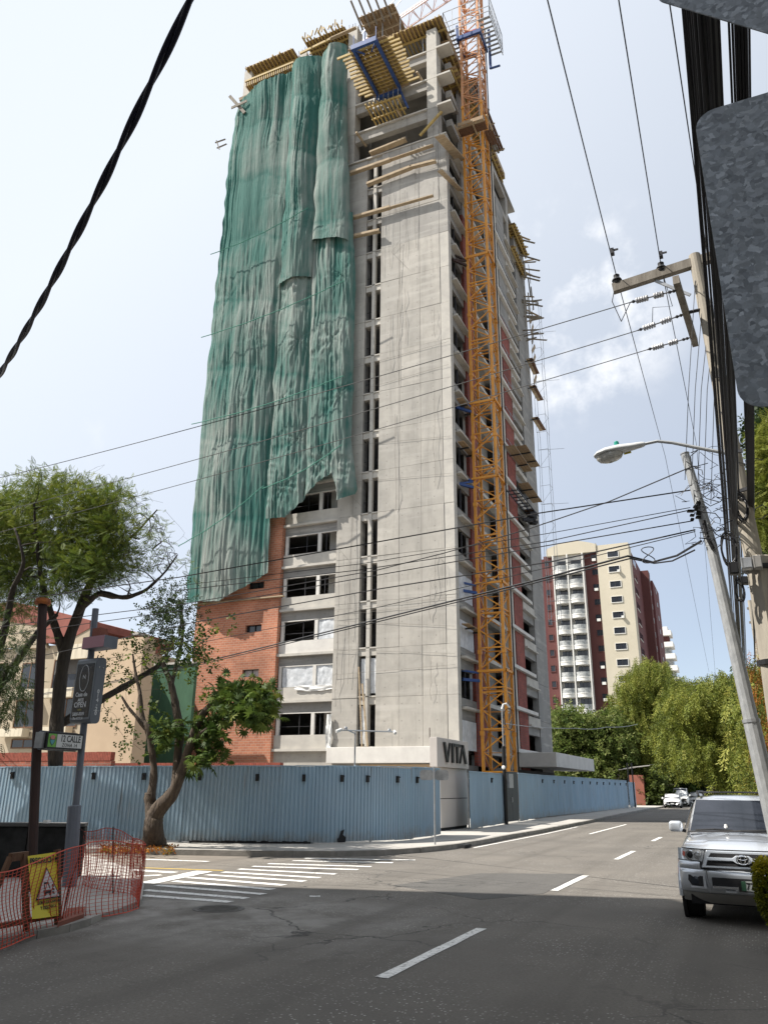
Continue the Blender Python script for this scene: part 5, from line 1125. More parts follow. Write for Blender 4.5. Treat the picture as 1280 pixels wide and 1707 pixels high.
# grey post with light box and street-name box
gp_ = gc(116, 1478); gx, gy = gp_.x, gp_.y
st = thing('sign_post', 'tall grey steel post carrying an advert box and the street name', 'post', (gx, gy, CZ))
ztp = W(160, 1015, Y=gy).z; zsl = W(127, 1342, Y=gy).z
MB().tube([Vector((gx, gy, CZ)), W(127, 1342, Y=gy), W(160, 1015, Y=gy)], .068, 12).build('shaft', 'post_grey', st)
MB().lathe((gx, gy, CZ), W(125, 1342, Y=gy) - Vector((gx, gy, CZ)), [(0, .13), (zsl - CZ - .02, .125), (zsl - CZ, .11), (zsl - CZ, .07)], 14).build('sleeve', 'post_grey', st)
fa = Vector((.99, -.14, 0)).normalized(); fn = Vector((-fa.y * -1, -fa.x, 0)); fn = Vector((fa.y, -fa.x, 0))
zb_, zt_ = W(140, 1207, Y=gy).z, W(155, 1098, Y=gy).z
ab = thing('advert_box', 'dark grey advert light box on the post reading open', 'advert sign', (gx, gy, zb_))
hw, hd, cz = .31, .115, (zb_ + zt_) / 2; hh = (zt_ - zb_) / 2; c0 = W(148, 1150, Y=gy); c0.z = cz
def rrect(c, ax, hw, hh, r, up=Vector((0, 0, 1)), seg=4):
    out = []
    for (ux, uz, a0) in ((1, 1, 0), (-1, 1, 90), (-1, -1, 180), (1, -1, 270)):
        for k in range(seg + 1): an = R_(a0 + 90 * k / seg); out.append(c + ax * (ux * (hw - r) + r * math.cos(an)) + up * (uz * (hh - r) + r * math.sin(an)))
    return out
MB().extrude(rrect(c0 + fa * hw, fn, hd, hh, .09), fa * (-2 * hw)).build('case', 'adbox_grey', ab)
face = c0 + fn * hd
MB().extrude(rrect(face, fa, hw - .015, hh - .08, .03), fn * .012).build('face_frame', M('case_edge', (.2, .22, .24), rough=.4), ab)
scr = MB().extrude(rrect(face + fn * .012, fa, hw - .05, hh - .12, .01), fn * .006).build('poster', M('poster_black', (.018, .02, .024), rough=.08, spec=.8), ab)
fo = face + fn * .022; up = Vector((0, 0, 1)); Wt = M('print_white', (.60, .61, .62), rough=.5); M('print_gold', (.24, .21, .07), rough=.5)
ring = [(fo + fa * (.0 + .135 * math.cos(a)) + up * (.24 + .26 * math.sin(a))) for a in np.linspace(0, 2 * math.pi, 40)]
MB().tube(ring, .007, 4).build('print_ring', 'print_white', scr)
for (s, size, dz, mt, sx) in (('Casa de', .12, -.17, 'print_white', .95), ('ARTE', .085, -.31, 'print_white', .9), ('OPEN', .15, -.47, 'print_white', .95), ('visitas', .055, -.56, 'print_gold', 1.0), ('5800-0009', .10, -.70, 'print_white', .9), ('Pbx 4113 24', .075, -.81, 'print_white', .85)):
    if dz > -.60: text_mesh(s, size * .98, mt, 'lettering', fo + up * (dz * hh / .92) - fa * .02, fa, up, scr, .003, bold=.003, sx=sx)
    else: text_mesh(s, size * .92, mt, 'lettering', fo + up * (dz * hh / .92) - fa * .04, fa, up, scr, .003, bold=.002, sx=sx)
text_mesh('N', .13, 'print_white', 'lettering', fo + up * .22, fa, up, scr, .003)
sf = c0 + fa * (hw + .004)
for i, ch in enumerate('014-20'): text_mesh(ch, .105, 'print_white', 'lettering', sf + up * (-.06 - i * .085), fn * -1, up, ab, .004, bold=.003)
for dz in (hh - .2, -hh + .25):
    for k in (-.05, .05): MB().lathe(sf + fn * k + up * dz, fa, [(0, .014), (.006, .012)], 8).build('bolt', 'chrome', ab)
for k in (-.18, .14): MB().tube([c0 + fa * k + up * hh, c0 + fa * (k + .03) + up * (hh + .06)], .012, 5).build('hinge', 'post_grey', ab)
pb = thing('pink_box', 'small pink faced grey box jutting from the post above the advert', 'sign box', (gx, gy, zt_ + .3))
pc = W(157, 1074, Y=gy); MB().obox(pc + fa * .22 + fn * .02, fa * .33, fn * .17, up * .12).build('case', 'post_grey', pb); MB().obox(pc + fa * .22 + fn * .195, fa * .33, fn * .004, up * .115).build('face', 'pink_paint', pb)
MB().obox(pc + fa * .15 + up * .22, fa * .12, fn * .1, up * .09).build('lid', 'wall_terracotta', pb)
# street-name light box
rd = Vector((.02, 1, 0)).normalized(); nn = Vector((rd.y, -rd.x, 0)); zc1 = W(97, 1237, Y=gy - .4).z
sn = thing('street_name_box', 'black framed street name box with a green city emblem', 'street sign', (gx, gy, zc1))
Lw, Lh = .45, .155; cc1 = W(136, 1238, Y=gy) - rd * (Lw + .06) + nn * .03
MB().extrude(rrect(cc1 - nn * .13, rd, Lw + .03, Lh + .02, .06), nn * .05).build('back', 'adbox_grey', sn)
MB().extrude(rrect(cc1 - nn * .08, rd, Lw, Lh, .03), nn * .16).build('case', 'black_paint', sn)
MB().obox(cc1 - rd * (Lw + .02) - nn * .08, rd * .03, nn * .10, up * (Lh - .01)).build('end_cap', 'steel_galv', sn)
fcen = cc1 + nn * .081
MB().obox(fcen - rd * (Lw - .125), rd * .095, nn * .004, up * (Lh - .035)).build('green_panel', 'sign_green', sn)
wp = MB().obox(fcen + rd * .10, rd * (Lw - .135), nn * .004, up * (Lh - .035)).build('white_panel', 'sign_white', sn)
M('print_black', (.014, .014, .014), rough=.5); M('print_teal', (.10, .33, .36), rough=.5); M('print_rose', (.55, .22, .20), rough=.5)
text_mesh('12 CALLE', .17, 'print_black', 'lettering', fcen + rd * .12 + up * -.012 + nn * .006, rd, up, wp, .003, bold=.002, sx=.72)
text_mesh('ZONA 14', .095, 'print_black', 'lettering', fcen + rd * .11 + up * -.105 + nn * .006, rd, up, wp, .003, sx=.85, spacing=1.15)
ec = fcen - rd * (Lw - .125) + nn * .006
MB().extrude([ec + rd * a + up * b for a, b in ((-.07, .017), (.07, .017), (.05, -.042), (0, -.1), (-.05, -.042))], nn * .003).build('emblem_shield_edge', 'print_black', sn)
MB().extrude([ec + nn * .003 + rd * a + up * b for a, b in ((-.056, .01), (.056, .01), (.04, -.038), (0, -.083), (-.04, -.038))], nn * .002).build('emblem_shield', 'print_teal', sn)
MB().extrude([ec + rd * (.055 * math.cos(a)) + up * (.055 + .04 * math.sin(a)) for a in np.linspace(0, 6.28, 12)[:-1]], nn * .003).build('emblem_crown', 'print_rose', sn)
MB().extrude([ec + rd * a + up * b for a, b in ((-.075, .05), (-.033, .083), (0, .066), (.033, .083), (.075, .05), (.05, .025), (-.05, .025))], nn * .002).build('emblem_leaves', 'brown_wood', sn)
# warning banner between two stakes
pL, pR = gc(53, 1556), gc(99, 1543)
bd = Vector((pR.x - pL.x, pR.y - pL.y, 0)); bl = bd.length; bd.normalize(); bn = Vector((bd.y, -bd.x, 0))
wbn = thing('warning_banner', 'yellow warning banner with truck triangle nailed to two wooden stakes', 'warning sign', (pL.x, pL.y, CZ))
zT = W(42, 1426, Y=pL.y).z; zB = W(51, 1531, Y=pL.y).z
tL, tR, bL, bR = W(43, 1427, Y=pL.y), W(93, 1420, Y=pR.y), W(50, 1532, Y=pL.y), W(98, 1526, Y=pR.y)
q1, q2 = W(40, 1424, Y=pL.y), W(96, 1416, Y=pR.y); o1 = Vector((pL.x, pL.y, CZ - .02)); o2 = Vector((pR.x, pR.y, CZ - .02))
o1 = W(45, 1556, Y=pL.y); o2 = W(97, 1543, Y=pR.y)
MB().beam(o1, q1, .075, .05, (0, 1, 0)).build('stake', 'brown_wood', wbn); MB().beam(o2, q2, .085, .05, (0, 1, 0)).build('stake', 'brown_wood', wbn)
MB().beam(bL - bd * .7 - bn * .05, bR - bn * .05, .06, .06).build('cross_bar', 'brown_wood', wbn)
MB().beam(tL - bd * .25 - bn * .05, tL + bd * .1 - bn * .05, .06, .1).beam(tL - bd * .25 - bn * .05, Vector((o1.x, o1.y, CZ)) - bd * .6 - bn * .3, .05, .07).build('prop_stake', 'brown_wood', wbn)
P = [[bL.lerp(bR, i / 8).lerp(tL.lerp(tR, i / 8), j / 10) + bn * (.035 + .012 * math.sin(i / 8 * 5 + j * .3) * (1 - j / 10)) for i in range(9)] for j in range(11)]
ban = MB().grid(P).build('banner', 'sign_yellow', wbn, smooth=True)
zB, zT = (bL.z + bR.z) / 2, (tL.z + tR.z) / 2; bh = zT - zB; bU = ((tL + tR) - (bL + bR)) / 2; bU = bU / bU.z
bd = ((tR + bR) - (tL + bL)); bd.normalize(); bl = (tR - tL).length; bcm = (bL + bR) / 2 + bn * .052
def bo_at(z): return bcm + bU * (z - zB)
text_mesh('PRECAUCIÓN', bl * .165, 'print_black', 'lettering', bo_at(zT - bh * .14), bd, bU, ban, .002, bold=.004, sx=.95)
tri = [(-.39, .30), (.39, .30), (0, .76)]
def fr3(pts, o, th, nm, mt): return MB().extrude([bo_at(zB + bh * b) + bn * o + bd * (a * bl * 1.02 + .03) for a, b in pts], bn * th).build(nm, mt, ban)
fr3([(-.42, .285), (.42, .285), (0, .79)], 0, .002, 'triangle_edge', 'print_black'); fr3([(-.365, .305), (.365, .305), (0, .745)], .003, .002, 'triangle', 'sign_white')
fr3([(-.15, .37), (.08, .37), (.1, .425), (-.16, .425)], .006, .002, 'truck_bed', 'print_black'); fr3([(-.13, .44), (-.1, .44), (-.1, .52), (.0, .52), (.05, .44), (.08, .44), (.02, .55), (-.13, .55)], .006, .002, 'truck_cab', 'print_black')
for a in (-.1, .06): MB().lathe(bo_at(zB + bh * .355) + bn * .006 + bd * (a * bl * 1.02 + .03), bn, [(0, .022), (.003, .022)], 10).build('truck_wheel', 'print_black', ban)
for k in range(3): fr3([(.13, .36 + k * .055), (.21, .345 + k * .055), (.2, .385 + k * .055), (.14, .40 + k * .055)], .006, .002, 'load_mark', 'print_black')
for s, dz in (('ZONA DE CARGA', .215), ('Y DESCARGA', .135)): text_mesh(s, bl * .092, 'print_black', 'lettering', bo_at(zB + bh * dz) + bd * .03, bd, bU, ban, .002, bold=.001)
# orange net on rebar stakes
net_pts = [(-70, 1606, 1470), (-20, 1586, 1456), (0, 1578, 1450), (28, 1566, 1440), (60, 1556, 1430), (97, 1549, 1414), (112, 1541, 1408), (140, 1531, 1403), (175, 1526, 1403), (205, 1520, 1406), (231, 1512, 1405)]
net_bk = [(231, 1512, 1405), (212, 1496, 1393), (190, 1491, 1386), (160, 1486, 1380), (132, 1478, 1386)]
onet = thing('safety_net', 'orange plastic safety net strung along the kerb on rebar stakes', 'safety net', (-9.0, 9.6, 0.05))
def net_surface(pts, step=.10):
    base = []; 
    for (px, pb, pt_) in pts:
        b = G(px, pb, .05); h = W(px - (pb - pt_) * .0, pt_, Y=b.y).z - .05; base.append((b, max(.3, h)))
    at, Ln = poly_along([(b.x, b.y) for b, h in base]); S = [0]
    for (a, _), (b, _) in zip(base, base[1:]): S.append(S[-1] + math.hypot(b.x - a.x, b.y - a.y))
    hh_ = [h for _, h in base]
    def f(s, v):
        p, dr = at(s); nr = Vector((dr.y, -dr.x, 0)); h = float(np.interp(s, S, hh_))
        sag = .05 * math.sin(s * 2.3 + v * 3) + .10 * (1 - v) * math.sin(s * 1.1) ** 2
        return p + nr * (sag * .8) + dr * (.10 * math.sin(v * 5 + s) * (1 - v)) + Vector((0, 0, .05 + h * v + .02 * math.sin(s * 4) * v))
    return f, Ln
mbv, mbh = MB(), MB()
for pts in (net_pts, net_bk):
    f, Ln = net_surface(pts); n = int(Ln / .105)
    for i in range(n + 1): s = Ln * i / n; mbv.tube([f(s, v) for v in np.linspace(0, 1, 11)], .0062, 4, cap=False)
    for j in range(22): v = j / 21; mbh.tube([f(s, v) for s in np.linspace(0, Ln, int(Ln / .12))], .0032 if j not in (0, 21) else .009, 3, cap=False)
mbv.build('upright_strands', 'orange_net', onet, kind='stuff'); mbh.build('cross_strands', 'orange_net', onet, kind='stuff')
def stake(pts, label):
    o = MB().tube(pts, .011, 6).build('rebar_stake', 'rust_steel'); tag(o, label, 'stake'); return o
b = G(98, 1554, 0.0); c = b + Vector((.55, .55, 0)) ; stake([b - Vector((0, 0, .1)), W(118, 1470, Y=b.y + .25), W(138, 1412, Y=b.y + .5), W(142, 1394, Y=b.y + .55), W(139, 1385, Y=b.y + .5), W(134, 1382, Y=b.y + .45)], 'bent rebar stake with a hooked top holding the orange net by the banner')
b = G(232, 1512, 0.0); stake([b - Vector((0, 0, .1)), W(241, 1404, Y=b.y)], 'straight rebar stake at the outer corner of the orange net')
b = G(190, 1490, CZ); stake([b - Vector((0, 0, .1)), W(189, 1378, Y=b.y)], 'thin rebar stake at the back run of the orange net')
MB().prism([(p.x, p.y) for p in (G(96, 1545, .1), G(140, 1530, .1), G(142, 1517, .1), G(112, 1520, .1))], .09, .15).build('loose_slab', 'wall_terracotta')
tag(bpy.data.objects['loose_slab'], 'flat reddish slab lying on the pavement inside the orange net', 'slab')
# ================================================================ beige house and walls behind the trees
YH = 40.0
def wx(px, py=1150): return W(px, py, Y=YH).x
def wz(px, py): return W(px, py, Y=YH).z
HB = thing('beige_house', 'beige two storey house with red roof behind the trees', 'house', (-43, 44, 0))
zt0 = wz(150, 1072)
MB().box(wx(158), wx(240, 1170), YH - .6, YH + .6, 0.1, wz(200, 1068)).build('end_wall', 'beige_wall', HB)
MB().box(-62, wx(157), YH, YH + 12, 0.1, wz(100, 1075)).build('front_wall', 'beige_pale', HB)
red = [(-60, 1012), (24, 1003), (90, 1018), (150, 1034), (150, 1047), (112, 1068), (78, 1072), (72, 1044), (-60, 1026)]
MB().extrude([W(a, b, Y=YH - .35) for a, b in red], (0, 9, 0)).build('roof', 'roof_red', HB)
MB().extrude([W(a, b, Y=YH - .3) for a, b in ((100, 1072), (150, 1045), (158, 1048), (158, 1082), (100, 1082))], (0, .28, 0)).build('gable', 'beige_pale', HB)
MB().extrude([W(a, b, Y=YH - .3) for a, b in ((-60, 1024), (72, 1044), (78, 1080), (-60, 1080))], (0, .28, 0)).build('gable', 'beige_pale', HB)
MB().box(wx(98), wx(150), YH - .55, YH - .31, wz(120, 1101), wz(120, 1077)).build('parapet', 'cream_stain', HB)
def hwin(x0, x1, y0, y1, kind):
    a, b, z0, z1 = wx(x0, (y0 + y1) / 2), wx(x1, (y0 + y1) / 2), wz(x0, y1), wz(x0, y0)
    f = MB().box(a, b, YH - .06, YH - .004, z0, z0 + .08).box(a, b, YH - .06, YH - .004, z1 - .08, z1).box(a, a + .08, YH - .06, YH - .004, z0 + .08, z1 - .08).box(b - .08, b, YH - .06, YH - .004, z0 + .08, z1 - .08).build('window', 'brown_wood' if kind else 'steel_dark', HB)
    if kind == 2:
        m = (z0 + z1) / 2; MB().box(a + .08, b - .08, YH - .03, YH - .006, m, z1 - .08).build('blind', 'concrete_dark', f); MB().box(a + .08, b - .08, YH - .03, YH - .006, z0 + .08, m - .02).build('pane', 'glass_grey', f)
        for q in (.33, .5, .75): MB().box(a + (b - a) * q - .03, a + (b - a) * q + .03, YH - .045, YH - .031, z0 + .08, m - .02).build('mullion', 'steel_dark', f)
    else:
        MB().box(a + .08, b - .08, YH - .03, YH - .006, z0 + .08, z1 - .08).build('pane', 'glass_dark', f); MB().box((a + b) / 2 - .04, (a + b) / 2 + .04, YH - .045, YH - .031, z0 + .08, z1 - .08).build('mullion', 'brown_wood', f)
hwin(36, 65, 1106, 1152, 1); hwin(89, 140, 1100, 1150, 2); hwin(26, 63, 1168, 1214, 1); hwin(89, 131, 1164, 1213, 1); hwin(-30, 10, 1108, 1154, 1); hwin(20, 60, 1232, 1248, 1)
for (a, b, t, u) in ((27, 66, 1152, 1166), (84, 134, 1150, 1165), (20, 62, 1216, 1229), (88, 132, 1213, 1225)): MB().box(wx(a), wx(b), YH - .7, YH - .07, wz(a, u), wz(a, t)).build('window_box', 'cream_stain', HB)
for (a, b, t, u, mt) in ((163, 180, 1050, 1075, 'wall_terracotta'), (192, 225, 1056, 1072, 'wall_terracotta'), (180, 192, 1062, 1072, 'concrete_dark')): MB().box(W(a, t, Y=44).x, W(b, t, Y=44).x, 44, 47, 8, W(a, t, Y=44).z).build('roof_hut', mt, HB)
MB().box(W(200, 1056, Y=44).x, W(234, 1060, Y=44).x, 43.8, 45, W(215, 1060, Y=44).z, W(215, 1058, Y=44).z + .1).build('roof_slab', 'concrete_pale', HB)
gw = MB().box(W(243, 1200, Y=44.5).x, W(318, 1200, Y=44.5).x, 44.5, 44.8, 0.1, W(290, 1108, Y=44.5).z).build('green_wall', 'green_wall'); tag(gw, 'tall dark green boundary wall beside the brick bay of the tower', 'wall')
MB().box(W(243, 1200, Y=44.5).x, W(318, 1200, Y=44.5).x, 44.4, 44.9, W(290, 1108, Y=44.5).z, W(290, 1108, Y=44.5).z + .15).build('coping', 'concrete_pale', gw)
YW = 33.0
bw = thing('brick_wall', 'red brick garden wall with soldier course topping above the hoarding', 'wall', (-33, YW, 0))
za_ = W(100, 1254, Y=YW).z; x0, x1 = W(-60, 1260, Y=YW).x, W(187, 1260, Y=YW).x
MB().box(x0, x1, YW, YW + .3, .1, za_ - .45).build('wall', 'brick_wall_red', bw)
nb_ = int((x1 - x0) / .11)
sb = MB()
for i in range(nb_): sb.box(x0 + i * .11, x0 + i * .11 + .095, YW - .02, YW + .3, za_ - .44, za_ + random.uniform(-.01, .01))
sb.build('soldier_course', M('brick_top', (.27, .07, .045), (.17, .045, .03), scale=5, rough=.9), bw, kind='stuff')
b2 = thing('brick_wall', 'lower brick coping wall seen just over the hoarding below the beige wall', 'wall', (-30, YW + 2, 0)); zz = W(220, 1272, Y=YW + 2).z; x0, x1 = W(150, 1272, Y=YW + 2).x, W(470, 1272, Y=YW + 2).x
MB().box(x0, x1, YW + 2, YW + 2.3, .1, zz - .3).build('wall', 'brick_wall_red', b2)
sb = MB()
for i in range(int((x1 - x0) / .11)): sb.box(x0 + i * .11, x0 + i * .11 + .095, YW + 1.98, YW + 2.3, zz - .29, zz)
sb.build('soldier_course', 'brick_top', b2, kind='stuff')
# the office block behind the viewer whose shadow lies over the crossing
ob = thing('office_block', 'plain concrete office block behind the viewer shading the crossing', 'building', (-30, -14, 0))
A_ = Vector((-18.2, 7.3, 0)); s1 = Vector((.52, -.854, 0)); s2 = Vector((-.965, -.262, 0))
pol = [A_, A_ + s2 * 40, A_ + s2 * 40 + s1 * 30, A_ + s1 * 30]
MB().prism([(p.x, p.y) for p in pol], 0, 24.0).build('wall', 'concrete_pale', ob)
for k in range(6):
    for i in range(12):
        c = A_ + s2 * (2 + i * 3.1) + Vector((0, 0, 3 + k * 3.5)); MB().obox(c + Vector((s2.y, -s2.x, 0)) * -.02, s2 * 1.0, Vector((s2.y, -s2.x, 0)) * .05, Vector((0, 0, .8))).build('window', 'glass_dark', ob)

ob2 = thing('sky_blocker', 'unseen dark block added beside the avenue to cut sky light', 'building', (14, 4, 0))  # added out of view to hide sky and deepen the foreground shade
MB().box(6.5, 24, -45, 24, .148, 17).build('wall', M('blocker_dark', (.10, .10, .09), (.07, .075, .065), scale=.4, rough=.9), ob2)
for k in range(4):
    for i in range(14): MB().box(6.46, 6.52, -40 + i * 4.4, -38 + i * 4.4, 2 + k * 3.8, 4 + k * 3.8).build('window', 'glass_dark', ob2)
# ================================================================ apartment block up the avenue
YA = 150.0
AP = thing('apartment_block', 'dark red and cream apartment block with white rounded balconies', 'building', (-24, 158, 0))
ST = 2.95
MB().box(-32.4, -24.52, YA, YA + 14, 0, 45.6).build('red_wall', 'tower_red', AP)
MB().box(-33.6, -32.41, YA + 1.2, YA + 14, 0, 45.4).build('red_wall', 'tower_red_dark', AP)
MB().box(-24.5, -21.92, YA - .1, YA + 14, 0, 45.7).build('red_wall', 'tower_red', AP)
MB().box(-21.9, -15.9, YA - .7, YA + 3, 0, 46.5).build('cream_wall', 'tower_cream', AP)
MB().box(-21.8, -15.95, YA + 3.02, YA + 18, 0, 45.7).build('dark_wall', 'tower_red_dark', AP)
MB().box(-16.0, -14.4, YA + 18.02, YA + 21, 0, 45.5).build('dark_wall', 'tower_red', AP)
MB().box(-16.5, -14.0, YA + 21.2, YA + 34, 0, 44.0).build('dark_wall', 'tower_red_dark', AP)
# arched cream head over the balconies
arch = [(-31.6, 45.3), (-21.95, 45.3), (-21.95, 47.1)] + [(-31.4 + 9.4 * (1 - i / 14), 46.2 + 1.7 * math.sin(math.pi * (.12 + .76 * i / 14))) for i in range(15)] + [(-31.6, 46.4)]
MB().extrude([(a, YA - .9, b) for a, b in arch], (0, 6, 0)).build('arched_head', 'tower_cream', AP)
MB().box(-30.35, -24.45, YA - .12, YA - .02, 3, 45.3).build('balcony_recess', 'tower_white', AP)
for x in (-30.3, -27.55, -24.6): MB().box(x - .1, x + .1, YA - 1.5, YA - .13, 3, 45.2).build('balcony_fin', 'tower_white', AP)
first = {}
def rep(key, mk, dz, parent=AP):
    if key not in first: first[key] = (mk(), dz); return first[key][0]
    o, d0 = first[key]; c = o.copy(); COL.objects.link(c); c.location.z = dz - d0
    for ch in o.children:
        q = ch.copy(); COL.objects.link(q); q.parent = c
    return c
def balc(x0, x1):
    def mk():
        mb = MB(); n = 8; o = []; i_ = []
        for j in range(n + 1):
            f = j / n; x = x0 + (x1 - x0) * f; y = YA - 1.3 - .55 * math.sin(math.pi * f); o.append((x, y))
        poly = o + [(x1, YA - .13), (x0, YA - .13)]
        b = MB().prism(poly, 41.35, 41.95).build('balcony', 'tower_white', AP)
        MB().prism([(x, y - .06) for x, y in o] + [(x, y + .12) for x, y in o[::-1]], 41.96, 42.12).build('balcony_lip', 'tower_white', b)
        MB().prism([(x, y + .03) for x, y in o] + [(x, y + .1) for x, y in o[::-1]], 42.13, 43.0).build('balustrade', 'balustrade_grey', b)
        return b
    return mk
def win(x0, x1, y, z0, z1, frame='tower_white', pane='glass_grey', nm='window', div=1):
    def mk():
        f = MB().box(x0 - .1, x1 + .1, y - .12, y - .003, z0 - .12, z0).box(x0 - .1, x1 + .1, y - .12, y - .003, z1, z1 + .08).box(x0 - .1, x0, y - .12, y - .003, z0, z1).box(x1, x1 + .1, y - .12, y - .003, z0, z1).build(nm, frame, AP)
        MB().box(x0, x1, y - .03, y - .004, z0, z1).build('pane', pane, f)
        for q in range(1, div + 1):
            xq = x0 + (x1 - x0) * q / (div + 1); MB().box(xq - .04, xq + .04, y - .07, y - .031, z0, z1).build('mullion', 'steel_dark', f)
        return f
    return mk
for k in range(14):
    dz = -ST * k
    for key, (a, b) in (('bl', (-30.15, -27.7)), ('br', (-27.4, -24.75))):
        rep(key, balc(a, b), dz)
        rep('w' + key, win(a + .35, b - .3, YA - .13, 42.2, 44.2, 'tower_white', 'glass_dark', 'balcony_door', 2), dz)
    rep('cw', win(-19.85, -17.9, YA - .7, 43.9, 45.0), dz); rep('rw', win(-23.1, -21.96, YA - .1, 43.8, 44.9, 'tower_red', 'glass_grey'), dz)
    rep('lw', win(-32.2, -31.4, YA, 43.5, 44.6, 'tower_red', 'glass_grey'), dz)
    if k in (0, 2, 4, 7, 8, 9, 11): MB().box(-22.9, -22.2, YA - .55, YA - .23, 43.55 + dz, 44.05 + dz).build('air_conditioner', 'tower_white', AP)
    if k in (1, 4): MB().box(-18.3, -17.8, YA - 1.2, YA - .83, 43.7 + dz, 44.15 + dz).build('air_conditioner', 'tower_white', AP)
    def side():
        f = MB().box(-15.93, -15.85, YA + 5, YA + 9.5, 43.6, 43.75).build('window', 'tower_white', AP); MB().box(-15.94, -15.9, YA + 5, YA + 9.5, 43.76, 45.0).build('pane', 'glass_grey', f); return f
    rep('sd', side, dz)
    rep('s2', lambda: MB().box(-14.38, -14.33, YA + 19.2, YA + 19.9, 43.3, 44.4).build('slit_window', 'balustrade_grey', AP), dz)
    rep('s3', lambda: MB().box(-13.98, -13.93, YA + 26.5, YA + 27.6, 42.3, 43.3).build('slit_window', 'balustrade_grey', AP), dz)
MB().box(-26.4, -25.7, YA - 1.7, YA - 1.5, 42.1 - 4 * ST, 42.75 - 4 * ST).build('hung_cloth', M('cloth_red', (.45, .04, .08)), AP)
DW = thing('far_block', 'distant white stepped block with balconies behind the red apartments', 'building', (-18, 262, 0))
for k in range(9):
    z = 47 - k * 3.6; MB().box(-26, W(1118 + min(k, 4) * 1.5, 1060, Y=255).x, 255, 262, z, z + 1.5).build('balcony', 'tower_white', DW); MB().box(-26, W(1113 + min(k, 4) * 1.5, 1060, Y=255).x, 257, 262, z - 2.1, z).build('wall', 'balustrade_grey' if k else 'tower_red', DW)
MB().box(-26, W(1112, 1060, Y=255).x, 257, 262, 48.5, 50).build('roof', 'tower_white', DW)
# terracotta house and wall at the hoarding's end
tc_ = thing('terracotta_wall', 'terracotta garden wall with old roofing sheets beyond the hoarding', 'wall', (-13, 108, 0))
x0 = W(1060, 1320, Y=99).x
MB().box(x0 - .8, x0 + .9, 99, 99.4, 0.1, W(1070, 1292, Y=99).z).build('front_wall', 'wall_terracotta', tc_)
MB().box(x0 + .5, x0 + .9, 99.4, 135, 0.1, W(1080, 1292, Y=105).z - .3).build('side_wall', 'wall_terracotta', tc_)
MB().box(x0 - 8, x0 - 2, 104, 112, .1, 4.6).build('back_wall', 'plaster_white', tc_)
for i in range(5):
    z = W(1062, 1288, Y=102).z; MB().obox((x0 - 3 + i * .9, 104 - i * .6, z + .25 + .12 * i), Vector((1.1, .2, .12)), Vector((0, 2.2, .1)), Vector((0, 0, .04))).build('roof_sheet', 'steel_galv' if i % 2 else 'concrete_pale', tc_)

# ================================================================ cars
def loft(sections):
    """sections: list of equal-length half profiles [(x,y,z)...] mirrored about x=0"""
    rows = []
    for s in sections: rows.append([(-x, y, z) for x, y, z in s] + [(x, y, z) for x, y, z in s[::-1]])
    mb = MB().grid(rows); n = len(rows[0])
    mb.f.append(tuple(range(n))); mb.f.append(tuple((len(rows) - 1) * n + i for i in range(n))[::-1]); return mb
def wheel(parent, x, y, r, w, rim='steel_galv'):
    s = 1 if x > 0 else -1
    o = MB().lathe((x - s * w / 2, y, r), (s, 0, 0), [(0, r * .62), (.01, r * .93), (.04, r), (w - .04, r), (w - .01, r * .93), (w, r * .66)], 24).build('wheel', 'tyre', parent, smooth=False)
    MB().lathe((x + s * (w / 2 - .04), y, r), (s, 0, 0), [(0, r * .64), (.045, r * .62), (.03, r * .5), (.05, r * .15), (.055, .02)], 16).build('rim', rim, o)
    return o
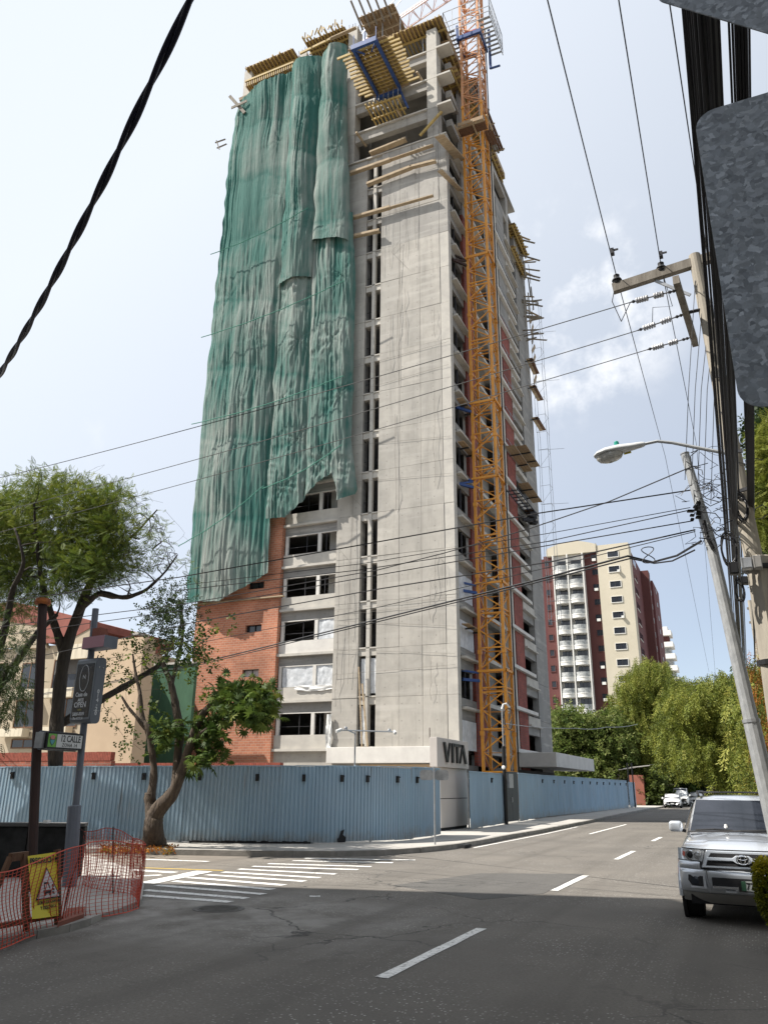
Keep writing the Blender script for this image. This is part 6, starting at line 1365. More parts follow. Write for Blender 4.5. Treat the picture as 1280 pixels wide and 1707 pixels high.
def simple_car(name, label, loc, rotz, paint, Lc=4.6, hw=.9, zb=.24, hood=.86, belt=.95, roof=1.43, hl=1.25, rl=.9, ws=.62, cat='car', group=None, van=False):
    t = thing(name, label, cat, loc, group); t.rotation_euler = (0, 0, rotz); LOCAL[0] = True
    secs = []
    for (y, w, zb_, zt) in ((0, .72, .36, hood - .2), (.06, .86, .28, hood - .1), (.35, .97, zb, hood - .02), (hl * .6, 1, zb, hood), (hl, 1, zb, belt), (Lc * .5, 1, zb, belt + .01), (Lc - rl, 1, zb, belt), (Lc - .35, .98, zb, belt - .02), (Lc - .05, .88, .3, belt - .1), (Lc, .74, .38, belt - .22)):
        W_ = hw * w; zm = (zb_ + zt) / 2
        secs.append([(W_ * .86, y, zb_), (W_ * .97, y, zb_ + .1), (W_, y, zm), (W_ * .985, y, zt - .1), (W_ * .93, y, zt - .015), (W_ * .5, y, zt + .02), (0.001, y, zt + .035)])
    body = loft(secs).build('body', paint, t, smooth=True, bevel=0)
    g0, g1, g2, g3 = hl - .1, hl - .1 + ws, Lc - rl - (.1 if van else .35), Lc - .25
    def ring(y, w, z0, z): return [(w, y, z0), (w * .99, y, z0 + .02), (w * .9, y, z - .06), (w * .84, y, z), (0.001, y, z + .025)]
    cabs = [ring(g0, hw * .86, belt - .06, belt - .03), ring(g0 + ws * .5, hw * .9, belt - .06, (belt + roof) / 2 + .04), ring(g1, hw * .9, belt - .06, roof - .02), ring((g1 + g2) / 2, hw * .91, belt - .06, roof), ring(g2, hw * .9, belt - .06, roof - .03), ring(g3, hw * .85, belt - .06, belt)]
    loft(cabs).build('cabin', paint, t, smooth=True)
    def q(a, b, c, d, nm, mt, off): 
        n = (Vector(b) - Vector(a)).cross(Vector(d) - Vector(a)).normalized() * off; MB().extrude([Vector(p) + n for p in (a, b, c, d)], n * .2).build(nm, mt, t)
    wt, wb2 = hw * .74, hw * .82
    q((-wb2, g0 + .08, belt + .03), (wb2, g0 + .08, belt + .03), (wt, g1 - .02, roof - .06), (-wt, g1 - .02, roof - .06), 'windshield', 'glass_grey', .035)
    for s in (-1, 1):
        x0, x1 = s * hw * .915, s * hw * .84
        MB().extrude([(x0, g0 + .35, belt + .02), (x0, g2 + .05, belt + .02), (x1, g2 - .1, roof - .09), (x1, g1 + .05, roof - .09)], (s * .02, 0, 0)).build('side_window', 'glass_dark', t)
        MB().lathe((s * (hw + .1), hl + .1, belt + .06), (0, 1, 0), [(-.08, .04), (-.06, .1), (.03, .1), (.06, .05)], 10).build('mirror', paint, t)
        MB().obox((s * hw * .70, .10, hood - .26), Vector((.17, 0, 0)), Vector((0, .08, 0)), Vector((0, 0, .06))).build('headlight', 'lamp_glass', t)
        MB().obox((s * hw * .72, .03, .38), Vector((.12, 0, 0)), Vector((0, .05, 0)), Vector((0, 0, .06))).build('fog_vent', 'black_paint', t)
        wheel(t, s * (hw - .1), hl * .68, .32, .2); wheel(t, s * (hw - .1), Lc - .85, .32, .2)
    MB().extrude([(-.36, -.02, hood - .2), (.36, -.02, hood - .2), (.30, -.02, .40), (-.30, -.02, .40)], (0, .06, 0)).build('grille', 'black_paint', t)
    MB().box(-.36, .36, -.035, -.021, hood - .22, hood - .19).box(-.2, .2, -.03, -.02, .5, .52).build('grille_trim', 'chrome', t)
    MB().box(-.17, .17, -.045, -.03, .42, .53).build('number_plate', 'sign_white', t)
    LOCAL[0] = False; return t
p = G(1120, 1349); Yc = 94
simple_car('parked_car', 'low white saloon parked facing down the avenue by the kerb', (W(1120, 1340, Y=Yc).x, Yc, 0), 0.05, 'car_white')
simple_car('parked_van', 'tall white van parked close behind the white saloon', (W(1134, 1335, Y=103).x, 103, 0), 0.03, 'car_white', Lc=4.9, hw=.92, hood=1.12, belt=1.2, roof=2.05, hl=1.0, rl=.2, ws=.5, cat='van', van=True)
simple_car('parked_car', 'white hatchback further up the avenue beside the van', (W(1159, 1330, Y=108).x, 108, 0), 0.0, 'car_white', hood=.95, belt=1.0, roof=1.6)
simple_car('parked_car', 'small dark car far up the avenue under the drooping trees', (W(1197, 1312, Y=112).x, 112, 0.9), 0.3, 'adbox_grey', hood=.9, roof=1.5)

# ---- the silver four wheel drive
SV = thing('silver_suv', 'silver four wheel drive parked facing the viewer beside the hedge', 'car', (-.275, 13.75, 0)); LOCAL[0] = True
HW = .93
def yf(x, z=.8): return .34 * (abs(x) / HW) ** 3.4 + (.10 * max(0, z - .86) if z > .86 else 0)
def fp(pts, off, th, nm, mt, parent=SV, bevel=0):
    if min(p[0] for p in pts) < -.2 and max(p[0] for p in pts) > .2: return MB().extrude([(x, yf(.1, z) - off, z) for x, z in pts], (0, th + .06, 0)).build(nm, mt, parent, bevel=bevel)
    return MB().extrude([(x, yf(x, z) - off, z) for x, z in pts], (0, th, 0)).build(nm, mt, parent, bevel=bevel)
def fgrid(x0, x1, zs, nm, mt, off=0.0, nx=20, parent=SV, fx=None):
    rows = []
    for z, o in zs:
        r = [(x0 + (x1 - x0) * i / nx, yf(x0 + (x1 - x0) * i / nx, z) - off - o, z) for i in range(nx + 1)]
        if abs(x0) > .91: r = [(x0 * 1.012, r[0][1] + .32, z)] + r
        if abs(x1) > .91: r = r + [(x1 * 1.012, r[-1][1] + .32, z)]
        rows.append(r)
    return MB().grid(rows).build(nm, mt, parent, smooth=True)
secs = []
for (y, w, zb, zt, cr) in ((.36, .985, .40, 1.06, .03), (.45, 1.0, .40, 1.10, .045), (.7, 1.0, .40, 1.125, .05), (1.0, 1.0, .40, 1.15, .05), (1.38, 1.0, .40, 1.19, .045), (1.9, 1.0, .38, 1.20, .03), (3.0, 1.0, .38, 1.20, .03), (4.0, 1.0, .38, 1.20, .03), (4.5, .98, .42, 1.18, .03), (4.75, .9, .45, 1.1, .03)):
    w_ = HW * w; zm = .84
    secs.append([(w_ * .9, y, zb), (w_ * .985, y, zb + .12), (w_ * 1.0, y, zm - .12), (w_ * 1.015, y, zm), (w_ * .985, y, zt - .13), (w_ * .93, y, zt - .04), (w_ * .86, y, zt), (w_ * .60, y, zt + cr * .55), (w_ * .52, y, zt + cr * .35), (w_ * .3, y, zt + cr * .85), (.001, y, zt + cr)])
body = loft(secs).build('body', 'car_silver', SV, smooth=True)
# hood nose rolling down to the grille
rows = []
for j in range(7):
    f = j / 6; row = []
    for i in range(25):
        x = -.80 + 1.6 * i / 24; ye = yf(x, 1.02) + .03; y = ye + (.46 - ye) * f; bul = .045 * (1 - (x / .93) ** 2) + (.018 if abs(x) < .5 else 0)
        z = 1.035 + (1.10 + bul - 1.035) * (math.sin(f * math.pi / 2) ** .55); row.append((x, y, z))
    rows.append(row)
MB().grid(rows).build('hood', 'car_silver', SV, smooth=True)
for s in (-1, 1):
    rows = []
    for j in range(6):
        f = j / 5; row = []
        for i in range(9):
            x = s * (.72 + (.945 - .72) * i / 8); ye = yf(min(abs(x), HW) * s, 1.0) + .02; y = ye + (.50 - ye) * f; zz = 1.03 + .075 * math.sin(f * math.pi / 2) - .16 * (max(0, abs(x) - .78) / .165) ** 2; row.append((x, y, zz))
        rows.append(row if s > 0 else row[::-1])
    MB().grid(rows).build('front_wing', 'car_silver', SV, smooth=True)
fgrid(-HW, HW, ((.42, -.10), (.46, .0), (.55, .03), (.70, .055), (.755, .05), (.77, .0)), 'front_bumper', 'car_silver', nx=32)
for s in (-1, 1): fgrid(*((-.93, -.61) if s < 0 else (.61, .93)), ((.75, .03), (.76, .05), (.83, .055), (.862, .04), (.872, .0)), 'bumper_corner', 'car_silver', nx=10)
fgrid(-.92, .92, ((.28, -.25), (.36, -.14), (.43, -.06)), 'bumper_valance', 'concrete_grey', nx=24)
MB().box(-.80, .80, .30, 3.9, .26, .39).build('underbody', 'void_dark', SV)
fgrid(-.93, .93, ((.862, .005), (.95, .0), (1.04, -.005)), 'nose_panel', 'car_silver', nx=30)
# shut lines
for (pts) in ([(x, .873) for x in np.linspace(-.93, -.59, 8)], [(x, .873) for x in np.linspace(.59, .93, 8)], [(x, 1.045) for x in np.linspace(-.86, .86, 30)], [(-.595, .79), (-.55, .92), (-.515, 1.04)], [(.595, .79), (.55, .92), (.515, 1.04)], [(-.60, .775), (-.3, .775), (0, .775), (.3, .775), (.6, .775)]):
    MB().tube([(x, yf(x, z) - .006 - (.062 if abs(z - .775) < .01 or (abs(x) < .6 and z < 1.0 and abs(x) > .5) else 0), z) for x, z in pts], .007, 5).build('shut_line', 'black_paint', SV)
for s in (-1, 1):
    MB().tube([(s * x, yf(x) - .062, z) for x, z in ((.50, .45), (.525, .60), (.53, .76))], .008, 5).build('bumper_crease', 'steel_galv', SV)
# grille
fp([(-.50, 1.035), (.50, 1.035), (.585, .79), (-.585, .79)], .035, .05, 'grille_surround', 'car_silver', bevel=.012)
fp([(-.435, 1.0), (.435, 1.0), (.475, .945), (-.475, .945)], .042, .03, 'grille_opening', 'void_dark'); fp([(-.495, .895), (.495, .895), (.52, .825), (-.52, .825)], .042, .03, 'grille_opening', 'void_dark')
gb = fp([(-.48, .942), (-.14, .942), (-.09, .978), (.09, .978), (.14, .942), (.48, .942), (.497, .90), (.14, .90), (.08, .862), (-.08, .862), (-.14, .90), (-.497, .90)], .062, .03, 'grille_bar', 'car_silver', bevel=.006)
def oval(cx, cz, rx, rz, r, mt, y, nm='emblem'):
    return MB().tube([(cx + rx * math.cos(a), y, cz + rz * math.sin(a)) for a in np.linspace(0, 2 * math.pi, 30)], r, 6, cap=False).build(nm, mt, gb)
MB().lathe((0, -.066, .921), (0, -1, 0), [(0, .001), (0, .074), (.004, .072), (.006, .02)], 26).build('emblem_ground', 'black_paint', gb)
oval(0, .921, .088, .062, .009, 'chrome', -.075, 'emblem'); oval(0, .921, .030, .058, .0065, 'chrome', -.078, 'emblem'); oval(0, .945, .062, .026, .0065, 'chrome', -.08, 'emblem')
# headlights, fog lamps, lower intake
for s in (-1, 1):
    ol = [(s * a, b) for a, b in ((.60, .885), (.57, 1.00), (.59, 1.03), (.80, 1.045), (.855, 1.03), (.87, .95), (.84, .885), (.75, .87))]
    h = fp(ol if s > 0 else ol[::-1], .012, .03, 'headlight', 'lamp_grey', bevel=.006)
    for (cx, r, mt) in ((.745, .073, 'black_paint'), (.635, .055, 'steel_galv')):
        MB().lathe((s * cx, yf(cx, .95) - .014, .95), (0, -1, 0), [(0, r), (.012, r), (.014, r * .86), (.004, r * .8)], 20).build('lamp_ring', 'chrome', h)
        MB().lathe((s * cx, yf(cx, .95) - .02, .95), (0, -1, 0), [(0, r * .62), (.02, r * .5), (.026, .01)], 16).build('lamp_bulb', mt, h)
    al = [(s * a, b) for a, b in ((.83, .92), (.815, .99), (.855, 1.0), (.862, .94))]
    fp(al if s > 0 else al[::-1], .022, .015, 'indicator', 'amber', h)
    fl = [(s * a, b) for a, b in ((.57, .53), (.585, .67), (.80, .675), (.81, .60), (.76, .53))]
    fp(fl if s > 0 else fl[::-1], .058, .02, 'fog_lamp_recess', 'void_dark'); MB().lathe((s * .70, yf(.7) - .062, .60), (0, -1, 0), [(0, .062), (.012, .06), (.016, .03)], 16).build('fog_lamp', 'glass_grey', SV)
    tr_ = [(s * a, b) for a, b in ((.545, .50), (.555, .69), (.585, .69), (.585, .525), (.78, .525), (.77, .50))]
    fp(tr_ if s > 0 else tr_[::-1], .07, .02, 'fog_surround', 'car_silver')
fp([(-.46, .545), (-.46, .665), (.46, .665), (.46, .545)], .066, .03, 'lower_intake', 'void_dark'); fp([(-.455, .525), (-.455, .552), (.455, .552), (.455, .525)], .078, .03, 'intake_trim', 'chrome')
fp([(-.30, .465), (-.28, .49), (-.15, .49), (-.13, .465)], .04, .03, 'tow_cover', 'car_silver'); fp([(.30, .465), (.28, .49), (.0, .49), (.0, .465)], .04, .03, 'tow_cover', 'car_silver')
pl_ = MB().box(-.10, .26, -.155, -.14, .50, .66).build('number_plate', 'black_paint', SV); MB().box(-.06, .245, -.162, -.156, .515, .645).build('plate_face', M('plate_grey', (.35, .37, .36), rough=.5), pl_)
MB().box(-.06, -.0, -.165, -.163, .515, .645).build('plate_crest', M('plate_green', (.03, .09, .05), rough=.5), pl_)
LOCAL[0] = True
text_mesh('770', .13, 'print_black', 'lettering', (.085, -.166, .535), (1, 0, 0), (0, 0, 1), pl_, .002, bold=.002, sx=.85)
# cabin
def ring(y, wb, wt, z0, z): return [(wb, y, z0), (wb * .995, y, z0 + .03), ((wb + wt) / 2, y, (z0 + z) / 2), (wt + .02, y, z - .09), (wt - .03, y, z - .02), (wt * .55, y, z + .015), (.001, y, z + .02)]
cs = [ring(1.32, .84, .80, 1.12, 1.215), ring(1.75, .885, .77, 1.12, 1.50), ring(2.12, .90, .715, 1.12, 1.745), ring(2.35, .90, .71, 1.12, 1.785), ring(3.2, .90, .71, 1.12, 1.80), ring(4.2, .89, .70, 1.12, 1.77), ring(4.55, .87, .68, 1.12, 1.70), ring(4.72, .84, .70, 1.12, 1.2)]
loft(cs).build('cabin', 'car_silver', SV, smooth=True)
rows = []
for j in range(7):
    f = j / 6; rows.append([(-(.785 - .105 * f) + 2 * (.785 - .105 * f) * i / 14, 1.385 + .70 * f - .022 - .05 * (1 - ((i - 7) / 7) ** 2), 1.225 + .475 * f + .012 * f + .02) for i in range(15)])
wsd = MB().grid(rows).build('windshield', 'glass_grey', SV, smooth=True)
MATS['glass_grey'].node_tree.nodes['Principled BSDF'].inputs['Coat Weight'].default_value = 0.1
for (x0, x1) in ((-.70, -.12), (-.05, .72)):
    MB().tube([(x0, 1.325, 1.262), ((x0 + x1) / 2, 1.33, 1.28), (x1, 1.345, 1.268)], .013, 5).build('wiper', 'black_paint', wsd)
MB().tube([(-.82, 1.30, 1.235), (0, 1.255, 1.26), (.82, 1.30, 1.235)], .016, 6).build('cowl', 'black_paint', SV)
for s in (-1, 1):
    MB().extrude([(s * .905, 1.78, 1.24), (s * .915, 4.3, 1.24), (s * .75, 4.2, 1.66), (s * .765, 2.25, 1.66)], (s * .012, 0, 0)).build('side_window', 'glass_dark', SV)
    MB().tube([(s * .64, 2.2, 1.80), (s * .66, 2.3, 1.865), (s * .67, 4.1, 1.865), (s * .66, 4.25, 1.80)], .022, 8).build('roof_rail', 'black_paint', SV)
    m = MB().box(s * 1.04 - .115, s * 1.04 + .115, 1.66, 1.80, 1.205, 1.385).build('mirror', 'car_silver', SV, smooth=True, bevel=.055)
    m.modifiers['bevel'].segments = 5
    MB().beam((s * .88, 1.74, 1.22), (s * 1.0, 1.74, 1.25), .06, .05).build('mirror_arm', 'black_paint', m)
    wheel(SV, s * .79, .98, .385, .27); wheel(SV, s * .79, 3.75, .385, .27)
    fl = [(s * (HW + .02), .98 + .50 * math.cos(a), .385 + .47 * math.sin(a)) for a in np.linspace(-.1, math.pi + .1, 16)]
    MB().tube(fl, .035, 6).build('wheel_flare', 'car_silver', SV)
    MB().lathe((s * (HW - .02), .98, .385), (s, 0, 0), [(0, .43), (.05, .43)], 24).build('wheel_arch', 'void_dark', SV)
for y in (2.7, 3.6): MB().tube([(-.66, y, 1.86), (.66, y, 1.86)], .016, 6).build('roof_bar', 'black_paint', SV)
MB().lathe((-.22, 1.42, 1.31), (0, 0, 1), [(-.04, .03), (0, .035), (.05, .02)], 8).build('dash_figure', 'white_paint', SV)
LOCAL[0] = False
# ================================================================ poles, lamp, lines
PY = 12.6
def wp_(px, py, Y=PY): return W(px, py, Y=Y)
UP = thing('utility_pole', 'tall concrete utility pole with timber crossarm and strapped cables', 'utility pole', (.47, PY, .148))
top = wp_(1157, 426); low = Vector((.50, PY, .148))
MB().tube([Vector((.47, PY, 4.6)), top.lerp(Vector((.47, PY, 4.6)), .4), top], [.135, .115, .098], 14).build('upper_shaft', 'pole_concrete', UP, smooth=False)
MB().lathe((.50, PY + .02, .1), (0, 0, 1), [(0, .235), (2.4, .22), (5.1, .185), (5.12, .16)], 6).build('hexagonal_stub', 'pole_concrete', UP)
for z in (3.6, 5.0): MB().lathe((.50, PY + .02, z), (0, 0, 1), [(0, .225), (.07, .225)], 12).build('strap', 'black_paint', UP)
a, b = wp_(1021, 482), wp_(1188, 428)
MB().beam(a, b, .12, .17).build('crossarm', 'grey_wood', UP)
MB().beam(wp_(1092, 468), wp_(1150, 492), .03, .05).build('arm_brace', 'steel_galv', UP)
zA = wp_(1160, 520).z
s0, s1_ = G(1126, 466, zA + .1), G(1158, 572, zA - .1)
MB().beam(s0, s1_, .10, .16).build('side_arm', 'grey_wood', UP)
MB().tube([s0.lerp(s1_, .5), Vector((.36, PY - .05, zA))], .03, 6).build('arm_bolt', 'steel_dark', UP)
for k in range(9): MB().beam(Vector((.3, PY - .15, 8.6 - k * .34)), Vector((.52, PY - .18, 8.6 - k * .34 + random.uniform(-.1, .1))), .04, .05).build('pole_hardware', 'steel_dark', UP) if k % 2 else None
def disc_string(p, q, label, n=9):
    p, q = Vector(p), Vector(q); t = thing('strain_insulator', label, 'insulator', tuple(p), 'strain insulators at the pole')
    d = (q - p).normalized(); Ln = (q - p).length
    MB().tube([p, q], .012, 5).build('rod', 'steel_dark', t)
    for i in range(n):
        f = (.30 if i < n // 2 else .42) + .48 * i / n
        MB().lathe(p + d * (Ln * f), d, [(-.015, .02), (-.01, .052), (.008, .05), (.015, .02)], 12).build('disc', 'porcelain', t)
    for f in (.06, .14, .93): MB().lathe(p + d * (Ln * f), d, [(-.03, .015), (0, .032), (.03, .015)], 8).build('shackle', 'steel_dark', t)
wires_L = []
for (pa, pb, lab) in (((1127, 484), (1050, 504), 'highest strain insulator string at the side arm of the pole'), ((1139, 524), (1062, 551), 'middle strain insulator string at the side arm of the pole'), ((1149, 563), (1078, 583), 'lowest strain insulator string at the side arm of the pole')):
    p = G(*pa, zA); q0 = W(*pb, Y=p.y + .22); disc_string(p, q0, lab); wires_L.append(q0)
def wire(pts, r, label, mat='black_cable', group=None, sag=0.0, n=14, name='overhead_wire', twist=0):
    P = []
    pts = [Vector(p) for p in pts]
    for a, b in zip(pts, pts[1:]):
        for i in range(n):
            f = i / n; P.append(a.lerp(b, f) - Vector((0, 0, sag * 4 * f * (1 - f))))
    P.append(pts[-1]); o = MB().tube(P, r, 5).build(name, mat); return tag(o, label, 'cable', group)
for q0, e, lab in zip(wires_L, ((-60, 811), (-60, 868), (-60, 902)), ('highest', 'middle', 'lowest')):
    wire([q0, G(*e, 9.0)], .0085, '%s of three thin bare wires crossing before the tower' % lab, 'grey_cable', sag=.12, n=24)
def pin_ins(p, label):
    t = thing('pin_insulator', label, 'insulator', tuple(p)); MB().lathe(Vector(p) - Vector((0, 0, .06)), (0, 0, 1), [(-.06, .015), (0, .02), (.01, .07), (.05, .085), (.07, .06), (.09, .09), (.12, .075), (.15, .05), (.20, .055), (.22, .03)], 16).build('glazed_body', 'black_paint', t); return Vector(p) + Vector((0, 0, .12))
i1 = pin_ins(wp_(1028, 470), 'dark pin insulator at the tip of the crossarm'); i2 = pin_ins(wp_(1102, 450), 'dark pin insulator near the pole top on the crossarm')
wire([G(880, -130, 10.6), i1, W(1108, 760, Y=30), W(1181, 1120, Y=75)], .009, 'outer bare wire passing over the crossarm tip', sag=.03)
wire([G(1010, -130, 10.6), i2, W(1160, 740, Y=30), W(1192, 1130, Y=75)], .009, 'bare wire passing over the crossarm beside the pole', sag=.03)
wire([G(1095, -130, 10.4), W(1178, 425, Y=12.6), W(1215, 760, Y=30)], .009, 'bare wire passing over the street side of the pole top', sag=.03)
MB().tube([i1 - Vector((.03, 0, .15)), i1 + Vector((-.12, 0, -.5)), i1 + Vector((.0, 0, -.95)), wires_L[0]], .008, 5).build('jumper_wire', 'black_cable', UP)
MB().tube([wires_L[1] + Vector((.25, 0, -.02)), wires_L[1] + Vector((.3, 0, .4)), i2 + Vector((.1, 0, -.9)), i2 - Vector((0, 0, .1))], .007, 5).build('jumper_wire', 'black_cable', UP)
for p in (W(1020, 420, Y=11.7), W(1101, 425, Y=12.3)):
    MB().obox(p, Vector((.03, 0, 0)), Vector((0, .05, 0)), Vector((0, 0, .05))).obox(p + Vector((.05, 0, .03)), Vector((.05, 0, 0)), Vector((0, .01, 0)), Vector((0, 0, .015))).build('wire_clamp', 'steel_dark', UP)
# bundles of telephone and data cables overhead, running with the avenue past the pole
for k in range(16):
    u = k / 15; pa = W(1137 + 58 * u, 12, Y=4.3 + random.uniform(-.15, .15)); pb = W(1206 + 24 * u, 835 + random.uniform(-30, 40), Y=12.25); d = pb - pa
    wire([pa - d * .9 + Vector((0, 0, .15)), pa, pb, W(1226 + 18 * u, 1120, Y=44)], random.uniform(.009, .017), 'black cable in the thick overhead bundle strapped to the concrete pole', group='thick overhead cable bundle', sag=.05)
for k in range(7):
    u = k / 6; pa = W(1214 + 34 * u * (1 if k else 1), 40, Y=4.6); pb = W(1246 + 10 * u, 840, Y=12.4); d = pb - pa
    wire([pa - d * .9, pa, pb, W(1258, 1130, Y=42)], random.uniform(.008, .014), 'black cable of the looser bundle behind the galvanised signs', group='loose overhead cable bundle', sag=.05)
for k, (xa, xb) in enumerate(((1146, 1147), (1160, 1158), (1172, 1168), (1180, 1178), (1186, 1190))):
    wire([W(xa + 12, 470 + 15 * k, Y=12.5), W(xb, 650, Y=12.6), W(xb - 6, 800 + 10 * k, Y=12.8)], .006, 'thin drop cable hanging between the pole and the galvanised pole', group='thin drop cables', sag=.0)
# straps, coils and boxes on the pole
for (px, py, r, n) in ((1214, 915, .22, 7), (1236, 846, .15, 9), (1232, 985, .12, 6)):
    c = W(px, py, Y=12.35); t = thing('cable_coil', {1214: 'large loose coil of spare black cable hung on the pole', 1236: 'tight dark cable coil near the junction boxes', 1232: 'small cable coil below the boxes on the pole'}[px], 'cable coil', tuple(c))
    for k in range(n):
        rr = r * random.uniform(.75, 1.1); ph = random.uniform(0, 6); MB().tube([c + Vector((rr * .55 * math.cos(q), random.uniform(-.01, .01) + .03 * k / n, rr * 1.4 * math.sin(q) + .03 * math.cos(2 * q + ph))) for q in np.linspace(0, 6.4, 22)], .0075, 4).build('loop', 'black_cable', t)
for (px, py, w, h, mt, lab) in ((1222, 948, .1, .13, 'black_paint', 'black splice box under the cable coil on the pole'), (1244, 940, .12, .12, 'steel_galv', 'small grey junction box on the pole'), (1262, 938, .09, .14, 'concrete_grey', 'grey meter box beside the pole strap'), (1240, 968, .08, .08, 'black_paint', 'small black box low on the pole')):
    c = W(px, py, Y=12.3); o = MB().obox(c, Vector((w * .65, .02, 0)), Vector((0, .07, 0)), Vector((0, 0, h * .7))).build('junction_box', mt, bevel=.012); tag(o, lab, 'junction box'); MB().obox(c + Vector((0, -.075, 0)), Vector((w * .52, 0, 0)), Vector((0, .006, 0)), Vector((0, 0, h * .56))).build('cover', mt, o)
tg = MB(); random.seed(21)
for k in range(46):
    p = W(random.uniform(1150, 1235), random.uniform(740, 900), Y=random.uniform(12.3, 13)); pts = [p]
    for j in range(5): pts.append(pts[-1] + Vector((random.uniform(-.16, .2), random.uniform(-.06, .06), random.uniform(-.16, .1))))
    tg.tube(pts, random.uniform(.004, .008), 4)
o = tg.build('cable_tangle', 'black_cable'); tag(o, 'tangle of thin black cables between the two poles', 'cables', kind='stuff')
random.seed(77)
# street lamp
SL = thing('street_lamp', 'grey cobra head street lamp on a curved arm from the pole', 'street lamp', tuple(wp_(1072, 740)))
h0, h1 = wp_(1074, 740), wp_(990, 762); d = (h1 - h0); Ln = d.length; d.normalize()
up_ = Vector((0, 0, 1)) - d * d.z; up_.normalize(); sd = d.cross(up_)
rows = []
for (f, w, t, b) in ((0, .035, .035, .035), (.05, .055, .05, .045), (.25, .085, .07, .05), (.5, .14, .10, .04), (.75, .17, .095, .035), (.92, .14, .06, .03), (1.0, .05, .02, .015)):
    c = h0 + d * (Ln * f); rows.append([c + sd * (w * math.cos(a)) + up_ * ((t if math.sin(a) > 0 else b) * math.sin(a)) for a in np.linspace(0, 2 * math.pi, 17)])
MB().grid(rows).build('housing', 'lamp_grey', SL, smooth=True)
c = h0 + d * (Ln * .70); rows = []
for (q, s) in ((0, 1), (.4, .97), (.8, .8), (1.0, .5), (1.08, .1)): rows.append([c + d * (Ln * .27 * s * math.cos(a)) + sd * (.135 * s * math.sin(a)) - up_ * (.03 + .125 * q) for a in np.linspace(0, 2 * math.pi, 19)])
bowl = MB().grid(rows).build('glass_bowl', M('bowl_glass', (.50, .49, .45), (.40, .39, .36), scale=20, rough=.12, coat=.8), SL, smooth=True)
MB().lathe(h0 + d * (Ln * .52) + up_ * .09, up_, [(0, .035), (.01, .04), (.07, .04), (.085, .03)], 12).build('photocell', M('teal_plastic', (.02, .27, .20), rough=.35), SL)
MB().obox(h0 + d * (Ln * .36) - sd * -.0 - up_ * .035 + sd * .085, d * .06, sd * .006, up_ * .025).build('label', 'sign_yellow', SL)
MB().tube([wp_(1212, 756), wp_(1160, 746), wp_(1120, 738), wp_(1095, 735.5), h0, h0 + d * .1], [.03, .03, .028, .027, .027, .027], 8).build('arm', 'pole_galv', SL)
# leaning galvanised pole
GY = 13.1
gp0 = Vector((.32, GY, .148)); gk = wp_(1184, 905, GY); gt_ = wp_(1141, 757, GY)
GP = thing('galvanised_pole', 'leaning galvanised steel pole in front of the drooping trees', 'pole', tuple(gp0))
MB().tube([gp0, gp0.lerp(gk, .5)], [.135, .115], 12).build('lower_shaft', 'pole_galv', GP); MB().tube([gp0.lerp(gk, .495), gk, gt_], [.105, .085, .068], 12).build('upper_shaft', 'pole_galv', GP)
MB().lathe(gp0.lerp(gk, .49), (gk - gp0), [(0, .125), (.05, .125)], 12).build('joint_ring', 'steel_galv', GP); MB().lathe(gt_, (gt_ - gk), [(0, .075), (.015, .075)], 12).build('cap', 'steel_galv', GP)
for k in range(9):
    p = W(1158 + random.uniform(-8, 9), 838 + k * 3.5, Y=GY - .1); MB().obox(p, Vector((random.uniform(.02, .05), .02, 0)), Vector((0, .03, 0)), Vector((.01, 0, random.uniform(.015, .03)))).build('clamp', 'black_paint', GP)
MB().tube([W(1172, 868, Y=GY - .12), W(1178, 895, Y=GY - .12), W(1188, 915, Y=GY - .1)], .035, 6).build('cable_sleeve', 'black_paint', GP)
# cables from the galvanised pole across the corner to the far trees
lines = [([(1152, 778), (1015, 836), (880, 882), (740, 922), (630, 950), (300, 1008), (-60, 1052)], .011, 'upper black cable dipping from the galvanised pole across the tower'),
         ([(1150, 817), (900, 855), (620, 905), (300, 962), (-60, 1012)], .012, 'straight black cable from the galvanised pole across the whole tower'),
         ([(1150, 850), (910, 903), (600, 950), (290, 985)], .009, 'thin cable in the middle fan off the galvanised pole'),
         ([(1150, 846), (920, 888), (600, 940), (285, 978)], .007, 'thinnest upper cable in the fan off the galvanised pole'),
         ([(1155, 868), (920, 908), (610, 962), (300, 1018), (-60, 1068)], .010, 'lower grey cable in the fan off the galvanised pole'),
         ([(1158, 883), (920, 936), (630, 982), (330, 1036), (-60, 1122)], .013, 'black cable below the fan crossing the bare window bays'),
         ([(1158, 886), (930, 942), (640, 1010), (330, 1072), (180, 1098)], .008, 'faint thin cable between the two thick cables'),
         ([(1168, 902), (1128, 926), (1087, 937), (1046, 927), (890, 968), (640, 1030), (330, 1106), (160, 1142), (-60, 1178)], .020, 'thickest black cable sagging past the cream apartment wall'),
         ([(1157, 917), (1120, 935), (1090, 939), (1050, 931), (890, 972), (640, 1034), (330, 1109), (160, 1144), (-60, 1180)], .014, 'second thick cable lashed along the thickest one')]
for pts, r, lab in lines:
    P = [W(*pts[0], Y=GY - .1)]; n = len(pts); zs = np.linspace(P[0].z, 6.0, n)
    for i in range(1, n): P.append(G(*pts[i], zs[i]))
    wire(P, r, lab, n=6)
lp = thing('spare_loop', 'twisted loop of spare cable hanging by the dark red apartments', 'cable', tuple(W(1076, 930, Y=12.6)))
c = G(1080, 928, 5.6); MB().tube([c + Vector((.10 * math.sin(2 * q), 0, .14 * math.sin(q) + .03)) for q in np.linspace(0, 6.3, 26)], .009, 5).build('loop', 'black_cable', lp)
wire([W(842, 1206, Y=44.5), W(960, 1214, Y=52), W(1010, 1212, Y=60), W(1062, 1207, Y=75)], .02, 'pale service cable from the gate mast along the avenue side', 'steel_galv', sag=.1)
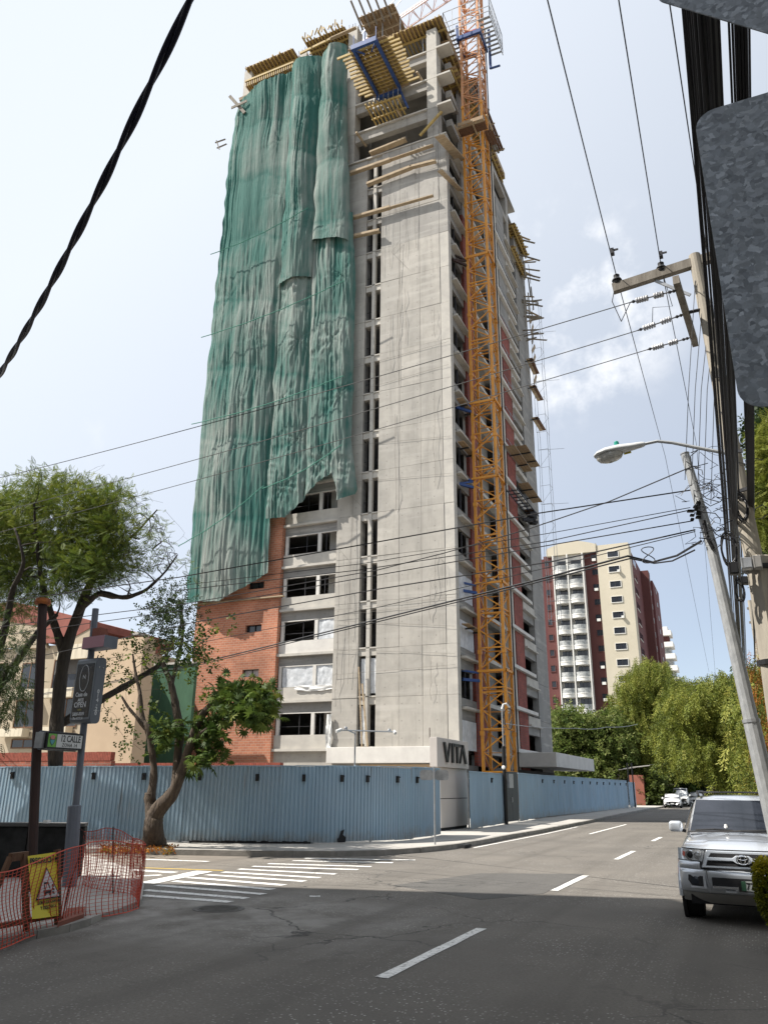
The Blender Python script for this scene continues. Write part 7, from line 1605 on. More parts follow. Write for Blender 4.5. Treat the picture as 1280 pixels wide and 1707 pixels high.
# twisted drop cable close overhead
A0_, B0_ = G(-30, 668, 4.5), G(335, -38, 4.5)
tc2 = thing('twisted_cable', 'thick twisted dark blue drop cable sweeping across the upper sky', 'cable', tuple(A0_))
for ph in (0, math.pi):
    P = []
    for i in range(150):
        f = i / 149; c = A0_.lerp(B0_, f) - Vector((0, 0, .17 * 4 * f * (1 - f))); d = (B0_ - A0_).normalized(); n1 = d.cross(Vector((0, 0, 1))); an = ph + f * 34
        P.append(c + n1 * (.0085 * math.cos(an)) + Vector((0, 0, .0085 * math.sin(an))))
    MB().tube(P, .0112, 7).build('strand', M('cable_navy', (.012, .012, .03), rough=.35) if 'cable_navy' not in MATS else 'cable_navy', tc2, smooth=True)
# a second pole line further up the avenue
FPl = thing('far_pole', 'distant thin concrete pole with insulators up the avenue', 'utility pole', (W(1266, 1120, Y=48).x, 48, .15))
fx = W(1270, 1120, Y=48).x; MB().tube([(fx, 48, .1), (fx - .1, 48, W(1262, 1000, Y=48).z)], [.18, .12], 10).build('shaft', 'pole_concrete', FPl)
for z in (11.6, 10.8): MB().beam((fx - .3, 48, z), (fx + .35, 48, z), .1, .12).build('crossarm', 'grey_wood', FPl)
# galvanised backs of two road signs just overhead
def spangle():
    m = M('spangle_zinc', (.17, .19, .215), rough=.5, metal=.35, spec=.4); N = m.node_tree.nodes; L = m.node_tree.links; b = N['Principled BSDF']
    ge = N.new('ShaderNodeNewGeometry'); nz = N.new('ShaderNodeTexNoise'); nz.inputs['Scale'].default_value = 34; nz.inputs['Detail'].default_value = 3; L.new(ge.outputs['Position'], nz.inputs['Vector'])
    ad = N.new('ShaderNodeVectorMath'); ad.operation = 'MULTIPLY_ADD'; L.new(nz.outputs['Color'], ad.inputs[0]); ad.inputs[1].default_value = (.035, .035, .035); L.new(ge.outputs['Position'], ad.inputs[2])
    mp = N.new('ShaderNodeMapping'); mp.inputs['Scale'].default_value = (1, 1, 1.25); L.new(ad.outputs[0], mp.inputs[0])
    vo = N.new('ShaderNodeTexVoronoi'); vo.inputs['Scale'].default_value = 84; L.new(mp.outputs[0], vo.inputs['Vector'])
    sp = N.new('ShaderNodeSeparateColor'); L.new(vo.outputs['Color'], sp.inputs[0])
    cr = N.new('ShaderNodeValToRGB'); L.new(sp.outputs[0], cr.inputs[0]); cr.color_ramp.elements[0].color = (.135, .15, .17, 1); cr.color_ramp.elements[1].color = (.31, .335, .365, 1); cr.color_ramp.elements[1].position = 1.0
    e = cr.color_ramp.elements.new(.35); e.color = (.18, .20, .22, 1); e = cr.color_ramp.elements.new(.75); e.color = (.22, .24, .265, 1)
    L.new(cr.outputs[0], b.inputs['Base Color']); rr = N.new('ShaderNodeMapRange'); L.new(sp.outputs[1], rr.inputs[0]); rr.inputs[3].default_value = .35; rr.inputs[4].default_value = .6; L.new(rr.outputs[0], b.inputs['Roughness'])
    return m
spangle()
x0, zt1, zb1 = .07, 3.315, 2.585
rs = thing('road_sign', 'blank galvanised back of a rounded rectangular road sign overhead', 'road sign', (.45, 1.5, 2.97))
MB().extrude(rrect(Vector((x0 + .38, 1.5, (zt1 + zb1) / 2)), Vector((1, 0, 0)), .38, (zt1 - zb1) / 2, .045, seg=8), (0, .003, 0)).build('plate', 'spangle_zinc', rs)
r2 = thing('road_sign', 'blank galvanised back of a diamond road sign at the frame top', 'road sign', (.45, 1.52, 3.7))
e1 = Vector((1, 0, 1)).normalized(); e2 = Vector((-1, 0, 1)).normalized()
MB().extrude(rrect(Vector((.455, 1.52, 3.285 + .44)), e1, .31, .31, .04, up=e2, seg=8), (0, .003, 0)).build('plate', 'spangle_zinc', r2)
po = MB().tube([(.47, 1.56, .148), (.47, 1.56, 4.3)], .028, 10).build('sign_post', 'steel_galv'); tag(po, 'thin galvanised post holding the two road signs near the viewer', 'post')
for z in (2.8, 3.1, 3.55, 3.9): MB().lathe((.47, 1.495, z), (0, -1, 0), [(0, .008), (.004, .007)], 8).build('bolt', 'steel_galv', rs if z < 3.3 else r2)
# ================================================================ trees and plants
def leaf_mat(name, cols, trans=.35, rough=.6):
    m = bpy.data.materials.new(name); m.use_nodes = True; MATS[name] = m; N = m.node_tree.nodes; L = m.node_tree.links; b = N['Principled BSDF']
    at = N.new('ShaderNodeAttribute'); at.attribute_name = 'leafvar'; cr = N.new('ShaderNodeValToRGB'); L.new(at.outputs['Fac'], cr.inputs[0])
    el = cr.color_ramp.elements; el[0].color = (*cols[0], 1); el[1].color = (*cols[-1], 1)
    for i, c in enumerate(cols[1:-1]): e = el.new((i + 1) / (len(cols) - 1)); e.color = (*c, 1)
    L.new(cr.outputs[0], b.inputs['Base Color']); b.inputs['Roughness'].default_value = rough; b.inputs['Specular IOR Level'].default_value = .25
    tr = N.new('ShaderNodeBsdfTranslucent'); L.new(cr.outputs[0], tr.inputs[0]); ms = N.new('ShaderNodeMixShader'); ms.inputs[0].default_value = trans
    L.new(b.outputs[0], ms.inputs[1]); L.new(tr.outputs[0], ms.inputs[2]); L.new(ms.outputs[0], N['Material Output'].inputs[0]); return m
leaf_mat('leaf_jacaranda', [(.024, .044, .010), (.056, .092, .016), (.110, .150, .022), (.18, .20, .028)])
leaf_mat('leaf_dark', [(.014, .026, .010), (.025, .045, .012), (.045, .07, .018), (.07, .09, .02)])
leaf_mat('leaf_umbrella', [(.035, .065, .014), (.055, .095, .018), (.09, .135, .022), (.14, .16, .03)])
leaf_mat('leaf_pale', [(.05, .085, .018), (.10, .14, .03), (.17, .20, .055), (.26, .28, .11)])
leaf_mat('leaf_willow', [(.06, .085, .016), (.14, .172, .028), (.23, .25, .042), (.33, .32, .075)])
leaf_mat('leaf_rust', [(.16, .055, .012), (.30, .10, .018), (.36, .14, .02), (.13, .12, .02)])
leaf_mat('leaf_hedge', [(.07, .085, .008), (.15, .16, .012), (.28, .25, .015), (.42, .34, .02)], rough=.4)
leaf_mat('leaf_bush', [(.035, .05, .012), (.07, .095, .02), (.12, .145, .028)])
def tmpl(kind):
    """leaf sprays: (verts, quads); along +X, face +Z, unit length"""
    V, F = [], []
    def leaf(p, d, l, w, droop=0.0):
        p = np.array(p, float); d = np.array(d, float); d /= np.linalg.norm(d); s = np.cross(d, (0, 0, 1)); s /= max(1e-6, np.linalg.norm(s)); n = len(V)
        m = p + d * l * .5 + np.array((0, 0, -droop * l * .3)); e = p + d * l + np.array((0, 0, -droop * l))
        V.extend([p, m + s * w, e, m - s * w]); F.append((n, n + 1, n + 2, n + 3))
    if kind == 'feather':
        for i in range(8):
            x = .1 + .11 * i; l = .30 * (1 - abs(i - 3) / 7)
            for s in (-1, 1): leaf((x, 0, -.12 * x * x), (.45, s, -.12), l, .038, .2)
        leaf((.92, 0, -.1), (1, 0, -.1), .14, .03)
    elif kind == 'umbrella':
        for a in np.linspace(-2.5, 2.5, 9): leaf((0, 0, 0), (math.cos(a) + .35, math.sin(a), .05), 1.0 - .25 * abs(a) / 2.5, .12, .45)
    elif kind == 'droop':
        for i in range(9):
            x = .05 + .105 * i
            for s in (-1, 1): leaf((x, s * .02, 0), (.8 + .4 * math.sin(i * 2.3), s * .8, .8 * math.sin(i * 1.7 + s)), .19, .032, .1)
    elif kind == 'broad':
        for i in range(7):
            a = i * 2.4; leaf((.12 * i, 0, 0), (.6, math.cos(a), math.sin(a)), .42, .13, .25)
    elif kind == 'small':
        for i in range(5):
            a = i * 2.4; leaf((.18 * i, 0, 0), (.55, math.cos(a), math.sin(a)), .5, .2, .1)
    return np.array(V), np.array(F)
TM = {}
def sprays(name, mat, parent, kind, pos, axis, size, var, kindtag='stuff', parentless=False):
    if kind not in TM: TM[kind] = tmpl(kind)
    V, F = TM[kind]; pos = np.asarray(pos, float); n = len(pos); axis = np.asarray(axis, float); axis /= np.maximum(1e-6, np.linalg.norm(axis, axis=1))[:, None]
    up = rng.normal(size=(n, 3)) * .45 + np.array((0, 0, 1.0)); s = np.cross(up, axis); s /= np.maximum(1e-6, np.linalg.norm(s, axis=1))[:, None]; u = np.cross(axis, s)
    size = np.broadcast_to(np.asarray(size, float), (n,)); Mx = np.stack([axis, s, u], -1) * size[:, None, None]
    P = np.einsum('nij,vj->nvi', Mx, V) + pos[:, None, :]; nv = len(V)
    Q = (F[None] + (np.arange(n) * nv)[:, None, None]).reshape(-1, 4)
    me = bpy.data.meshes.new(name); me.vertices.add(n * nv); me.vertices.foreach_set('co', P.reshape(-1)); me.loops.add(Q.size); me.loops.foreach_set('vertex_index', Q.reshape(-1)); me.polygons.add(len(Q))
    me.polygons.foreach_set('loop_start', np.arange(0, Q.size, 4)); me.polygons.foreach_set('loop_total', np.full(len(Q), 4)); me.update()
    vv = np.repeat(np.clip(var, 0, 1), nv) + rng.normal(size=n * nv) * .05
    a = me.attributes.new('leafvar', 'FLOAT', 'POINT'); a.data.foreach_set('value', np.clip(vv, 0, 1).astype(np.float32))
    o = link(name, me, mat, parent); o['kind'] = kindtag; return o
def grow(limbs, targets, twig=.012, wob=.12, up=.10, name='branches', mat='bark_dark', parent=None, maxr=.09, n_side=5, trunk_name='trunk', trunk_mat='bark', trunk_sides=10):
    """limbs: polylines of (Vector, radius); every target is reached from the nearest wood already there"""
    tb = MB(); nodes, rad = [], []
    for L in limbs:
        pts = [Vector(p) for p, r in L]; rs = [r for p, r in L]; P, Rr = [], []
        for i in range(len(pts) - 1):
            a0 = pts[max(i - 1, 0)]; a1 = pts[i]; a2 = pts[i + 1]; a3 = pts[min(i + 2, len(pts) - 1)]
            for k in range(5):
                t = k / 5; q = .5 * ((2 * a1) + (a2 - a0) * t + (2 * a0 - 5 * a1 + 4 * a2 - a3) * t * t + (3 * a1 - a0 - 3 * a2 + a3) * t ** 3); P.append(q); Rr.append((rs[i] + (rs[i + 1] - rs[i]) * t) * random.uniform(.94, 1.07))
        P.append(pts[-1]); Rr.append(rs[-1]); tb.tube(P, Rr, trunk_sides); nodes += [tuple(p) for p in P[3:]]; rad += Rr[3:]
    tb.v = [tuple(Vector(v) + mnoise.noise_vector(Vector(v) * 2.6) * .028 + mnoise.noise_vector(Vector(v) * 9) * .010) for v in tb.v] if trunk_sides > 8 else tb.v
    tr = tb.build(trunk_name, trunk_mat, parent, smooth=True)
    A = np.array(nodes); Ra = np.array(rad); tg = [np.array(t) for t in targets]
    tg.sort(key=lambda t: np.min(np.linalg.norm(A - t, axis=1))); ends = []; bb = MB()
    for t in tg:
        d = np.linalg.norm(A - t, axis=1) + np.where(A[:, 2] > t[2] + .3, .4, 0); i = int(np.argmin(d)); a = Vector(A[i]); b = Vector(t); L = (b - a).length
        if L < .05: continue
        r0 = min(Ra[i] * .62, maxr, .010 + .013 * L + twig); P = []; m = max(3, int(L / .35)); off = Vector(rng.normal(size=3)) * wob * L
        for k in range(m + 1):
            f = k / m; P.append(a.lerp(b, f) + Vector((0, 0, up * L * math.sin(math.pi * f))) + off * math.sin(math.pi * f) + Vector(rng.normal(size=3)) * .018 * L * (0 < k < m))
        Rr = [r0 + (twig * .5 - r0) * (k / m) for k in range(m + 1)]; bb.tube(P, Rr, n_side, cap=False)
        A = np.vstack([A, np.array([tuple(p) for p in P[1:]])]); Ra = np.concatenate([Ra, np.array(Rr[1:])]); ends.append((P[-1], (P[-1] - P[max(0, m - 2)]).normalized(), L))
    br = bb.build(name, mat, parent, smooth=True) if bb.v else None
    if br: br['kind'] = 'stuff'
    return ends, A, Ra
def inpoly(x, y, poly):
    c = False; j = len(poly) - 1
    for i in range(len(poly)):
        if (poly[i][1] > y) != (poly[j][1] > y) and x < (poly[j][0] - poly[i][0]) * (y - poly[i][1]) / (poly[j][1] - poly[i][1]) + poly[i][0]: c = not c
        j = i
    return c
def survey(poly, Y0, Y1, n, rnd=random):
    """points inside a crown: its outline sighted from the eye, its depth its own"""
    xs = [p[0] for p in poly]; ys = [p[1] for p in poly]; out = []; cx, cy = sum(xs) / len(xs), sum(ys) / len(ys)
    while len(out) < n:
        x, y = rnd.uniform(min(xs), max(xs)), rnd.uniform(min(ys), max(ys))
        if not inpoly(x, y, poly): continue
        out.append(W(x, y, Y=rnd.uniform(Y0, Y1)))
    return out
def around(ends, per, spread, axis_up=.1, out=1.0, size=(.3, .5), jitter=.5):
    pos, ax, sz = [], [], []
    for p, d, L in ends:
        for k in range(per):
            o = rng.normal(size=3) * spread; pos.append(np.array(p) + o); ax.append(np.array(d) * out + o / max(spread, 1e-3) * .6 + rng.normal(size=3) * jitter + np.array((0, 0, axis_up))); sz.append(rng.uniform(*size))
    return np.array(pos), np.array(ax), np.array(sz)
# ---- the spreading jacaranda at the corner
Y1 = 21.2
def w1_(px, py, dy=0): return W(px, py, Y=Y1 + dy)
T1 = thing('spreading_tree', 'big spreading tree with feathery leaves at the corner behind the planter wall', 'tree', tuple(W(90, 1400, Y=Y1)))
b0 = W(90, 1400, Y=Y1); b0.z = .1
limbs = [[(b0, .30), (w1_(92, 1300), .26), (w1_(97, 1180), .235), (w1_(110, 1085), .21), (w1_(138, 1005, .2), .17), (w1_(158, 955, .5), .12), (w1_(172, 900, 1), .08), (w1_(178, 840, 1.5), .05)],
         [(w1_(106, 1085), .17), (w1_(88, 1030, -.5), .12), (w1_(72, 975, -1), .09), (w1_(62, 905, -1.6), .06), (w1_(58, 840, -2), .035)],
         [(w1_(128, 1022), .13), (w1_(165, 990, -.4), .10), (w1_(205, 996, -.6), .08), (w1_(240, 985, -.6), .06), (w1_(272, 958, -.4), .04), (w1_(296, 925, 0), .022)],
         [(w1_(150, 970, .4), .09), (w1_(195, 920, .8), .065), (w1_(235, 880, 1.2), .045), (w1_(262, 850, 1.5), .025)],
         [(Vector((*w1_(-75, 1400, -1.6)[:2], .1)), .24), (w1_(-45, 1250, -1.6), .2), (w1_(-12, 1120, -1.8), .16), (w1_(8, 1050, -2), .13), (w1_(22, 985, -2.2), .10), (w1_(40, 935, -2.8), .06), (w1_(25, 880, -3), .035)],
         [(w1_(96, 1210, .2), .15), (w1_(150, 1178, .8), .14), (w1_(205, 1146, 1.5), .12), (w1_(252, 1118, 2.0), .095), (w1_(278, 1098, 2.2), .07)],
         [(w1_(-50, 1262, -1.7), .19), (w1_(-8, 1158, -2.2), .16), (w1_(30, 1100, -2.0), .13), (w1_(64, 1055, -1.6), .10), (w1_(95, 1025, -1), .07)]]
random.seed(11); rng = np.random.default_rng(11)
dense = [(-60, 850), (0, 815), (35, 795), (85, 788), (130, 800), (165, 815), (200, 835), (215, 880), (205, 940), (160, 985), (110, 1000), (60, 1000), (20, 1030), (-60, 1040)]
sparse = [(160, 815), (200, 800), (250, 850), (280, 880), (305, 925), (300, 960), (262, 935), (230, 960), (190, 975), (160, 960)]
lowl = [(-60, 1040), (30, 1050), (70, 1090), (40, 1160), (10, 1220), (-60, 1230)]
tg = survey(dense, Y1 - 2.2, Y1 + 2.6, 420) + survey(sparse, Y1 - 1.8, Y1 + 2.4, 130)
ends, A, Ra = grow(limbs, tg, parent=T1, maxr=.085, wob=.18, twig=.022, trunk_mat='bark_dark')
bareT = survey([(150, 850), (185, 810), (225, 830), (262, 862), (285, 885), (306, 935), (292, 955), (250, 950), (225, 975), (180, 985), (150, 985)], Y1 - 1.8, Y1 + 2.2, 110)
grow([[(w1_(158, 955, .5), .10), (w1_(172, 900, 1), .07), (w1_(178, 850, 1.5), .045)], [(w1_(150, 970, .4), .08), (w1_(195, 920, .8), .06), (w1_(235, 880, 1.2), .04), (w1_(262, 850, 1.5), .022)], [(w1_(165, 990, -.4), .09), (w1_(205, 996, -.6), .07), (w1_(240, 985, -.6), .05), (w1_(272, 958, -.4), .035)]], bareT, twig=.018, parent=T1, maxr=.06, wob=.2, name='bare_boughs', trunk_name='bough')
leafy = [e for e in ends if True]
pos, ax, sz = [], [], []
for p, d, L in leafy:
    u, v, _ = 0, 0, 0
    pr = (Vector(p) - CC); q = pr.dot(CF); px = 640 + FPX * pr.dot(CR) / q; py = 853.5 - FPX * pr.dot(CU) / q
    den = int(rng.choice((10, 36, 84))) if px < 190 else (int(rng.choice((2, 18))) if px < 240 else int(rng.choice((1, 7))))
    if py > 960: den = int(den * .6)
    for k in range(den):
        o = rng.normal(size=3) * np.array((.30, .30, .17)); pos.append(np.array(p) + o); ax.append(np.array(d) * .5 + o + rng.normal(size=3) * .45 + np.array((0, 0, -.05))); sz.append(rng.uniform(.24, .44))
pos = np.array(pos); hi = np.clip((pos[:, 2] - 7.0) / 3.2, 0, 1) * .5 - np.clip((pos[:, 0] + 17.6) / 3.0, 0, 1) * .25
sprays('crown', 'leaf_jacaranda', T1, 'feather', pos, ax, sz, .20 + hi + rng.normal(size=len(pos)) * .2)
e2, _, _ = grow([[(w1_(22, 1100, -2), .05), (w1_(30, 1120, -2.2), .03)]], survey(lowl, Y1 - 4, Y1 - 1, 60), parent=T1, name='low_twigs', trunk_name='low_branch', trunk_mat='bark_dark')
pos, ax, sz = around(e2, 22, .25, -.35, .6, (.3, .55)); sprays('low_foliage', 'leaf_dark', T1, 'feather', pos, ax, sz, .55 + rng.normal(size=len(pos)) * .2)
# bare twigs standing out of the crown
bare = [W(*p, Y=Y1 + random.uniform(-1, 2)) for p in ((163, 778), (175, 775), (182, 790), (200, 805), (215, 800), (128, 800), (272, 838), (275, 850), (262, 880), (308, 888), (290, 905), (300, 912), (312, 940), (225, 830), (245, 832), (150, 800), (188, 815), (285, 890))]
grow([[(w1_(195, 880, .8), .03), (w1_(200, 860, 1), .025)], [(w1_(255, 915, 0), .03), (w1_(268, 905, .2), .025)]], bare * 2, twig=.009, parent=T1, name='bare_twigs', trunk_name='bare_branch', trunk_mat='bark_dark', up=0.02, wob=.1)
# sprouts along the low limb
tg = [w1_(x, y, 1.6) for x, y in ((185, 1125), (200, 1105), (215, 1115), (228, 1080), (190, 1090), (175, 1130), (240, 1095), (210, 1075), (180, 1185), (195, 1200), (205, 1225), (215, 1250), (250, 1090), (262, 1075), (178, 1110), (235, 1125), (222, 1135))]
e3, _, _ = grow([[(w1_(150, 1178, .8), .05), (w1_(205, 1146, 1.5), .05), (w1_(252, 1118, 2.0), .05)]], tg, parent=T1, name='sprouts', trunk_name='limb_core', trunk_mat='bark_dark', up=0)
pos, ax, sz = around(e3, 9, .18, -.2, .4, (.12, .24), .8); sprays('sprout_leaves', 'leaf_bush', T1, 'small', pos, ax, sz, .5 + rng.normal(size=len(pos)) * .25)
# ---- the forked street tree before the hoarding
Y2 = G(258, 1413, PZ).y
def w2_(px, py, dy=0): return W(px, py, Y=Y2 + dy)
T2 = thing('forked_tree', 'forked street tree with umbrella leaf clumps before the blue hoarding', 'tree', tuple(G(258, 1413, PZ)))
b0 = G(258, 1413, .1)
limbs = [[(b0, .38), (w2_(256, 1388), .29), (w2_(258, 1362), .265), (w2_(268, 1345), .235), (w2_(288, 1322), .185), (w2_(304, 1285), .15), (w2_(316, 1245), .13), (w2_(330, 1205), .115), (w2_(354, 1172), .09)],
         [(w2_(256, 1372), .22), (w2_(250, 1340), .165), (w2_(251, 1322), .14)],
         [(w2_(252, 1335), .15), (w2_(257, 1290, .1), .105), (w2_(252, 1240, .1), .10), (w2_(247, 1215), .10), (w2_(238, 1200), .085), (w2_(234, 1160), .07), (w2_(226, 1120), .045), (w2_(222, 1090), .03)],
         [(w2_(244, 1215), .07), (w2_(228, 1196, -.2), .055), (w2_(214, 1178, -.3), .045), (w2_(203, 1160, -.4), .03)],
         [(w2_(292, 1315), .15), (w2_(298, 1250, .3), .13), (w2_(301, 1215, .4), .13), (w2_(294, 1180, .4), .12), (w2_(286, 1140, .4), .10), (w2_(274, 1105, .4), .07), (w2_(290, 1060, .6), .045)],
         [(w2_(286, 1145, .4), .07), (w2_(296, 1100, .6), .06), (w2_(306, 1050, .8), .045), (w2_(300, 1000, 1), .03)],
         [(w2_(322, 1235), .06), (w2_(345, 1215, -.3), .05), (w2_(365, 1208, -.3), .03)]]
random.seed(5); rng = np.random.default_rng(5)
um = [(355, 1160), (380, 1142), (410, 1140), (440, 1150), (452, 1165), (445, 1195), (420, 1205), (385, 1200), (362, 1185)]
um2 = [(345, 1195), (362, 1192), (366, 1225), (345, 1232), (332, 1215)]; um3 = [(322, 1255), (345, 1250), (372, 1248), (360, 1268), (335, 1272)]; um4 = [(262, 1222), (290, 1205), (310, 1225), (275, 1232)]
e1_, _, _ = grow(limbs, survey(um, Y2 - 1.2, Y2 + 1.2, 48) + survey(um2, Y2 - .5, Y2 + .5, 10) + survey(um3, Y2 - .5, Y2 + .5, 10) + survey(um4, Y2 - .4, Y2 + .4, 7), parent=T2, maxr=.035, wob=.1, up=.02)
pos, ax, sz = around(e1_, 11, .2, .15, .5, (.17, .30), .8); sprays('umbrella_leaves', 'leaf_umbrella', T2, 'umbrella', pos, ax, sz, .45 + rng.normal(size=len(pos)) * .25)
dk = [(262, 1000), (285, 985), (315, 990), (322, 1030), (310, 1070), (290, 1090), (262, 1075), (258, 1035)]
dk2 = [(285, 1080), (320, 1075), (345, 1050), (352, 1070), (330, 1110), (300, 1130)]
bt = [W(x, y, Y=Y2 + random.uniform(-1, 1)) for x, y in ((232, 1070), (225, 1060), (243, 1050), (255, 1075), (238, 1030), (256, 1020), (250, 1100), (270, 1090), (262, 1120), (330, 1100), (345, 1085), (350, 1100), (352, 1055), (375, 1040), (210, 1130), (205, 1190), (215, 1210), (228, 1235), (236, 1250), (310, 1120), (325, 1140), (352, 1150), (340, 1180), (270, 1150), (262, 1180), (275, 1200), (210, 1155))]
e2_, _, _ = grow([[(w2_(300, 1060, .7), .04), (w2_(303, 1030, .9), .03)], [(w2_(234, 1160), .04), (w2_(226, 1120), .03)], [(w2_(286, 1140, .4), .05), (w2_(274, 1105, .4), .04)]], survey(dk, Y2 - 1, Y2 + 2.5, 36) + survey(dk2, Y2 - 1, Y2 + 1, 18) + bt * 2, twig=.01, parent=T2, name='upper_twigs', trunk_name='upper_limbs', wob=.12, up=.02)
dl = []; yl_ = []
for e in e2_:
    pr = (Vector(e[0]) - CC); q = pr.dot(CF); px = 640 + FPX * pr.dot(CR) / q; py = 853.5 - FPX * pr.dot(CU) / q
    (dl if inpoly(px, py, dk) else yl_).append(e)
pos, ax, sz = around(dl, 20, .26, 0, .4, (.12, .25), .8); sprays('dark_foliage', 'leaf_dark', T2, 'broad', pos, ax, sz, .45 + rng.normal(size=len(pos)) * .25)
pos, ax, sz = around(yl_, 5, .2, -.1, .4, (.16, .3), .8); sprays('sparse_leaves', 'leaf_jacaranda', T2, 'small', pos, ax, sz, .35 + rng.normal(size=len(pos)) * .25)
# agave-like tuft and litter at its foot
af = thing('spiky_plant', 'spiky green plant at the foot of the forked tree', 'plant', tuple(G(222, 1402, PZ)))
c = G(224, 1402, PZ)
for i in range(26):
    a = random.uniform(0, 6.28); l = random.uniform(.4, .75); e = random.uniform(.4, 1.2); d = Vector((math.cos(a) * math.cos(e), math.sin(a) * math.cos(e), math.sin(e))); s = Vector((-math.sin(a), math.cos(a), 0)) * .03
    P = [[c + d * (l * f) * 1.0 + Vector((0, 0, -.32 * l * f * f)) - s * (1 - f * .9), c + d * (l * f) + Vector((0, 0, -.32 * l * f * f)) + s * (1 - f * .9)] for f in (0, .35, .7, 1)]
    me = MB().grid(P).build('blade', M('blade_green', (.05, .09, .025), rough=.5) if 'blade_green' not in MATS else 'blade_green', af)
lt = survey([(150, 1432), (205, 1402), (262, 1412), (250, 1425)], 21.5, 23.5, 1)
pos = np.array([tuple(G(random.uniform(170, 290), random.uniform(1408, 1420), PZ + .02)) for _ in range(240)]); sprays('leaf_litter', 'leaf_rust', None, 'small', pos, rng.normal(size=(240, 3)) * np.array((1, 1, .15)), rng.uniform(.08, .2, 240), rng.uniform(0, 1, 240))
tag(bpy.data.objects['leaf_litter'], 'dry fallen leaves on the pavement round the forked tree', 'leaf litter', kind='stuff')
# ---- trees up the avenue
def avenue_tree(name, label, poly, Y0, Y1_, base, hub, mat, kind, n, per, spread, size, var, axis=(0, 0, 0), r=.3, twmat='bark_dark', sd=1, twig=.02, stray=0, vr=.22, hs=1.0):
    global rng
    random.seed(sd); rng = np.random.default_rng(sd)
    t = thing(name, label, 'tree', tuple(base)); base = Vector(base); hub = Vector(hub); h2 = [hub + Vector(rng.normal(size=3)) * hs for _ in range(4)]
    limbs = [[(base, r), (base.lerp(hub, .5) + Vector((.2, .1, 0)), r * .8), (hub, r * .6)]] + [[(hub, r * .5), (hub.lerp(h, .5) + Vector((0, 0, .4)), r * .35), (h + (h - hub) * .9 + Vector((0, 0, .5)), r * .15)] for h in h2]
    ends, A, Ra = grow(limbs, survey(poly, Y0, Y1_, n), parent=t, maxr=r * .35, twig=twig, mat=twmat)
    pos, ax, sz = around(ends, per, spread, axis[2], .4, size, .8)
    if axis[2] < -.5:      # weeping sprays: strung one below another in curtains
        ax = ax * .40 + np.array((0, 0, -.9)); q = np.repeat(np.arange(len(ends)), per); cu = rng.normal(size=(len(ends), 6, 2)) * spread * .9; w = rng.integers(0, 6, len(pos))
        E0 = np.array([tuple(e[0]) for e in ends])[q]; pos = E0 + rng.normal(size=pos.shape) * np.array((.10, .10, .15)); pos[:, :2] += cu[q, w]; pos[:, 2] -= rng.uniform(0, 1.0, len(pos)) * size[1] * (1.0 + .5 * np.sin(q))
    sprays('crown', mat, t, kind, pos, ax, sz, var + rng.normal(size=len(pos)) * vr + .15 * np.array([mnoise.noise(Vector(p) * .35) for p in pos]))
    return t, ends
avenue_tree('pale_tree', 'pale leaved bushy tree rising behind the far blue hoarding', [(918, 1210), (935, 1190), (960, 1195), (990, 1200), (1030, 1200), (1045, 1230), (1040, 1290), (990, 1300), (920, 1290)], 100, 106, (W(975, 1340, Y=103).x, 103, .1), W(975, 1260, Y=103), 'leaf_pale', 'broad', 170, 26, .75, (.7, 1.2), .42, sd=31)
avenue_tree('drooping_tree', 'yellow green drooping tree before the cream apartment wall', [(1022, 1210), (1035, 1150), (1048, 1110), (1068, 1088), (1100, 1100), (1130, 1120), (1150, 1150), (1155, 1215), (1140, 1255), (1100, 1272), (1050, 1275)], 105, 114, (W(1085, 1340, Y=110).x - 1.5, 110, .1), W(1092, 1215, Y=110), 'leaf_willow', 'droop', 230, 50, .95, (.9, 1.7), .50, axis=(0, 0, -1), sd=32, twmat='bark')
avenue_tree('drooping_tree', 'biggest weeping tree overhanging the avenue with a dark trunk', [(1120, 1150), (1150, 1125), (1190, 1120), (1235, 1130), (1262, 1150), (1265, 1290), (1235, 1300), (1205, 1275), (1165, 1245), (1120, 1245), (1108, 1225), (1110, 1195)], 46, 56, (-2.2, 52, .1), W(1200, 1230, Y=52), 'leaf_willow', 'droop', 250, 56, .5, (.5, 1.0), .44, axis=(0, 0, -1), r=.5, sd=33, hs=.5)
avenue_tree('vine_tree', 'tree hung with rusty orange creeper behind the leaning pole', [(1232, 1090), (1262, 1085), (1300, 1080), (1310, 1320), (1255, 1330), (1235, 1240)], 36, 44, (3.2, 41, .1), W(1290, 1180, Y=41), 'leaf_willow', 'droop', 120, 22, .4, (.5, 1.1), .45, axis=(0, 0, -1), sd=34, vr=.4)
_vt = bpy.data.objects['vine_tree']
pos = np.array([tuple(v) for v in survey([(1238, 1100), (1262, 1090), (1300, 1100), (1300, 1300), (1262, 1320), (1250, 1240)], 34.5, 37, 260)]); pos = np.repeat(pos, 5, 0) + rng.normal(size=(1300, 3)) * np.array((.12, .1, .5)); pos = pos[::4]; sprays('creeper', 'leaf_rust', _vt, 'droop', pos, rng.normal(size=(325, 3)) * .3 + np.array((0, 0, -1)), rng.uniform(.3, .6, 325), rng.uniform(0, 1, 325))
avenue_tree('dark_conifer', 'dark conifer and yellow green branches at the frame edge by the pole', [(1258, 690), (1272, 678), (1330, 660), (1330, 1000), (1275, 980), (1270, 900), (1266, 780)], 23, 29, (3.9, 26, .1), W(1340, 1000, Y=26), 'leaf_dark', 'broad', 190, 16, .2, (.25, .5), .35, sd=35, hs=.15)
random.seed(36); rng = np.random.default_rng(36)
cy = bpy.data.objects['dark_conifer']
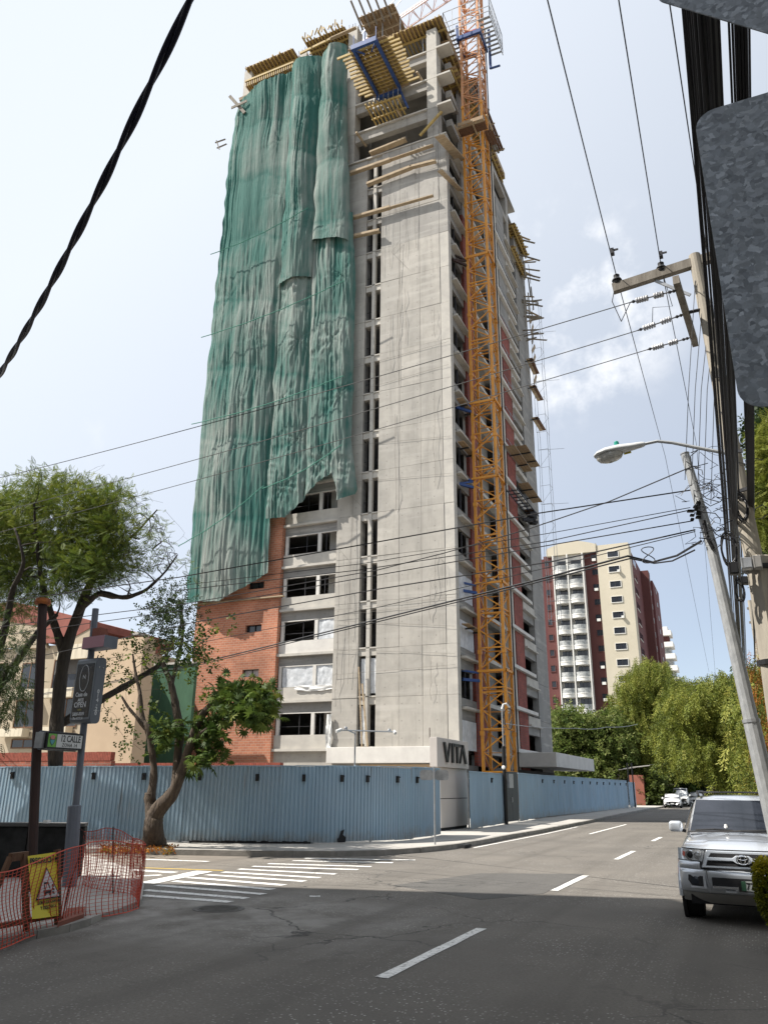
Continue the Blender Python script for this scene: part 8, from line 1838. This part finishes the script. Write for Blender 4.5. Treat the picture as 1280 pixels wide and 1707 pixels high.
pos = np.array([tuple(v) for v in survey([(1256, 720), (1300, 690), (1330, 700), (1330, 900), (1262, 900), (1252, 840)], 22, 24, 2600)]); sprays('yellow_green_foliage', 'leaf_willow', cy, 'feather', pos, rng.normal(size=(2600, 3)) + np.array((0, 0, -.3)), rng.uniform(.3, .55, 2600), .5 + rng.normal(size=2600) * .2)  # yellow green branches beside the dark conifer leaves
avenue_tree('round_bush', 'bright green bushy tree by the parked white cars', [(1085, 1282), (1110, 1272), (1140, 1285), (1145, 1305), (1100, 1312), (1075, 1312)], 116, 122, (-15.5, 119, .1), W(1110, 1300, Y=119), 'leaf_umbrella', 'broad', 80, 30, .8, (.8, 1.4), .6, sd=37)
avenue_tree('dark_bush', 'dark creeper bush over the terracotta wall', [(1068, 1300), (1090, 1295), (1100, 1310), (1098, 1338), (1075, 1338)], 100, 104, (W(1085, 1340, Y=102).x, 102, .1), W(1085, 1322, Y=102), 'leaf_bush', 'small', 50, 26, .5, (.5, .9), .5, sd=38, r=.15)
# the mass of trees that closes the avenue
random.seed(39); rng = np.random.default_rng(39)
n = 4600; back = survey([(1020, 1260), (1060, 1200), (1120, 1190), (1200, 1190), (1300, 1180), (1320, 1330), (1150, 1324), (1060, 1330), (930, 1330), (930, 1290)], 122, 142, n)
tl = sprays('treeline', 'leaf_bush', None, 'broad', [tuple(p) for p in back], rng.normal(size=(n, 3)), rng.uniform(1.6, 3.2, n), rng.uniform(.2, .9, n)); tag(tl, 'dark mass of trees closing the far end of the avenue', 'trees', kind='stuff')
# clipped hedge at the near kerb
hg = thing('clipped_hedge', 'clipped yellow green hedge at the kerb in front of the silver car', 'hedge', (.5, 11.9, .148))
random.seed(40); rng = np.random.default_rng(40)
MB().box(.0, 1.9, 11.75, 12.3, .25, .98).build('twig_core', 'bark_dark', hg)
pos, ax, sz, va = [], [], [], []
zt_h = W(1275, 1441, Y=11.7).z; xl_h = W(1266, 1500, Y=11.7).x
for i in range(6500):
    x = xl_h + abs(rng.normal()) * .0 + rng.uniform(0, 1.9); y = rng.uniform(11.65, 12.4); z = rng.uniform(.2, zt_h)
    f = rng.integers(0, 3)
    if f == 0: y = 11.66 + abs(rng.normal()) * .04
    elif f == 1: x = xl_h + abs(rng.normal()) * .04
    else: z = zt_h - abs(rng.normal()) * .04
    k = max(0, (.35 - (z - .2)) / .35) * .16 + max(0, (z - zt_h + .12) / .12) ** 2 * .06
    pos.append((x + k * (x < xl_h + .5), y, z)); nrm = np.array(((-1, 0, .3) if f == 1 else ((0, -1, .3) if f == 0 else (0, 0, 1)))); ax.append(nrm + rng.normal(size=3) * .6); sz.append(rng.uniform(.045, .085)); va.append(.25 + .6 * max(0, (z - .75) / .35) + rng.normal() * .15)  # yellower leaves towards the top: sunlight put into their colour
sprays('clipped_leaves', 'leaf_hedge', hg, 'small', pos, ax, sz, np.array(va))
